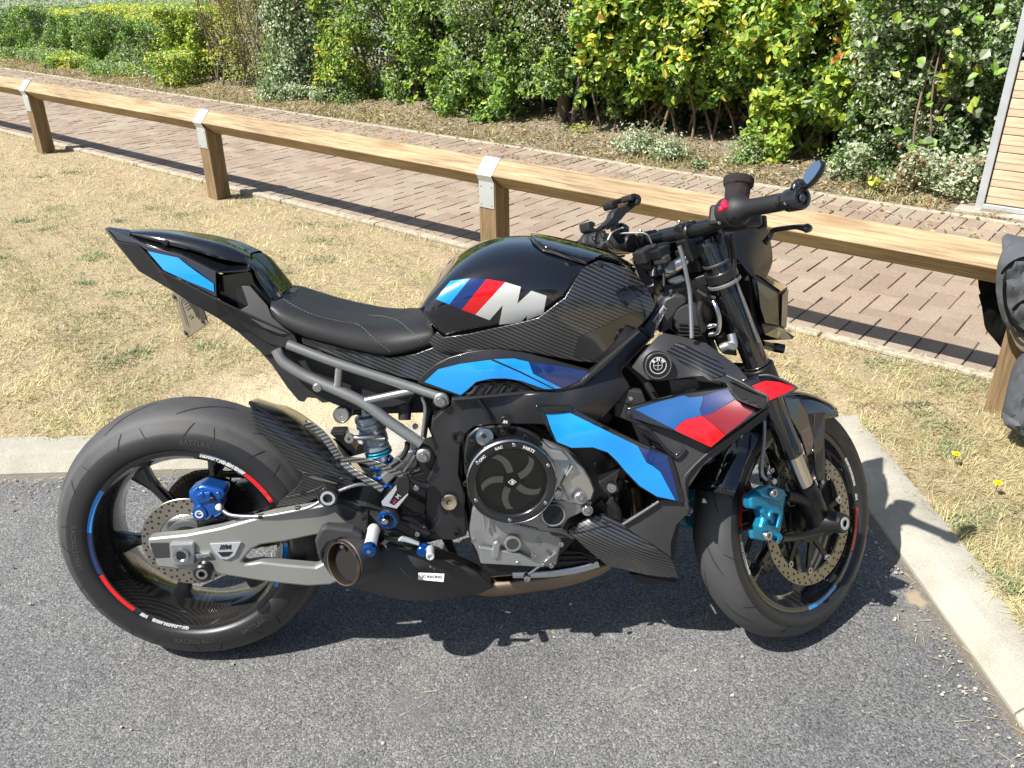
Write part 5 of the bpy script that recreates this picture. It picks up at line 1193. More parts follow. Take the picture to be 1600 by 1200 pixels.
tube('side_edge', [P1(10, 860, 408, .186), P1(10, 1000, 322, .196), P1(10, 1250, 160, .212)], .0035, M['steel'], bs, mirror=True)
# ---- blue side fairing
sf_ = panel('side_fairing', S(5, (552,128),(560,116),(640,112),(742,106),(762,125),(790,150),(900,212),(1100,310),(1240,370),(1302,398),(1330,480),(1352,560),(1402,652),(1345,656),(1320,644),(1225,625),(1125,568),(1050,490),(1000,428),(950,380),(868,352),(750,356),(668,324),(622,255),(585,175)),
  S(5, (552,128,.190),(742,106,.186),(1240,370,.222),(1302,398,.228),(1402,652,.232),(1125,568,.222),(868,352,.212),(668,324,.202),(900,280,.215)), M['black_gloss'], B, thick=.008, step=7, mirror=True)
fb = bvh_of(sf_)
decal('blue_panel', S(5, (612,166),(740,158),(770,172),(1115,340),(1140,385),(1165,432),(1205,455),(1240,482),(1325,640),(1222,618),(1128,560),(1050,480),(1002,422),(950,374),(870,347),(752,350),(672,318),(640,250)), fb, M['blue'], sf_, off=.0016, step=5, mirror=True)
decal('navy_panel', S(5, (1118,340),(1200,368),(1278,392),(1300,470),(1345,640),(1328,640),(1243,482),(1207,453),(1168,432),(1142,383)), fb, M['navy'], sf_, off=.0016, step=5, mirror=True)
slab('fairing_lip', S(5, (565,130),(640,122),(745,120),(765,150),(720,152),(612,160),(590,150)), .198, .008, M['black_gloss'], sf_, bevel=.002, mirror=True)
# ---- radiator and the duct it sits in
slab('radiator', [(978, 640), (1062, 652), (1075, 760), (1052, 880), (1010, 850), (1030, 760), (1000, 690)], .15, .30, M['black_plastic'], B, bevel=.005)
sh = panel('radiator_shroud', S(7, (70,640),(350,862),(318,870),(372,1000),(420,1188),(436,1192),(432,1062),(520,930),(740,762),(885,655),(905,615),(900,578),(650,752),(570,822),(360,730),(105,658)),
  S(7, (70,640,.200),(350,862,.222),(420,1188,.232),(520,930,.236),(900,600,.240),(570,822,.236)), M['grey_plastic'], B, thick=.006, step=9, mirror=True)
panel('duct_inner', S(7, (105,660),(360,740),(565,826),(600,800),(640,780),(520,880),(420,1000),(380,980),(330,870),(220,800),(130,720)), S(7, (105,660,.185),(360,740,.20),(565,826,.21),(380,980,.21),(130,720,.185)), M['black_gloss2'], sh, thick=.006, mirror=True)
tube('duct_edge', [P1(7, *p) for p in ((70,596,.222),(78,640,.222),(110,662,.222),(200,712,.224),(330,860,.232),(385,850,.234),(410,820,.234))], .0032, M['black_gloss'], sh, sn=4, mirror=True)
tube('shroud_edge', [P1(7, *p) for p in ((905,588,.243),(740,715,.242),(560,845,.240),(440,960,.238),(410,1020,.238),(432,1185,.234))], .0030, M['grey_plastic'], sh, sn=3, mirror=True)
# ---- winglet
wg = panel('winglet', S(7, (68,592),(150,568),(420,500),(640,470),(760,430),(848,402),(955,416),(1058,466),(1052,486),(960,536),(900,582),(780,668),(650,757),(570,824),(460,778),(360,732),(105,656)),
  S(7, (68,592,.205),(420,500,.215),(848,402,.235),(1058,466,.262),(900,582,.285),(570,824,.270),(360,732,.250),(105,656,.215),(600,620,.255)), M['black_gloss'], B, thick=.010, step=6, bevel=.003, mirror=True)
wb = bvh_of(wg)
M['midblue'] = simple('mid blue paint', (.005, .065, .21), .2, 0, .9, coatr=.03)
decal('blue_panel', S(7, (118,598),(260,556),(402,519),(440,530),(520,522),(515,560),(500,600),(512,636),(420,656),(372,690),(356,720)), wb, M['midblue'], wg, off=.0016, step=5, mirror=True)
decal('navy_panel', S(7, (524,522),(600,496),(664,482),(702,540),(640,580),(562,626),(515,636),(503,600),(518,560)), wb, M['navy'], wg, off=.0016, step=5, mirror=True)
decal('red_panel', S(7, (356,722),(374,692),(422,658),(515,638),(580,690),(650,750),(565,819),(460,770)), wb, M['red'], wg, off=.0016, step=5, mirror=True)
decal('dark_red_panel', S(7, (518,636),(564,626),(704,545),(830,600),(740,680),(652,748),(582,688)), wb, M['darkred'], wg, off=.0016, step=5, mirror=True)
decal('red_panel', S(7, (806,464),(880,434),(960,440),(1052,468),(1045,482),(960,524),(902,552),(862,508)), wb, M['red'], wg, off=.0016, step=5, mirror=True)
tube('winglet_edge', [P1(7, *p) for p in ((848,401,.237),(900,398,.245),(955,414,.252),(1058,466,.264),(1052,484,.268),(960,534,.279))], .0026, M['grey_plastic'], wg, sn=4, mirror=True)
# ---- upper shroud with the round badge
us = panel('intake_cover', S(7, (105,356),(150,290),(205,230),(262,170),(300,157),(380,172),(450,188),(540,215),(640,285),(720,345),(775,408),(800,455),(895,520),(898,560),(882,594),(840,590),(730,548),(690,500),(655,445),(600,430),(560,432),(520,405),(450,408),(340,425),(260,432),(190,426),(150,392)),
  S(7, (105,356,.180),(262,170,.160),(450,188,.150),(640,285,.170),(775,408,.205),(895,540,.292),(730,548,.285),(600,430,.235),(450,408,.215),(260,432,.215),(258,340,.215),(520,320,.205)), M['grey_plastic'], B, thick=.008, step=6, bevel=.003, mirror=True)
ub = bvh_of(us)
decal('carbon_inlay', S(7, (305,258),(365,210),(420,222),(540,268),(620,330),(652,398),(610,412),(575,424),(500,388),(385,322)), ub, M['carbon'], us, off=.002, step=5, mirror=True)
decal('duct_mesh', S(7, (684,482),(700,440),(660,405),(740,445),(888,545),(880,590),(835,588),(800,600),(745,572),(722,545)), ub, M['dark_in'], us, off=.002, step=5, mirror=True)
tube('cover_edge', [P1(7, *p) for p in ((655,400,.243),(740,440,.262),(820,485,.278),(893,520,.294),(897,560,.298),(884,592,.300))], .0028, M['grey_plastic'], us, sn=4, mirror=True)
panel('inner_cover', S(7, (322,425),(480,418),(502,470),(340,512)), .195, M['grey_plastic'], us, thick=.01)
bc = P1(15, 718, 612, .224)
bd_ = lathe('round_badge', [(0, .001), (.0165, .001), (.0168, .002), (.0262, .0035), (.0275, .0030), (.029, .0010), (.029, -.012)], bc, (.05, -1, .10), M['black_satin'], us, seg=56)
bax = Vector((.05, -1, .10)).normalized()
for r0, r1, h, m in ((.0255, .0278, .0042, 'steel'), (.0165, .0178, .0028, 'white'), (.0090, .0098, .0016, 'white')): lathe('badge_ring', [(r0, h), (r1, h), (r1, h-.001), (r0, h-.001)], bc, bax, M[m], bd_, seg=56, closed=True)
for s in ((.0190, .0009), (.0009, .0190)): box('badge_cross', bc+bax*.0018, (s[0], .0004, s[1]), M['white'], bd_, bevel=0)
for ch, a in (('B', 138), ('M', 92), ('W', 46)):
    vs, fs = text_geo(ch, .0085, .0007); al = R(a-90); out = []
    for p in vs: x = p.x*math.cos(al)-p.y*math.sin(al); z = p.x*math.sin(al)+p.y*math.cos(al); out.append(bc+bax*.0032+Vector((x+.0132*math.cos(R(a)), 0, z+.0132*math.sin(R(a)))))
    mk('badge_letter', out, fs, M['white'], bd_)
# engine-side bits under the cover
slab('intake_duct', S(7, (0,560),(120,545),(200,640),(260,720),(200,720),(60,660),(0,640)), .150, .02, M['grey_plastic'], B, bevel=.004)
slab('ecu_box', S(7, (330,600),(500,690),(480,800),(300,720)), .10, .2, M['black_plastic'], B, bevel=.01)
for p in (((140,700),(185,705),(190,770)), ((210,720),(250,760),(235,820))): tube('cable', [P1(7, *q, .18) for q in p], .006, M['grey_plastic'], B, sn=3)
# ---- shock absorber
sk = P1(9, 700, 375, .035); s2_ = P1(9, 790, 700, .035); ax_ = (s2_-sk).normalized()
M['spring'] = simple('blue grey anodised', (.34, .39, .44), .32, .6, .1)
def on_s(t): return sk+ax_*t
L9 = (s2_-sk).length
sa_ = lathe('shock_absorber', [(0, -.06), (.020, -.06), (.022, -.01), (.032, -.005), (.034, .0), (.034, .006), (.031, .008), (.031, .011), (.034, .013), (.034, .020), (.030, .023), (.030, .028), (.033, .030), (.033, .036), (.029, .040), (.031, .046), (.031, .062), (.028, .066), (.030, .072), (.030, .078), (.018, .080), (.018, .16)], sk, ax_, M['spring'], B, seg=40)
for t in (.082, .089): lathe('blue_collar', [(.024, t), (.031, t), (.0325, t+.0025), (.031, t+.005), (.024, t+.005)], sk, ax_, M['caliper'], sa_, seg=40, closed=True)
coil('shock_spring', on_s(.10), on_s(.17), .026, 3, .0055, M['blue_ano'], sa_)
tube('clevis_arm', [P1(9, 480, 612, .07), P1(9, 560, 612, .075), P1(9, 700, 604, .072), P1(9, 860, 600, .05)], [.008, .0062, .0075, .008], M['alu'], sa_, sn=4)
lathe('clevis_eye', [(.004, -.006), (.0105, -.006), (.0105, .006), (.004, .006)], P1(9, 480, 615, .078), (0, -1, 0), M['alu'], sa_, closed=True, seg=24)
rv = lathe('reservoir', [(0, .005), (.003, .005), (.0035, .007), (.0145, .0075), (.0155, .0095), (.0165, .0095), (.0175, .008), (.0175, -.045), (0, -.05)], P1(9, 398, 345, .095), (-.15, -1, .05), M['steel'], sa_, seg=40)
lathe('reservoir_seal', [(.0165, .0096), (.0190, .0085), (.0190, -.006), (.0172, -.006)], P1(9, 398, 345, .095), (-.15, -1, .05), M['rubber'], rv, seg=40, closed=True)
tube('reservoir_mount', [P1(9, 440, 330, .06), P1(9, 560, 300, .05), P1(9, 660, 330, .04)], .010, M['black_satin'], rv)
slab('shock_linkage', S(9, (250,560),(430,555),(450,640),(560,760),(470,770),(380,680)), .05, .05, M['black_satin'], B, bevel=.004)
lathe('brake_fluid_pot', [(0, .0), (.017, 0), (.0175, -.004), (.0175, -.012), (.015, -.013), (.014, -.035), (0, -.036)], P1(9, 1110, 228, .10), (.05, .25, 1), M['black_plastic'], B, seg=36)
bolt('bolt', P1(9, 1228, 478, .12), .0065, M['steel'], B)
tube('brake_line', [P1(9, *p, .135) for p in ((1300,140),(1340,260),(1330,420),(1310,600))], .0042, M['hose'], B, sn=4)
tube('brake_line', [P1(9, *p, .125) for p in ((1330,140),(1385,300),(1365,430),(1340,610))], .0036, M['black_satin'], B, sn=4)
tube('fluid_hose', [P1(9, *p, .10) for p in ((1140,660),(1130,740),(1060,850),(930,945))], .0065, M['black_plastic'], B, sn=4)
lathe('hose_clamp', [(.0068, 0), (.0078, 0), (.0078, .004), (.0068, .004)], P1(9, 1050, 858, .10), (.6, 0, .6), M['steel'], B, seg=20, closed=True)
slab('swingarm_bridge', S(9, (820,1060),(960,930),(1150,760),(1250,740),(1260,900),(1200,1020),(1000,1060),(900,1164)), .085, .05, M['alu'], B, bevel=.004)
tube('arm_rod', [P1(9, 1100, 1000, .11), P1(9, 1230, 800, .12)], .004, M['steel'], B)
tube('arm_rod', [P1(9, 1170, 1010, .11), P1(9, 1260, 900, .12)], .003, M['black_satin'], B)
# carbon blades running from the hugger to the footrest
def strap3(name, pts, wd, mat, parent, th=.004):
    """flat strip along traced points (u, v, w) with width wd across the picture plane"""
    q = catmull(px(pts), 5); vs, fs = [], []
    for i, p in enumerate(q):
        t = (q[min(i+1, len(q)-1)]-q[max(i-1, 0)]).normalized(); s = Vector((0, 1, 0)).cross(t).normalized()
        vs += [p-s*wd/2, p+s*wd/2]
        if i: b = 2*i; fs.append((b-2, b-1, b+1, b))
    v, f = extr(vs, fs, th); return mk(name, v, f, mat, parent, True, bevel=.001, auto=30)
M['carbon_r'] = carbon_mat('ribbed carbon', cell=.0030, ang=65, hi=(.16, .16, .16))
strap3('hugger_blade', S(9, (-30,440,.06),(60,490,.07),(160,570,.08),(250,680,.09),(360,840,.10)), .017, M['carbon_r'], hg)
strap3('heel_guard_arm', S(9, (380,862,.125),(560,868,.15),(720,890,.17),(880,950,.185),(1090,1045,.195)), .014, M['carbon_r'], B)
strap3('heel_guard_arm', S(9, (390,880,.125),(480,960,.14),(620,1060,.16),(760,1140,.18),(860,1210,.19)), .015, M['carbon_r'], B)
# ---- footrest and pedal
fp = slab('footrest_plate', S(13, (420,170),(510,160),(530,210),(530,320),(470,380),(400,500),(380,520),(330,490),(240,465),(235,430),(300,340),(390,255)), .200, .012, M['black_gloss2'], B, bevel=.002)
slab('plate_face', S(13, (240,430),(395,255),(402,300),(320,440),(372,470),(510,345),(515,330),(518,355),(400,500),(250,465)), .2025, .002, M['pale'], fp, bevel=.0005)
slab('emblem_stripe', S(13, (345,420),(372,388),(380,396),(352,430)), .2030, .001, M['navy'], fp, bevel=0)
slab('emblem_stripe', S(13, (360,440),(388,404),(396,410),(372,448)), .2030, .001, M['red'], fp, bevel=0)
text_on('emblem_print', 'M', *S(13, (415,372))[0], .2035, .013, M['pale'], fp, ang=48, bold=.0003)
for pts, w_, r in ((((530,180),(620,235),(700,262),(740,268)), .19, .007), (((400,620),(500,650),(600,700),(660,730),(730,755)), .185, .0065), (((240,700),(400,730),(520,800),(640,850)), .19, .0040), (((270,790),(420,850),(560,860),(640,870)), .185, .005), (((300,860),(400,905),(560,930),(630,945)), .18, .0025), (((380,600),(480,560),(600,560),(690,540)), .15, .005)):
    tube('control_rod', [P1(13, *p, w_) for p in pts], r, M['black_satin'], fp, sn=3)
slab('rod_bracket', S(13, (520,160),(700,205),(745,270),(700,320),(610,300),(560,240)), .180, .012, M['black_satin'], fp, bevel=.002)
slab('rod_bracket', S(13, (600,690),(700,680),(760,770),(690,800),(600,760)), .178, .012, M['black_satin'], fp, bevel=.002)
bolt('bolt', P1(13, 603, 275, .198), .0065, M['steel'], fp); bolt('bolt', P1(13, 615, 755, .195), .0060, M['steel'], fp); bolt('bolt', P1(13, 715, 230, .17), .005, M['steel'], fp); bolt('bolt', P1(13, 695, 700, .175), .005, M['steel'], fp)
pv = lathe('pedal_pivot', [(0, .010), (.018, .010), (.023, .006), (.025, 0), (.025, -.03)], P1(13, 320, 600, .200), (-.1, -1, 0), M['black_satin'], fp, seg=40)
lathe('pivot_ring', [(.0135, .0105), (.019, .0105), (.019, .0125), (.0135, .0125)], P1(13, 320, 600, .200), (-.1, -1, 0), M['blue_ano'], pv, seg=40, closed=True)
slab('pivot_cap', S(13, (190,590),(225,545),(290,528),(315,560),(250,590),(200,620)), .222, .008, M['blue_ano'], pv, bevel=.003)
bolt('pivot_bolt', P1(13, 275, 632, .222), .0068, M['steel'], pv, .003)
slab('pedal_tip', S(13, (20,590),(90,530),(115,560),(100,600),(45,640)), .17, .02, M['black_satin'], fp, bevel=.003)
a0, a1 = P1(13, 165, 700, .185), P1(13, 110, 935, .262); d = a1-a0; L = d.length
pr = [(0, 0), (.0125, 0), (.0145, .008)]; n = 9
for i in range(n): z = .012+(L-.030)*i/n; pr += [(.0120, z), (.0132, z+.0012), (.0132, z+(L-.03)/n-.0022), (.0120, z+(L-.03)/n-.001)]
pr += [(.0125, L-.010), (0, L-.010)]
pg = lathe('foot_peg', pr, a0, d, M['pegalu'] if 'pegalu' in M else M['wire'], fp, seg=32)
M['peg'] = simple('bright knurled aluminium', (.62, .64, .66), .38, .5, bump=.6, bscale=700); pg.data.materials[0] = M['peg']
lathe('peg_end', [(0, L-.012), (.0145, L-.012), (.0152, L-.008), (.0152, L+.002), (.0125, L+.004), (0, L+.004)], a0, d, M['blue_ano'], pg, seg=32); lathe('peg_screw', solid(.0045, .001), a0+d*((L+.004)/L), d, M['steel'], pg, seg=16)
slab('pedal_pad', S(13, (405,840),(450,790),(560,835),(640,870),(630,890),(560,870),(480,850)), .205, .012, M['pale'], fp, bevel=.003)
lathe('toe_peg_base', solid(.0125, .018, .002), P1(13, 668, 915, .185), (0, -1, 0), M['blue_ano'], fp, seg=30)
slab('toe_peg_arm', S(13, (620,880),(700,868),(748,890),(740,960),(700,972),(640,950)), .198, .012, M['blue_ano'], fp, bevel=.003)
a0, a1 = P1(13, 750, 918, .200), P1(13, 748, 1000, .238); tp_ = lathe('toe_peg', [(0, 0), (.009, 0), (.009, (a1-a0).length-.001), (.0078, (a1-a0).length), (.0055, (a1-a0).length), (.005, (a1-a0).length-.006), (0, (a1-a0).length-.006)], a0, a1-a0, M['peg'], fp, seg=28)
# filler shapes that close the middle of the bike
slab('airbox', S(3, (300,300),(1000,300),(1250,420),(1250,700),(1000,860),(500,820),(250,700)), .10, .20, M['black_plastic'], B, bevel=.02)
slab('throttle_bodies', S(5, (-40,40),(500,60),(900,60),(1000,170),(900,300),(300,260),(0,200)), .10, .20, M['black_plastic'], B, bevel=.01)
slab('swingarm_pivot', S(4, (480,480),(680,420),(690,820),(600,840),(420,760),(380,640)), .11, .22, M['black_satin'], B, bevel=.01)
slab('swingarm_body', S(1, (1150,560),(1300,540),(1400,600),(1500,720),(1420,800),(1240,860),(1180,780),(1300,680),(1180,660)), .115, .23, M['grey_plastic'], B, bevel=.02)
# side stand on the far side
tube('side_stand', [Vector((.56, .13, .28)), Vector((.60, .20, .14)), Vector((.62, .285, .005+.0))], [.014, .012, .011], M['black_satin'], B)

slab('radiator_core', [(898, 602), (1000, 556), (1130, 596), (1120, 640), (1088, 760), (1010, 780), (950, 720), (900, 680)], .07, .14, M['dark_in'], B, bevel=.01)
for p in (((955,560,.10),(985,575,.11),(1010,600,.12),(1030,632,.13)), ((930,600,.12),(965,612,.13),(1000,640,.14))): tube('coolant_hose', px(p), .009, M['black_plastic'], B, sn=4)
slab('radiator_end_tank', [(960, 604), (1004, 612), (1012, 634), (985, 640), (962, 626)], .150, .03, M['grey_plastic'], B, bevel=.004)
for u, v in ((985, 622), (1068, 700), (1012, 640)): bolt('bolt', BF.P(u, v, .19), .005, M['steel'], B, .004)
# ============================================================ front end, all turned with the steering (frame SF)
def Q(k, x, y, w_): return P1(k, x, y, w_, SF)
def fx(z): return 1.178+(.899-z)*.4452
FK = empty('front_fork'); FK.parent = B
ax_f = (Vector((fx(0), 0, 0))-Vector((fx(1), 0, 1))).normalized()
for s in (-1, 1):
    y = s*.105
    lathe('fork_tube', [(0, -.022), (.012, -.022), (.013, -.016), (.025, -.015), (.0275, -.010), (.0275, .30), (.0262, .305), (.0262, .5), (.0278, .505), (.0278, .532), (.024, .536)], (fx(.965), y, .965), ax_f, M['black_gloss'], FK, fr=SF, seg=40)
    lathe('stanchion', [(.0225, 0), (.0225, .18)], (fx(.50), y, .50), ax_f, M['steel'], FK, fr=SF, seg=40)
    lathe('fork_foot', [(.0228, 0), (.027, .002), (.027, .022), (.030, .03), (.030, .085), (.018, .13), (0, .135)], (fx(.40), y, .40), ax_f, M['black_satin'], FK, fr=SF, seg=36)
    lathe('axle_lug', [(0, -.02), (.036, -.02), (.034, .020), (.027, .028), (.0235, .058), (.0225, .062), (.016, .063), (.015, .058), (0, .058)], (1.457, y+(.0 if s < 0 else 0), .302), (0, s, 0), M['black_satin'], FK, fr=SF, seg=36)
lathe('axle_cap_ring', [(.0085, .0), (.0155, .0), (.0155, .0012), (.0085, .0012)], (1.457, -.168, .302), (0, -1, 0), M['pale'], FK, fr=SF, seg=30, closed=True)
# clamps
def clamp(name, z, th, mat):
    g = ([], [])
    n0 = Vector((fx(z), 0, z)); up = -ax_f
    rot = Matrix.Rotation(RAKE, 3, 'Y').inverted()
    for s in (-1, 1): g = join_geo(g, lathe_geo([(.0285, -th/2), (.036, -th/2+.002), (.036, th/2-.002), (.0285, th/2)], n0+Vector((0, s*.105, 0)), up, 32, closed=True))
    pts = [(-.02, -.075), (-.045, -.03), (-.045, .03), (-.02, .075), (.012, .080), (.02, .03), (.02, -.03), (.012, -.080)]
    fwd = Vector((math.cos(RAKE), 0, math.sin(RAKE))); fwd = ax_f.cross(Vector((0, 1, 0))).normalized(); fwd = fwd if fwd.x > 0 else -fwd
    vs = [n0+fwd*a+Vector((0, b, 0))+up*h for h in (-th/2, th/2) for a, b in pts]; n = len(pts)
    fs = [tuple(range(n)), tuple(range(n, 2*n))[::-1]]+[(i, (i+1) % n, n+(i+1) % n, n+i) for i in range(n)]
    g = join_geo(g, (vs, fs)); return mk(name, *g, mat, FK, True, fr=SF, auto=30, bevel=.0015)
ut = clamp('top_clamp', .905, .024, M['frame']); lt = clamp('bottom_clamp', .672, .052, M['black_satin'])
for z_ in (.700, .688): lathe('clamp_ring', [(.0285, 0), (.0300, .0008), (.0285, .002)], (fx(z_), -.105, z_), ax_f, M['steel'], lt, fr=SF, seg=36)
lathe('clamp_ring', [(.034, 0), (.0375, .002), (.0375, .007), (.034, .009)], (fx(.892), -.105, .892), ax_f, M['subframe'], ut, fr=SF, seg=36)
lathe('clamp_ring', [(.029, 0), (.0315, .002), (.0315, .006), (.029, .008)], (fx(.935), -.105, .935), ax_f, M['grey_plastic'], ut, fr=SF, seg=36)
lathe('steering_stem', [(0, 0), (.022, 0), (.024, .01), (.024, .3), (0, .31)], Vector((1.135, 0, .935)), ax_f, M['black_satin'], FK, fr=SF)
for s in (-1, 1):
    lathe('clamp_bolt', solid(.006, .03, .001), (fx(.672)-.03, s*.105, .66), (-.3, s, 0), M['steel'], lt, fr=SF, seg=14)
# handlebar
hb_pts = [Q(12, 1330, 375, .40), Q(12, 830, 470, .238), Q(12, 640, 592, .155), Q(12, 430, 652, .075), Q(12, 330, 672, .045)]
bar = [hb_pts[0], hb_pts[1], hb_pts[2], hb_pts[3], hb_pts[4]]; full = bar+[Vector((p.x, -p.y, p.z)) for p in bar[::-1]]
hbar = tube('handlebar', full, [.011, .011, .0125, .0150, .0150, .0150, .0150, .0125, .011, .011], M['black_satin'], B, SF, seg=18, sn=6)
for s in (-1, 1):
    def my(p): return Vector((p.x, p.y if s < 0 else -p.y, p.z))
    b0 = my(hb_pts[4].lerp(hb_pts[3], .55)); d = (my(hb_pts[3])-my(hb_pts[4])).normalized()
    lathe('bar_clamp', [(.0155, -.014), (.0225, -.014), (.0235, -.012), (.0235, .012), (.0225, .014), (.0155, .014)], b0, d, M['black_satin'], hbar, fr=SF, seg=26, closed=True)
    box('clamp_foot', b0+Vector((.004, 0, -.035)), (.034, .030, .055), M['frame'], hbar, rot=Matrix.Rotation(-RAKE, 3, 'Y'), fr=SF, bevel=.004)
    box('clamp_cap', b0+Vector((0, 0, .012)), (.052, .027, .022), M['black_satin'], hbar, rot=Matrix.Rotation(-.2, 3, 'Y'), fr=SF, bevel=.006)
    for dx in (-.019, .019): lathe('bolt', [(0, .001), (.0022, .001), (.0025, .004), (.0042, .004), (.0048, .002), (.0048, 0)], b0+Vector((dx, 0, .0225)), (.15, 0, 1), M['steel'], hbar, fr=SF, seg=14)
    g0, g1 = my(hb_pts[1]), my(hb_pts[0]); gd = g1-g0; L = gd.length
    lathe('grip', [(.011, -.012), (.030, -.012), (.0318, -.006), (.0310, .002), (.0255, .010), (.0205, .022), (.0180, .034), (.0172, .05), (.0172, L-.048), (.0160, L-.044)], g0, gd, M['black_plastic'], hbar, fr=SF, seg=36)
    lathe('bar_end', [(.0165, L-.046), (.0170, L-.044), (.0170, L-.036), (.0150, L-.035), (.0150, L-.030), (.0205, L-.029), (.0215, L-.026), (.0215, L+.004), (.0195, L+.008), (.0140, L+.009), (.0125, L+.004), (0, L+.003)], g0, gd, M['black_gloss2'], hbar, fr=SF, seg=36)
    lathe('bar_end_bolt', solid(.0072, .006, .001), g0+gd*((L+.003)/L), gd, M['grey_plastic'], hbar, fr=SF, seg=20)
    # switch block
    sw = g0+gd*(-.030/L)
    lathe('throttle_collar', [(.012, -.014), (.0285, -.014), (.0295, -.012), (.0295, .006), (.0325, .008), (.0325, .016), (.028, .018)], sw, gd, M['black_plastic'], hbar, fr=SF, seg=36)
    box('switch_block', sw+Vector((-.004, -s*.024*1, -.004)), (.034, .038, .044), M['black_plastic'], hbar, rot=Matrix.Rotation(.25, 3, 'Y') @ Matrix.Rotation(s*-.3, 3, 'Z'), fr=SF, bevel=.008)
    # brake / clutch master cylinder and lever
    mc = sw+Vector((.045, -s*.0, -.006))
    box('master_cylinder', mc+Vector((.0, -s*.01, -.012)), (.050, .075, .032), M['black_satin'], hbar, rot=Matrix.Rotation(s*.1, 3, 'Z'), fr=SF, bevel=.008)
    lathe('lever_pivot', solid(.011, .026, .002), mc+Vector((.036, s*.012, -.030)), (0, 0, 1), M['black_satin'], hbar, fr=SF, seg=20)
lvp = [Q(12, 1040, 745, .255), Q(12, 1082, 690, .262), Q(12, 1115, 640, .275), Q(12, 1200, 624, .305), Q(12, 1300, 612, .338), Q(12, 1392, 622, .368)]
for s in (-1, 1):
    pp = [Vector((p.x, p.y if s < 0 else -p.y, p.z)) for p in lvp]
    lv = tube('lever', pp, [.007, .0065, .0055, .0052, .0050, .0080], M['black_gloss2'], hbar, SF, sn=4, seg=12)
    mk('lever_tip', *lathe_geo([(0, -.009), (.0065, -.008), (.0092, 0), (.0065, .008), (0, .009)], pp[-1], (pp[-1]-pp[-2]), 16), M['black_gloss2'], lv, True, fr=SF)
mk('start_switch', *box_geo(Q(12, 705, 430, .255), (.010, .012, .022), Matrix.Rotation(-.5, 3, 'X') @ Matrix.Rotation(.4, 3, 'Y')), M['redplastic'], hbar, fr=SF, bevel=.003)
mk('start_switch', *box_geo(Q(12, 680, 460, .255), (.012, .010, .010), Matrix.Rotation(-.2, 3, 'X')), M['redplastic'], hbar, fr=SF, bevel=.003)
lathe('bolt', solid(.0035, .003, .001), Q(12, 655, 578, .262), (0, -1, .2), M['steel'], hbar, fr=SF, seg=12)
lathe('bolt', solid(.0035, .003, .001), Q(12, 1205, 418, .385), (0, -1, .2), M['steel'], hbar, fr=SF, seg=12)
# knitted sock over the brake fluid pot
sc, st_ = Q(12, 800, 430, .225), Q(12, 826, 205, .225); sd_ = st_-sc; L = sd_.length
sock = lathe('reservoir_sock', [(.020, -.01), (.0235, 0), (.0245, L*.35), (.0250, L*.62), (.0262, L*.68), (.0292, L*.70), (.0306, L*.80), (.0310, L*.93), (.0302, L*.99), (.0275, L*1.02), (.022, L*1.015), (.010, L*1.0), (0, L*.995)], sc, sd_, M['knit'], hbar, fr=SF, seg=48)
dm = sock.modifiers.new('sub', 'SUBSURF'); dm.levels = dm.render_levels = 2
tx = bpy.data.textures.new('knit', 'CLOUDS'); tx.noise_scale = .012; dmod = sock.modifiers.new('d', 'DISPLACE'); dmod.texture = tx; dmod.strength = .0035; dmod.texture_coords = 'LOCAL'
# bar end mirror
mcn = Q(12, 1438, 178, .412); e1 = (Q(12, 1502, 72, .412)-Q(12, 1378, 292, .412)); a_ = e1.length/2; e1.normalize()
vd = (SF.i.to_3x3() @ ((SF.W @ mcn)-CAM)).normalized(); side = e1.cross(vd).normalized(); best = None
for sg in (-1, 1):                       # of the two ways to turn the glass, the one that looks up at the sky
    n_ = (-vd*.46+side*.89*sg).normalized(); r_ = (SF.W.to_3x3() @ (vd-n_*2*vd.dot(n_))).z
    if best is None or r_ > best[0]: best = (r_, n_)
nrm = best[1]; print('mirror up', best[0])
e2 = nrm.cross(e1).normalized()
def ell(sc_, off): return [mcn+e1*(a_*sc_*math.cos(t))+e2*(.024*sc_*math.sin(t))+nrm*off for t in [2*math.pi*i/48 for i in range(48)]]
rings = [ell(.86, .0005), ell(.90, .0030), ell(.97, .0032), ell(1.0, .0010), ell(1.0, -.004), ell(.80, -.010), ell(.3, -.012)]; vs = [p for r in rings for p in r]
fs = [(48*i+j, 48*i+(j+1) % 48, 48*(i+1)+(j+1) % 48, 48*(i+1)+j) for i in range(6) for j in range(48)]+[tuple(range(288, 336))]
mir = mk('mirror', vs, fs, M['black_satin'], hbar, True, fr=SF, auto=40); ng = (nrm+SF.i.to_3x3() @ Vector((0, 0, .26))).normalized(); g2 = ng.cross(e1).normalized(); g1 = g2.cross(ng).normalized()
mk('mirror_glass', [mcn+nrm*.0035+g1*(a_*.86*math.cos(t))+g2*(.0205*math.sin(t)) for t in [2*math.pi*i/48 for i in range(48)]], [tuple(range(48))], M['mirror'], mir, fr=SF)
tube('mirror_stalk', [Q(12, 1385, 285, .408), Q(12, 1345, 262, .402), Q(12, 1300, 262, .398), Q(12, 1285, 300, .396)], [.006, .0075, .008, .008], M['black_gloss2'], mir, SF, sn=3)
lathe('mirror_joint', [(0, -.006), (.010, -.006), (.012, 0), (.010, .006), (0, .006)], Q(12, 1328, 262, .400), (0, 1, 0), M['black_gloss2'], mir, fr=SF, seg=20)
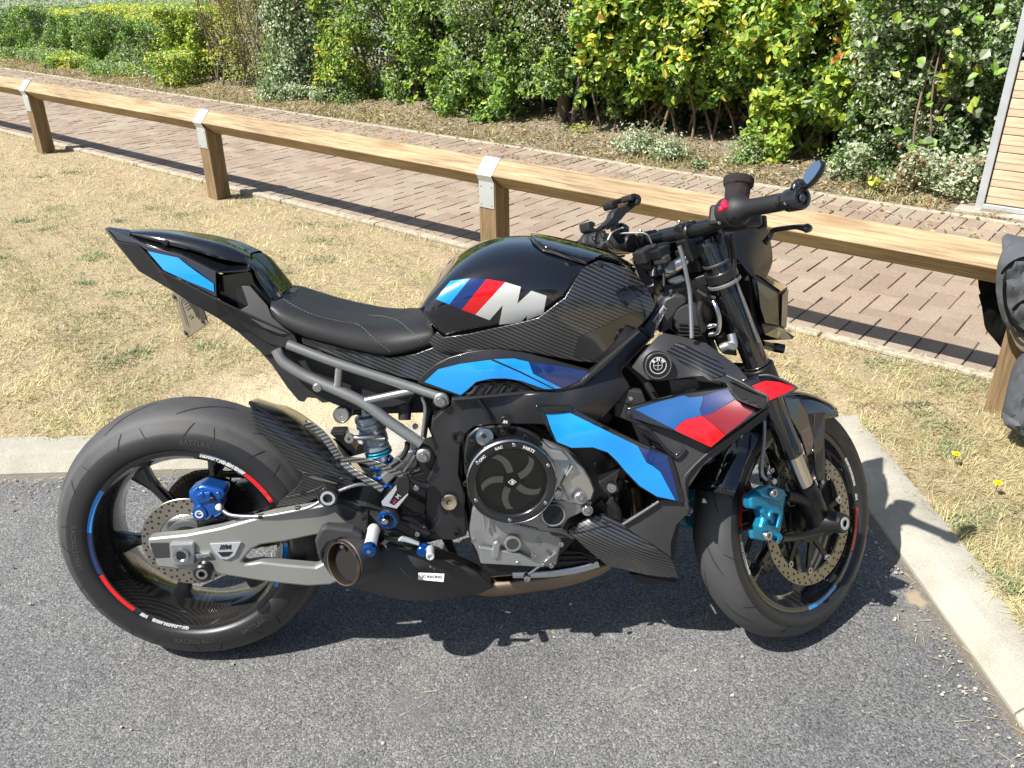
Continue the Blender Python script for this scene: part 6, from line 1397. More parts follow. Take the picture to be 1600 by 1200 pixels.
# phone holder on the bar
def Sg(k, *p): return Z(k, list(p))
ph = slab('phone_holder', Sg(6, (150,450),(180,425),(205,400),(215,370),(235,345),(275,335),(330,305),(352,320),(330,345),(290,375),(262,410),(225,440),(180,462)), .010, .022, M['black_plastic'], B, fr=SF, bevel=.003)
for pts, w0 in ((((68,425),(90,418),(112,428),(112,445),(100,452),(112,462),(150,452),(165,468),(130,478),(100,484),(78,472),(72,450)), .0), (((308,268),(335,260),(362,268),(376,290),(372,318),(350,332),(340,315),(350,298),(335,282),(330,305),(312,300)), .012), (((198,312),(232,296),(262,285),(275,300),(262,318),(240,320),(244,342),(215,352),(205,335)), -.03)):
    slab('holder_claw', Sg(6, *pts), w0+.02, .032, M['black_plastic'], ph, fr=SF, bevel=.003)
slab('holder_rib', Sg(6, (165,440),(240,420),(250,440),(180,470)), .018, .006, M['black_gloss2'], ph, fr=SF, bevel=.002)
tube('holder_stem', [Q(6, 215, 420, .0), Q(6, 225, 480, .0), Q(6, 255, 530, -.02)], .010, M['black_plastic'], ph, SF, sn=3)
lathe('holder_ball', [(0, -.014), (.010, -.012), (.016, 0), (.010, .012), (0, .014)], Q(6, 262, 470, -.005), (0, 1, 0), M['black_gloss2'], ph, fr=SF, seg=24)
tube('usb_cable', [Q(6, 150, 545, .0), Q(6, 178, 530, .0), Q(6, 200, 490, .005), Q(6, 240, 465, .01), Q(6, 300, 455, .0)], .0018, M['wire'], ph, SF, sn=5)
tube('usb_cable', [Q(6, 250, 490, .01), Q(6, 320, 488, .015), Q(6, 380, 488, .02), Q(6, 410, 505, .02), Q(6, 430, 545, .015), Q(6, 445, 570, .01)], .0018, M['wire'], ph, SF, sn=5)
for k, (x, y, s_) in enumerate(((150,490,.012),(190,555,.012),(110,530,.012),(250,455,.010))): lathe('cable_coil', [(s_-.002, 0), (s_, .001), (s_-.002, .003)], Q(6, x, y, -.02), (.3, -1, .4*k), M['black_plastic'], ph, fr=SF, seg=20, closed=True)
lathe('clutch_perch', [(0, -.035), (.020, -.034), (.023, -.03), (.023, .030), (.020, .035), (0, .036)], Q(6, 268, 545, -.12), (0, 1, .15), M['black_satin'], hbar, fr=SF, seg=30)
# controls and cables around the stem
for (x0, y0, x1, y1, w0, w1, r, m) in ((360,600,520,560,.02,.03,.010,'black_satin'), (430,600,440,740,.03,.04,.008,'black_satin'), (480,620,500,790,.05,.05,.0032,'black_plastic'), (440,560,520,660,.05,.05,.006,'black_plastic'), (690,520,760,560,.06,.06,.006,'black_satin'), (850,500,880,640,.16,.15,.0045,'black_satin'), (880,500,900,700,.17,.15,.0045,'black_plastic'), (820,500,800,600,.14,.12,.004,'black_plastic')):
    tube('cable', [Q(6, x0, y0, w0), Q(6, (x0+x1)/2+8, (y0+y1)/2, (w0+w1)/2), Q(6, x1, y1, w1)], r, M[m], FK, SF, sn=3)
for (x, y, w0, sx, sz, m) in ((475,600,.06,.035,.022,'black_satin'),(490,640,.065,.022,.016,'grey_plastic'),(400,610,.03,.05,.03,'black_plastic'),(560,690,.02,.05,.030,'black_satin'),(650,600,.03,.06,.035,'frame'),(660,560,.05,.05,.05,'black_satin'),(700,640,.05,.05,.045,'grey_plastic')):
    mk('control_part', *box_geo(Q(6, x, y, w0), (sx, .035, sz), Matrix.Rotation(-.35, 3, 'Y')), M[m], FK, fr=SF, bevel=.004)
lathe('master_body', [(0, -.03), (.012, -.03), (.014, -.024), (.014, .020), (.011, .03), (0, .03)], BF.P(*S(6, (560,680))[0], .06), (.9, 0, .5), M['steel'], B, seg=24)
slab('ignition_lock', Sg(6, (500,690),(530,655),(600,640),(610,690),(560,715),(520,720)), .055, .04, M['alu'], FK, fr=SF, bevel=.006)
slab('frame_head', S(6, (480,830),(520,780),(640,740),(760,760),(800,880),(780,1000),(700,1100),(560,1060),(500,940)), .055, .11, M['black_satin'], B, bevel=.012)
slab('frame_head_plate', S(6, (500,830),(540,810),(620,790),(625,815),(560,850),(500,880),(470,900),(460,870)), .068, .02, M['grey_plastic'], B, bevel=.004)
slab('lock_plate', S(6, (520,770),(545,740),(610,720),(625,760),(570,790)), .060, .02, M['alu'], B, bevel=.006)
lathe('throttle_housing', [(0, .02), (.030, .018), (.036, .008), (.037, -.04), (0, -.045)], P1(11, 400, 800, .07), (-.1, -1, 0), M['grey_plastic'], B, seg=40)
for k in range(4): slab('housing_rib', S(11, (320,850+38*k),(520,870+34*k),(520,884+34*k),(320,866+38*k)), .094, .008, M['black_plastic'], B, bevel=.001)
tube('hose_band', [P1(11, 540, 640, .088), P1(11, 520, 760, .09), P1(11, 560, 930, .088)], .007, M['black_plastic'], B, sn=4)
panel('intake_snout', S(11, (150,680),(180,610),(280,565),(380,580),(420,640),(330,700),(270,800),(260,900),(130,960)), .085, M['grey_plastic'], B, thick=.04, bevel=.006)
tube('coolant_pipe', [P1(11, *p) for p in ((660,640,.08),(690,700,.09),(720,820,.092),(700,940,.09),(620,965,.08))], .0065, M['steel'], B, sn=4)
tube('coolant_pipe', [P1(11, *p) for p in ((600,890,.08),(650,875,.085),(710,880,.085))], .0055, M['steel'], B, sn=3)
tube('cable', [P1(11, *p) for p in ((500,530,.07),(580,580,.075),(680,606,.08))], .0045, M['grey_plastic'], B, sn=3)
tube('front_brake_line', [Q(11, 325, 90, .12), Q(11, 365, 230, .12), Q(11, 400, 400, .118), Q(11, 428, 560, .116), Q(11, 440, 780, .114), Q(11, 447, 1000, .112)], .0046, M['hose'], FK, SF, sn=5)
tube('lower_hose', [P1(11, *p) for p in ((740,1100,.10),(800,1075,.105),(860,1080,.10),(840,960,.09))], .010, M['alu'], B, sn=4)
slab('horn_bracket', S(11, (690,1000),(800,960),(880,1060),(900,1180),(760,1160),(720,1090)), .06, .03, M['black_satin'], B, bevel=.004)
tube('fork_cable', [Q(11, 870, 400, .136), Q(11, 930, 560, .137), Q(11, 1020, 800, .138), Q(11, 1110, 1040, .138)], .0028, M['hose'], FK, SF, sn=4)
tube('sensor_stalk', [Q(11, 1130, 1060, .05), Q(11, 1190, 1075, .035), Q(11, 1240, 1088, .022)], .010, M['black_satin'], FK, SF, sn=3)
lathe('sensor', [(0, 0), (.010, 0), (.012, .01), (.012, .03), (0, .032)], Q(11, 1235, 1085, .02), (.6, -.4, -.2), M['black_gloss2'], FK, fr=SF, seg=16)
# headlight
M['lens'] = simple('amber grey lens', (.13, .11, .05), .38, .3, .25, var=.2); M['cowl'] = simple('black cowl', (.010, .011, .014), .42, 0, 0); M['cowl'].node_tree.nodes['Principled BSDF'].inputs['Specular IOR Level'].default_value = .25
hl = empty('headlight'); hl.parent = B
_u = (lambda *a: None)(px(S(11, (1030,360,.10),(1070,372,.10),(1310,545,.085),(1392,490,.012),(1385,600,.008),(1364,918,.008),(1300,890,.08),(1140,862,.10),(1075,560,.108)), fr=SF), 0)
def both(name, vs, fs, mat, parent, **kw):
    for s in (1, -1): mk(name, [Vector((v.x, v.y*s, v.z)) for v in vs], fs, mat, parent, fr=SF, **kw)
both('headlight_case', px(S(11, (1030,360,.10),(1070,372,.10),(1310,545,.085),(1392,490,.012),(1385,600,.008),(1364,918,.008),(1300,890,.08),(1140,862,.10),(1075,560,.108)), fr=SF), [(0,1,8),(1,2,6,7,8),(2,3,4,5,6)], M['cowl'], hl)
ln = px(S(11, (1082,440,.1015),(1280,560,.088),(1296,875,.083),(1160,850,.1015),(1112,700,.106)), fr=SF); both('lens', [v+Vector((0, -.004, 0)) for v in ln], [(0,1,2,3,4)], M['lens'], hl)
ln = px(S(11, (1318,575,.080),(1380,520,.022),(1358,900,.018),(1308,880,.077)), fr=SF); both('lens', [v+Vector((.003, -.005, 0)) for v in ln], [(0,1,2,3)], M['lens'], hl)
tp4 = px(S(11, (1050,370,.102),(1100,376,.10),(1330,535,.088),(1392,488,.012),(1300,440,.0),(1150,350,.0),(1060,320,.03)), fr=SF); both('headlight_top', tp4, [(0,1,2,3,4,5,6)], M['black_gloss'], hl)
ch = px(S(11, (1140,860,.105),(1300,890,.095),(1364,918,.03),(1460,985,.0),(1440,1012,.0),(1290,1005,.06),(1170,965,.10)), fr=SF); both('headlight_chin', ch, [(0,1,6),(1,2,5,6),(2,3,4,5)], M['black_gloss2'], hl)
bk = [Vector((1.27, s*.10, z)) for s in (1, -1) for z in (.76, .93)]+[Vector((1.46, s*.03, z)) for s in (1, -1) for z in (.78, .87)]
mk('headlight_core', bk, [(0,1,5,4),(2,6,7,3),(0,2,3,1),(4,5,7,6),(1,3,7,5),(0,4,6,2)], M['black_plastic'], hl, fr=SF)
cw = loft('headlight_cowl', [S(6, (905,455,0),(985,415,0),(1045,412,0),(1092,480,0),(1116,600,0),(1112,670,0),(1085,735,0)), S(6, (840,480,.05),(930,450,.055),(1000,470,.055),(1045,540,.055),(1070,640,.055),(1070,700,.055),(1060,740,.055)), S(6, (735,545,.10),(850,515,.10),(930,560,.10),(985,620,.10),(1015,690,.10),(1020,720,.10),(1022,742,.10)), S(6, (745,600,.105),(850,600,.108),(920,640,.108),(960,690,.108),(985,720,.106),(1000,735,.105),(1010,745,.103))], M['cowl'], B, nu=5, nv=4, fr=SF, mirror=False)
mcw = cw.data; bmx = bmesh.new(); bmx.from_mesh(mcw); r3 = (SF.m.inverted()); 
gm = bmesh.ops.duplicate(bmx, geom=bmx.verts[:]+bmx.edges[:]+bmx.faces[:]); 
for el in gm['geom']:
    if isinstance(el, bmesh.types.BMVert): q = r3 @ el.co; q.y *= -1; el.co = SF.m @ q
bmesh.ops.recalc_face_normals(bmx, faces=bmx.faces); bmx.to_mesh(mcw); bmx.free()
mk('display', *box_geo(Vector((1.215, 0, 1.0)), (.012, .17, .10), Matrix.Rotation(-.9, 3, 'Y')), M['black_gloss2'], B, fr=SF, bevel=.006)
# front mudguard
fd = empty('front_mudguard'); fd.parent = B
a_f, _ = deg_at(SF, FC, 1291, 641, .03); a_b = R(158)
def fpt(r, h, a): return (FC[0]+r*math.cos(a), -h, FC[2]+r*math.sin(a))
rows = []
for r, h in ((.3195, 0), (.3185, .022), (.3140, .042), (.3030, .060), (.2820, .070), (.262, .0735)):
    rows.append([fpt(r, h, a_f+(a_b-a_f)*i/12) for i in range(13)])
def loft_raw(name, rows, mat, parent, fr, solid_=.003):
    H = len(rows); Wd = len(rows[0]); vs = [Vector(rows[j][i]) for i in range(Wd) for j in range(H)]
    fs = [(i*H+j, (i+1)*H+j, (i+1)*H+j+1, i*H+j+1) for i in range(Wd-1) for j in range(H-1)]
    o = mk(name, vs, fs, mat, parent, True, fr=fr); s = o.modifiers.new('s', 'SUBSURF'); s.levels = s.render_levels = 1; o.modifiers.new('t', 'SOLIDIFY').thickness = solid_; return o
half = rows[::-1][:-1]+[[(p[0], p[1], p[2]) for p in rows[0]]]+[[(p[0], -p[1], p[2]) for p in r] for r in rows[1:]]
# the skirt hangs lower towards the fork than at the front tip
for r in (0, -1):
    half[r] = [(FC[0]+(p[0]-FC[0])*k, p[1], FC[2]+(p[2]-FC[2])*k) for p, k in zip(half[r], [1.05+(-.14*math.sin(math.pi*min(1, i/7)) if i < 8 else 0) for i in range(13)])]
loft_raw('mudguard_shell', half, M['black_gloss'], fd, SF)
for s in (1, -1):
    arm = [Q(8, *p) for p in ((608,128,.074),(656,126,.072),(652,220,.078),(657,400,.088),(650,458,.092),(634,466,.092),(612,400,.088),(602,260,.080))]
    v, f = extr(arm, [tuple(range(8))], .004); mk('mudguard_arm', [Vector((q.x, q.y*s, q.z)) for q in v], f, M['black_gloss2'], fd, fr=SF, bevel=.001)
    sk_ = [Q(8, *p) for p in ((470,62,.080),(540,70,.078),(575,125,.076),(600,130,.075),(604,250,.079),(600,300,.085),(575,320,.09),(545,230,.088),(500,150,.085))]
    v, f = extr(sk_, [tuple(range(9))], .006); mk('mudguard_bracket', [Vector((q.x, q.y*s, q.z)) for q in v], f, M['black_gloss'], fd, fr=SF, bevel=.002)
bolt('bolt', Q(8, 641, 438, .093), .0055, M['steel'], fd, .003, fr=SF); bolt('bolt', Q(8, 598, 297, .088), .004, M['steel'], fd, .003, fr=SF)
# calipers
def caliper(s):
    def m_(p): return Vector((p.x, p.y*s, p.z))
    def plate_(name, pts, w_, th, mat, parent, bev):
        q = [Q(8, x, y, w_) for x, y in pts]; v, f = extr(q, [tuple(range(len(q)))], th); return mk(name, [m_(p) for p in v], f, mat, parent, fr=SF, bevel=bev)
    c_ = plate_('front_caliper', ((358,478),(398,455),(455,462),(490,500),(478,540),(474,600),(462,650),(452,690),(430,700),(392,700),(368,640),(385,600),(372,560),(330,560),(325,500)), .112, .030, M['caliper'], B, .008)
    for pts, w_ in ((((355,470),(400,452),(470,470),(492,500),(440,520),(380,505)), .122), (((375,560),(440,565),(458,600),(440,640),(420,620),(395,590)), .122), (((330,655),(385,640),(440,655),(455,690),(395,703),(335,692)), .124)):
        plate_('caliper_rib', pts, w_, .014, M['caliper'], c_, .004)
    tube('caliper_bridge', [m_(Q(8, 372, 568, .128)), m_(Q(8, 400, 600, .130)), m_(Q(8, 412, 570, .130)), m_(Q(8, 450, 578, .128)), m_(Q(8, 440, 640, .126))], .0050, M['caliper'], c_, SF, sn=3)
    for x, y, r in ((418,486,.0105),(392,676,.0115)): bolt('caliper_bolt', m_(Q(8, x, y, .124)), r, M['steel'], c_, .008, fr=SF, ax=(0, -s, 0))
    lathe('bleed_collar', [(.006, -.006), (.0105, -.006), (.0105, .006), (.006, .006)], m_(Q(8, 440, 685, .124)), (1, 0, 0), M['caliper'], c_, fr=SF, seg=20)
    tube('caliper_arm', [m_(Q(8, 455, 690, .118)), m_(Q(8, 520, 685, .112)), m_(Q(8, 580, 672, .112)), m_(Q(8, 650, 650, .118))], [.009, .0085, .009, .012], M['black_satin'], FK, SF, sn=4)
    tube('caliper_arm', [m_(Q(8, 480, 500, .108)), m_(Q(8, 540, 510, .108)), m_(Q(8, 600, 540, .110))], [.012, .014, .020], M['black_satin'], FK, SF, sn=4)
    for dw in (.02, .045): plate_('brake_pad', ((400,520),(470,520),(480,640),(420,650)), .095-dw*.8, .006, M['black_satin'], c_, .001)
caliper(1); caliper(-1)
tube('caliper_hose', [Q(8, 385, 165, .10), Q(8, 383, 240, .105), Q(8, 373, 330, .112), Q(8, 374, 400, .118), Q(8, 392, 428, .120)], .0040, M['hose'], FK, SF, sn=5)
lathe('hose_banjo', solid(.0075, .014, .002), Q(8, 410, 432, .122), (0, -1, 0), M['steel'], FK, fr=SF, seg=16)
bolt('bolt', Q(8, 412, 385, .10), .006, M['steel'], FK, fr=SF)
# ============================================================ planting behind the path
def n3(P_, f, seed):
    r = np.random.default_rng(seed); o = np.zeros(len(P_))
    for k in range(7):
        d = r.normal(0, 1, 3); d /= np.linalg.norm(d); ff = f*(1+.55*k); o += np.sin(P_@d*ff+r.uniform(0, 6.28))/(1+.35*k)
    return o/2.2
def leaf_mesh(C, Nn, size, asp, col, droop=.3):
    """folded pointed leaves; C centres, Nn facing directions"""
    n = len(C); Nn = Nn/np.linalg.norm(Nn, axis=1, keepdims=True)
    r = RNG.normal(0, 1, (n, 3)); r[:, 2] -= droop*1.6; L = r-(r*Nn).sum(1, keepdims=True)*Nn; L /= np.linalg.norm(L, axis=1, keepdims=True); S_ = np.cross(L, Nn)
    s = size[:, None]; w_ = s*asp; fold = Nn*s*.10
    base = C-L*s*.5; tip = C+L*s*.5-Nn*s*.08
    V = np.stack([base, C-L*s*.12+S_*w_*.5+fold, C+L*s*.22+S_*w_*.36+fold*.6, tip, C+L*s*.22-S_*w_*.36+fold*.6, C-L*s*.12-S_*w_*.5+fold], 1).reshape(-1, 3)
    a = np.arange(n)*6; Fq = np.concatenate([np.stack([a, a+1, a+2, a+3], 1), np.stack([a, a+3, a+4, a+5], 1)])
    return V, Fq, np.repeat(col, 6, 0)
GRN = {'deep': (.040, .080, .024), 'mid': (.090, .165, .040), 'fresh': (.18, .30, .045), 'lime': (.36, .43, .055), 'yellow': (.55, .49, .07), 'grey': (.24, .29, .18), 'pale': (.42, .46, .32), 'brown': (.24, .15, .075), 'straw': (.42, .33, .18), 'orange': (.45, .20, .05)}
def pal(n, d, P_=None, seed=1, patch=.35):
    ks = list(d); pr = np.array([d[k] for k in ks], float); pr /= pr.sum(); idx = RNG.choice(len(ks), n, p=pr)
    if P_ is not None:
        q = n3(P_, 5, seed); q = (q-q.min())/(q.max()-q.min()+1e-9); alt = np.clip((q*len(ks)).astype(int), 0, len(ks)-1); sw = RNG.uniform(0, 1, n) < patch; idx = np.where(sw, alt, idx)
    return np.array([GRN[k] for k in ks])[idx]*RNG.uniform(.75, 1.25, (n, 1))
def toW(n_, t_, z_): return np.stack([n_*NV.x+t_*TV.x, n_*NV.y+t_*TV.y, z_], 1)
def foliage_block(N_, t0, t1, nf, depth, z0, z1, size, asp, cols, seed, bump=.16, gap=.25, gapf=4.5, dist=None, top=True, up=.7):
    """leaves in a block: dense at its front and top faces, thinner inside; z0/z1/nf may be functions of t"""
    f = lambda v, t: v(t) if callable(v) else np.full(len(t), float(v))
    t = RNG.uniform(t0, t1, N_); zl, zh = f(z0, t), f(z1, t); z = zl+(zh-zl)*RNG.uniform(0, 1, N_)**.95; d = RNG.exponential(.20, N_); d = np.where(RNG.uniform(0, 1, N_) < .12, RNG.uniform(0, depth, N_), d); d = np.minimum(d, depth)
    if top:
        m = RNG.uniform(0, 1, N_) < .22; z = np.where(m, zh-RNG.exponential(.08, N_), z); d = np.where(m, RNG.uniform(0, depth, N_), d)
    z = np.maximum(z, zl-.03)
    q = toW(np.zeros(N_), t, z); b = n3(q, 7, seed)*bump+n3(q, 22, seed+5)*bump*.3
    n_ = f(nf, t)+b+d; z = z+n3(q, 3, seed+9)*.05
    P_ = toW(n_, t, z); g = n3(toW(n_*.5, t, z), gapf*2.2, seed+3); keep = (g > -gap*2.4+.0*d) | (d > .30); keep &= (np.abs(t-t0) > 0) 
    P_, d, z, zh = P_[keep], d[keep], z[keep], zh[keep]; m = len(P_)
    nr = np.array([-NV.x, -NV.y, 0])[None]*(.75)+RNG.normal(0, .62, (m, 3)); nr[:, 2] += up+.5*(zh-z < .15)
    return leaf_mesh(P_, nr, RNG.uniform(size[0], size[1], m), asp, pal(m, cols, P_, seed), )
def stems(root, specs, mat, name='stem'):
    for (n0, t0, n1, t1, z1, r, br) in specs:
        p0 = NT(n0, t0, .08); p1 = NT(n1, t1, z1); m1 = p0.lerp(p1, .35)+Vector((random.uniform(-.05, .05), random.uniform(-.05, .05), 0)); m2 = p0.lerp(p1, .7)+Vector((random.uniform(-.06, .06), random.uniform(-.06, .06), 0))
        g = tube_geo([p0, m1, m2, p1], [r*1.2, r, r*.8, r*.45], 7, 4)
        for k in range(br):
            a = p0.lerp(p1, random.uniform(.25, .85)); e = a+Vector((random.uniform(-.3, .3), random.uniform(-.3, .3), random.uniform(.1, .45))); g = join_geo(g, tube_geo([a, a.lerp(e, .5)+Vector((0, 0, .04)), e], [r*.4, r*.3, r*.15], 5, 2))
        mk(name, *g, mat, root, True)
def shrub(name, label, cat, blocks, st, mat_st='bark', group=None, extra=None):
    n0, t0 = st[0][0], st[0][1]; root = empty(name, (0, 0, 0)); tag(root, label, cat, group)
    V, Fq, C, off = [], [], [], 0
    for b in blocks: v, f, c = b; V.append(v); Fq.append(f+off); C.append(c); off += len(v)
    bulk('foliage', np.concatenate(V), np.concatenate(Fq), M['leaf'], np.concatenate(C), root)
    stems(root, st, M[mat_st]); return root
rs = lambda a, b: random.uniform(a, b)
FB = foliage_block
# 1 low clipped hedge
shrub('low_hedge', 'low clipped green hedge with yellow tips at the far left behind the path', 'hedge', [
    FB(80000, -19, -9.2, lambda t: 5.75+.12*np.sin(t*1.3), 5.5, .12, lambda t: .84+.05*np.sin(t*2.1), (.030, .055), .5, dict(deep=2, mid=5, fresh=5, grey=1.2, lime=1.5), 21, gap=.32),
    FB(5000, -13, -9.2, 5.9, 1.2, lambda t: .78+.05*np.sin(t*2.1), lambda t: .90+.05*np.sin(t*2.1), (.03, .05), .5, dict(lime=5, yellow=3, fresh=4), 22),
    FB(7000, -16, -9.3, 5.35, .5, .10, .28, (.03, .05), .5, dict(mid=3, fresh=3, grey=3, lime=1), 23, gap=.5)], [(6.2, -18+.55*k, 6.2+rs(-.3, .3), -18+.55*k+rs(-.3, .3), .6, .014, 3) for k in range(16)])
# 2 yellow leaved shrub
shrub('golden_shrub', 'yellow leaved shrub at the end of the low hedge beside the dry brown bush', 'shrub', [
    FB(7000, -9.5, -8.7, 5.55, .8, .35, 1.0, (.03, .05), .55, dict(yellow=2.5, lime=4, fresh=3, mid=2), 31, gap=.25), FB(2500, -9.3, -8.6, 5.3, .5, .10, .5, (.03, .05), .55, dict(yellow=3, lime=3, fresh=3, mid=2), 32, gap=.5),
    FB(2600, -12.4, -11.6, 5.35, .4, .10, .32, (.03, .05), .55, dict(yellow=4, lime=4, fresh=2), 33, gap=.3)], [(5.9, -9.1+.1*k, 5.8+rs(-.2, .2), -9.1+.2*k, .85, .012, 3) for k in range(4)])
# 3 dry brown bush
shrub('dry_bush', 'dry brown twiggy bush between the low hedge and the ivy covered trunk', 'bush', [
    FB(22000, -8.75, -7.2, lambda t: 5.75+.1*np.sin(t*5), 1.1, .15, 1.9, (.022, .045), .45, dict(brown=6, straw=3, grey=2, lime=1, mid=1.5), 41, gap=.42), FB(4200, -8.7, -7.9, 5.5, .4, .2, 1.3, (.03, .05), .5, dict(lime=3, fresh=3, yellow=2), 42, gap=-.10)],
    [(5.7+rs(-.1, .3), -8.6+.075*k, 5.7+rs(-.3, .3), -8.6+.075*k+rs(-.3, .3), rs(.8, 1.8), rs(.006, .013), 5) for k in range(18)], 'twig')
# 4 ivy on a trunk
def ivy():
    k = 24000; th = RNG.uniform(0, 2*np.pi, k); z = RNG.uniform(.10, 2.1, k); r = .36+.10*np.sin(z*5+th*2)+.12*np.exp(-(z-.1)*5)+RNG.exponential(.05, k)-.03
    c = NT(5.75, -6.72); P_ = np.stack([c.x+r*np.cos(th), c.y+r*np.sin(th), z], 1); P_ += RNG.normal(0, .02, P_.shape); P_[:, :2] += n3(P_, 9, 6)[:, None]*.05
    nr = np.stack([np.cos(th), np.sin(th), np.full(k, .35)], 1)+RNG.normal(0, .45, (k, 3))
    return leaf_mesh(P_, nr, RNG.uniform(.022, .042, k), .75, pal(k, dict(grey=6, pale=5, mid=2, deep=2), P_, 5), droop=.8)
shrub('ivy_trunk', 'grey green ivy covering an upright trunk left of the main hedge', 'ivy', [ivy(), FB(3500, -7.3, -6.1, 5.35, .35, .08, .30, (.022, .04), .7, dict(grey=4, pale=3, mid=3), 52, gap=.3)], [(5.75, -6.72, 5.7, -6.7, 2.1, .10, 3)])
# 5 main hedge, left half
ov = lambda t: np.where(t < -4.6, .12, .12+.42*np.clip((t+4.2)/1.2, 0, 1)*.75)
shrub('broadleaf_hedge', 'tall mid green leafy hedge behind the middle of the path, foliage down to the soil', 'hedge', [
    FB(56000, -6.25, -2.7, lambda t: 5.75+.10*np.sin(t*2.3)+.10*np.clip(t+4.6, 0, 1), 1.3, ov, 2.0, (.030, .055), .55, dict(deep=2, mid=4, fresh=7, grey=2, lime=4), 61, gap=.24, bump=.2),
    FB(6000, -6.3, -5.7, 5.45, .6, .10, 1.7, (.03, .05), .55, dict(lime=4, fresh=5, yellow=1), 62, gap=-.05), FB(4200, -5.0, -3.6, 5.55, .5, .12, .55, (.04, .075), .5, dict(fresh=5, mid=5, lime=2), 63, gap=-.15, bump=.1),
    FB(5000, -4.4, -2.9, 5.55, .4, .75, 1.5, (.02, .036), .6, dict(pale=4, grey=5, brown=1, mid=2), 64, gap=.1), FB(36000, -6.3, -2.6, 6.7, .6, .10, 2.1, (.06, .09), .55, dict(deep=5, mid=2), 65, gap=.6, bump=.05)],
    [(6.0+rs(-.1, .4), -6.0+.19*k, 5.9+rs(-.3, .3), -6.0+.19*k+rs(-.3, .3), rs(.9, 1.5), rs(.010, .022), 4) for k in range(18)]+[(5.95, -5.35, 5.9, -5.45, 1.2, .04, 4), (5.95, -3.25, 6.0, -3.35, 1.3, .055, 4), (5.85, -3.05, 5.9, -2.75, 1.2, .022, 3)])
# 6 main hedge, right half: large yellow green leaves over a dark hollow with bare stems
lo2 = lambda t: .40+.09*np.sin(t*3.1)+.06*np.sin(t*7.7)
shrub('laurel_hedge', 'tall yellow green hedge with large leaves over a dark hollow of bare brown stems', 'hedge', [
    FB(36000, -2.9, .35, lambda t: 5.65+.12*np.sin(t*2.9+1), 1.3, lo2, 2.0, (.040, .085), .5, dict(deep=2, mid=4, fresh=6, lime=7, yellow=1.0), 71, gap=.22, bump=.2),
    FB(3500, -2.8, .2, 5.45, .4, .72, 1.3, (.05, .09), .5, dict(lime=6, yellow=1, fresh=5, orange=.1), 72, gap=-.12, bump=.16), FB(2400, -1.2, .3, 5.75, .6, .22, .75, (.06, .10), .45, dict(grey=2, mid=4, fresh=3, deep=3), 73, gap=.05, bump=.12),
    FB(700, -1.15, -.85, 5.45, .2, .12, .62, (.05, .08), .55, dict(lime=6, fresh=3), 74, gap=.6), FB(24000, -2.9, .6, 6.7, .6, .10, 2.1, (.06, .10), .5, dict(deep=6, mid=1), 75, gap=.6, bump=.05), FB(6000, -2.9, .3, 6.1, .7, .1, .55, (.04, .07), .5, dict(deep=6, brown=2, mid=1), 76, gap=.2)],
    [(5.95+rs(-.15, .3), -2.65+.105*k, 5.95+rs(-.2, .3), -2.65+.105*k+rs(-.35, .35), rs(.6, .9), rs(.007, .016), 2) for k in range(27)], 'twig')
# 7 grey green bush against the shelter
shrub('snowberry_bush', 'loose grey green small leaved bush beside the timber shelter', 'bush', [
    FB(52000, -.45, 1.3, lambda t: 5.42+.1*np.sin(t*4)-.18*np.clip(t, 0, 1), 1.2, .10, 1.9, (.020, .040), .6, dict(grey=5, pale=4, mid=5, deep=3, fresh=1), 81, gap=.30, bump=.2),
    FB(90, -.35, .6, 5.16, .3, .25, 1.3, (.05, .08), .85, dict(grey=4, fresh=4, lime=1), 82, gap=.3, bump=.12), FB(2600, -.3, .55, 5.1, .3, .08, .38, (.02, .04), .6, dict(pale=5, grey=4, brown=1), 83, gap=.1)],
    [(5.6+rs(-.2, .3), -.2+.1*k, 5.4+rs(-.3, .3), -.2+.12*k+rs(-.3, .3), rs(.8, 1.6), rs(.006, .012), 4) for k in range(5)], 'twig')
# 8 small plants on the bed
def plantlet(u, v, w_, h, cols, lab, sz=(.018, .034), asp=.6, k=700):
    p = G(u, v, .13); root = empty('ground_plant', p); tag(root, lab, 'plant', 'small plants at the foot of the hedge')
    P_ = np.stack([RNG.normal(0, w_*.5, k), RNG.normal(0, w_*.35, k), np.abs(RNG.normal(0, h*.5, k))], 1); P_[:, 2] = np.minimum(P_[:, 2], h*1.3)+.01
    nr = np.stack([P_[:, 0]*4, P_[:, 1]*4-.4, np.full(k, .8)], 1)+RNG.normal(0, .5, (k, 3)); V, Fq, C = leaf_mesh(P_, nr, RNG.uniform(*sz, k), asp, pal(k, cols)); bulk('foliage', V, Fq, M['leaf'], C, root)
    for i in range(7): a = rs(0, 6.28); tube('stem', [(0, 0, -.02), (math.cos(a)*w_*.3, math.sin(a)*w_*.25, h*.5), (math.cos(a)*w_*.6, math.sin(a)*w_*.4, h)], .0022, M['twig'], root, seg=5)
SV = dict(pale=5, grey=5, mid=1.5)
plantlet(1000, 236, .20, .17, SV, 'silvery small leaved plant, leftmost and widest at the foot of the hedge', k=900)
plantlet(1050, 246, .15, .13, SV, 'silvery small leaved plant just right of the widest one', k=600)
plantlet(1165, 255, .15, .19, dict(grey=4, fresh=4, pale=2), 'upright green and silver plant above the knitted sock on the handlebar', k=700)
plantlet(1268, 240, .11, .14, dict(lime=6, fresh=4), 'bright lime leaved plant behind the bar end mirror', (.04, .07), .7, 130)
plantlet(1325, 262, .16, .13, dict(grey=5, fresh=4, mid=2), 'grey green creeping plant just right of the mirror', k=700)
plantlet(1385, 268, .16, .12, SV, 'pale creeping plant left of the small yellow green seedling', k=600)
plantlet(1366, 294, .05, .07, dict(lime=5, yellow=3), 'small yellow green seedling at the edge of the path', (.03, .05), .6, 46)
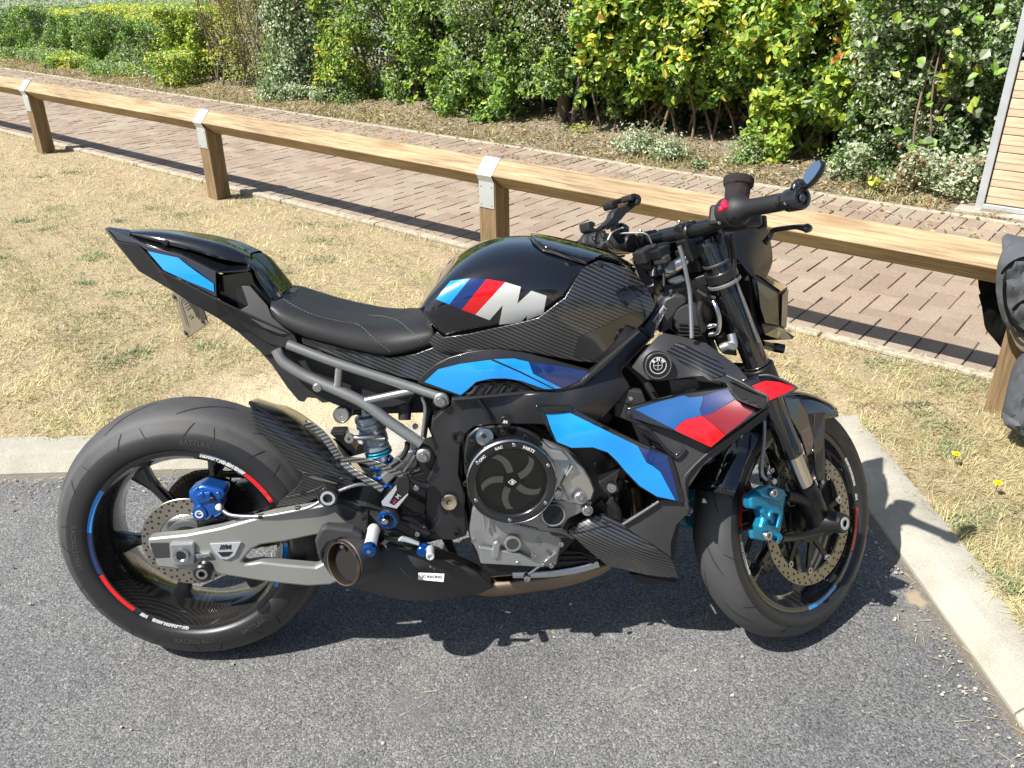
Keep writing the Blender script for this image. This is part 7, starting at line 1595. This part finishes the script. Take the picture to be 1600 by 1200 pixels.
plantlet(1500, 285, .17, .17, SV, 'silvery plant nearest the timber shelter', k=900)
plantlet(1530, 300, .09, .08, dict(grey=4, mid=4), 'low dark green plant at the corner of the shelter plinth', k=350)
plantlet(905, 205, .12, .06, dict(lime=3, fresh=3, straw=3), 'sparse yellowing plant under the overhanging hedge', k=120)
plantlet(1090, 262, .06, .05, dict(mid=3, grey=3), 'tiny dark weed between the silver plants', k=120)
plantlet(760, 190, .14, .10, dict(mid=5, fresh=4), 'dark leafy plant below the middle of the hedge', (.03, .06), .6, 260)
plantlet(540, 160, .22, .12, dict(mid=4, grey=4, fresh=2), 'green plant right of the ivy trunk', k=520)
# litter on the bed: dry leaves, chips, short weeds
def litter():
    k = 26000; t = RNG.uniform(-15, 1.0, k); n_ = 4.93+np.abs(RNG.normal(0, .55, k)); n_ = np.where(RNG.uniform(0, 1, k) < .07, RNG.uniform(4.3, 4.95, k), n_); ok = ~((t > .45) & (n_ > 4.95)); t, n_ = t[ok], n_[ok]; k = len(t)
    z = np.where(n_ > 4.93, .106+.05*np.clip((n_-4.95)/1.2, 0, 1)+.02*nz2(n_, t, 4, .3)+.012*nz2(n_, t, 13, 2)+RNG.uniform(0, .022, k), .118)
    P_ = toW(n_, t, z); nr = np.stack([RNG.normal(0, .5, k), RNG.normal(0, .5, k), np.ones(k)], 1); c = pal(k, dict(brown=5, straw=6, pale=1.2, grey=1, mid=.5, orange=.1))
    V, Fq, C = leaf_mesh(P_, nr, RNG.uniform(.012, .042, k), .45, c, 0); tag(bulk('leaf_litter', V, Fq, M['leaf'], C), 'dry leaves and chips scattered below the hedge', 'leaf litter', kind='stuff')
    pts = []; 
    for _ in range(15000):
        t_ = random.uniform(-16, 1.2); a = 4.94+abs(random.gauss(0, .22)) if random.random() < .7 else 4.94+abs(random.gauss(0, .9))
        if math.sin(t_*3.1)+math.sin(t_*7.3+a*4) > -.2 and not (t_ > .45 and a > 4.95): pts.append((a, t_))
    A = np.array(pts); k = len(A); xy = toW(A[:, 0], A[:, 1], np.zeros(k))[:, :2]; cc = np.array([(.45, .36, .18), (.18, .21, .09), (.30, .27, .14), (.14, .19, .07)])[RNG.choice(4, k, p=[.4, .22, .2, .18])]*RNG.uniform(.8, 1.2, (k, 1))
    V, Fq, C = blades('b', xy, RNG.uniform(.03, .07, k), RNG.uniform(.004, .008, k), np.clip(RNG.normal(.9, .4, k), .1, 1.5), cc, .10+.05*np.clip((A[:, 0]-4.95)/1.2, 0, 1))
    tag(bulk('bed_grass', V, Fq, M['blade'], C), 'short dry grass and weeds along the far edge of the path', 'grass', kind='stuff')
    # weeds in the joints beside the edging
    k = 3800; t = RNG.uniform(-14, 3, k); n_ = 2.585+RNG.normal(0, .035, k); s = (np.sin(t*2.3)+np.sin(t*5.9+1)) > .1; t, n_ = t[s], n_[s]; k = len(t); xy = toW(n_, t, np.zeros(k))[:, :2]
    cc = np.array([(.55, .46, .25), (.40, .33, .16), (.2, .24, .09)])[RNG.choice(3, k, p=[.6, .25, .15])]*RNG.uniform(.8, 1.2, (k, 1)); V, Fq, C = blades('e', xy, RNG.uniform(.015, .05, k), RNG.uniform(.002, .004, k), np.clip(RNG.normal(.9, .4, k), .1, 1.5), cc, np.full(k, .10))
    tag(bulk('edging_weeds', V, Fq, M['blade'], C), 'dry weeds growing along the edging of the path', 'weeds', kind='stuff')
litter()
# unseen trees added behind the camera so the black paint reflects something
def reflection_trees():
    for i, (x, y, h, r) in enumerate(((-11, -15, 5.5, 2.3), (-5.5, -17, 6.5, 2.8), (.5, -16, 5.2, 2.4), (6.5, -17.5, 6.8, 2.9), (12.5, -15, 5.4, 2.4), (18, -9, 6.0, 2.5))):
        root = empty('reflection_tree', (x, y, 0)); tag(root, ('first', 'second', 'third', 'fourth', 'fifth', 'sixth')[i]+' broadleaf tree from the left, unseen, added behind the camera for reflections', 'tree', 'unseen trees added for reflections')
        g = tube_geo([(0, 0, 0), (.05, .02, h*.25), (.0, .05, h*.5), (.1, 0, h*.8)], [.17, .14, .10, .04], 10, 4)
        for k in range(7): a = k*.9; g = join_geo(g, tube_geo([(0, 0, h*(.3+.05*k)), (math.cos(a)*r*.4, math.sin(a)*r*.4, h*(.42+.05*k)), (math.cos(a)*r*.8, math.sin(a)*r*.8, h*(.5+.05*k))], [.07, .05, .02], 7, 2))
        mk('trunk', *g, M['bark'], root, True)
        k = 7000; d = RNG.normal(0, 1, (k, 3)); d /= np.linalg.norm(d, axis=1, keepdims=True); q = d*(RNG.uniform(.35, 1, (k, 1))**.5); q = q*np.array([r, r, h*.36]); b = n3(q+x, 1.6, 40+i); q *= (1+.22*b)[:, None]; keep = n3(q*1.3+x, 2.6, 60+i) > -.75; q, d = q[keep], d[keep]; q[:, 2] += h*.64
        V, Fq, C = leaf_mesh(q, d+RNG.normal(0, .5, q.shape), RNG.uniform(.12, .22, len(q)), .6, pal(len(q), dict(deep=5, mid=5, fresh=1))); bulk('crown', V, Fq, M['leaf'], C, root)
reflection_trees()
# ============================================================ jacket hung over the right end of the rail
def hung_jacket():
    FN = Fr(Matrix.Identity(4)); FN.W = Matrix(((TV.x, NV.x, 0, 0), (TV.y, NV.y, 0, 0), (0, 0, 1, 0), (0, 0, 0, 1))); FN.i = FN.W.inverted(); FN.o = FN.i @ CAM; FN.r = FN.i.to_3x3()
    root = empty('hanging_jacket', NT(2.3, 1.45, .55)); tag(root, 'grey padded textile jacket with black lining draped over the rail at the right edge', 'jacket'); off = -root.location
    def pil(name, outline, n0, bul, mat, thick=.03, step=7, par=root, seed=0):
        v2, f = cdt(outline, step); A_ = np.array(outline, float); B_ = np.roll(A_, -1, 0); vs = []
        for p in v2:
            q = np.array([p.x, p.y]); ab = B_-A_; tt = np.clip(((q-A_)*ab).sum(1)/(ab*ab).sum(1), 0, 1); dd = np.hypot(*(q-A_-tt[:, None]*ab).T).min()
            bl = bul*(1-math.exp(-dd/14))+.010*math.sin(p.x*.09+p.y*.13+seed)*min(1, dd/8)+.006*math.sin(p.x*.31-p.y*.17+seed)*min(1, dd/8)
            nn = n0(p.x, p.y) if callable(n0) else n0; vs.append(FN.P(p.x, p.y, -(nn-bl)))
        v, f = extr(vs, f, thick); v = [(FN.W @ q)+(off if par is root else off) for q in v]
        return mk(name, v, f, mat, par, True, auto=55)
    lin = pil('lining', [(1528,438),(1532,432),(1545,434),(1560,436),(1575,470),(1590,505),(1578,512),(1572,535),(1566,546),(1553,530),(1541,516),(1538,508),(1534,480),(1529,461),(1533,462),(1529,450)], 2.50, .015, M['lining'], .02)
    body = pil('body', [(1565,372),(1569,370),(1580,373),(1600,377),(1650,386),(1720,400),(1730,560),(1650,548),(1600,534),(1582,526),(1574,512),(1566,500),(1560,480),(1556,455),(1556,430),(1559,410),(1566,392)], lambda x, y: 2.36-.10*min(1, max(0, (y-372)/35)), .045, M['cloth2'], .05)
    pil('pocket', [(1571,440),(1580,438),(1592,440),(1612,452),(1630,500),(1620,522),(1600,515),(1582,500),(1572,470)], 2.205, .015, M['cloth'], .02, seed=2)
    def pip(pts, n0, r=.004): 
        g = tube_geo([(FN.W @ FN.P(x, y, -n0))+off for x, y in pts], r, 8, 5); mk('piping', *g, M['lining'], body, True)
    pip([(1565,428),(1572,418),(1585,408),(1602,402),(1630,400)], 2.212); pip([(1570,440),(1569,460),(1573,485),(1582,505),(1602,520),(1640,530)], 2.200, .005); pip([(1582,484),(1590,476),(1604,468),(1630,460)], 2.19)
    pil('strap', [(1577,516),(1590,522),(1606,530),(1606,552),(1596,548),(1588,540)], 2.25, .006, M['plate'], .01)
    pil('sleeve', [(1598,548),(1610,546),(1700,556),(1705,700),(1640,692),(1606,680),(1590,672),(1570,660),(1564,652),(1565,644),(1572,612),(1580,580),(1586,566),(1594,558)], lambda x, y: 2.27-.14*max(0, (y-548)/120), .05, M['cloth'], .06, seed=4)
    pil('cuff', [(1565,648),(1580,655),(1606,655),(1650,662),(1700,672),(1705,704),(1640,696),(1606,684),(1588,676),(1569,664)], 2.12, .03, M['cloth2'], .04, seed=5)
hung_jacket()
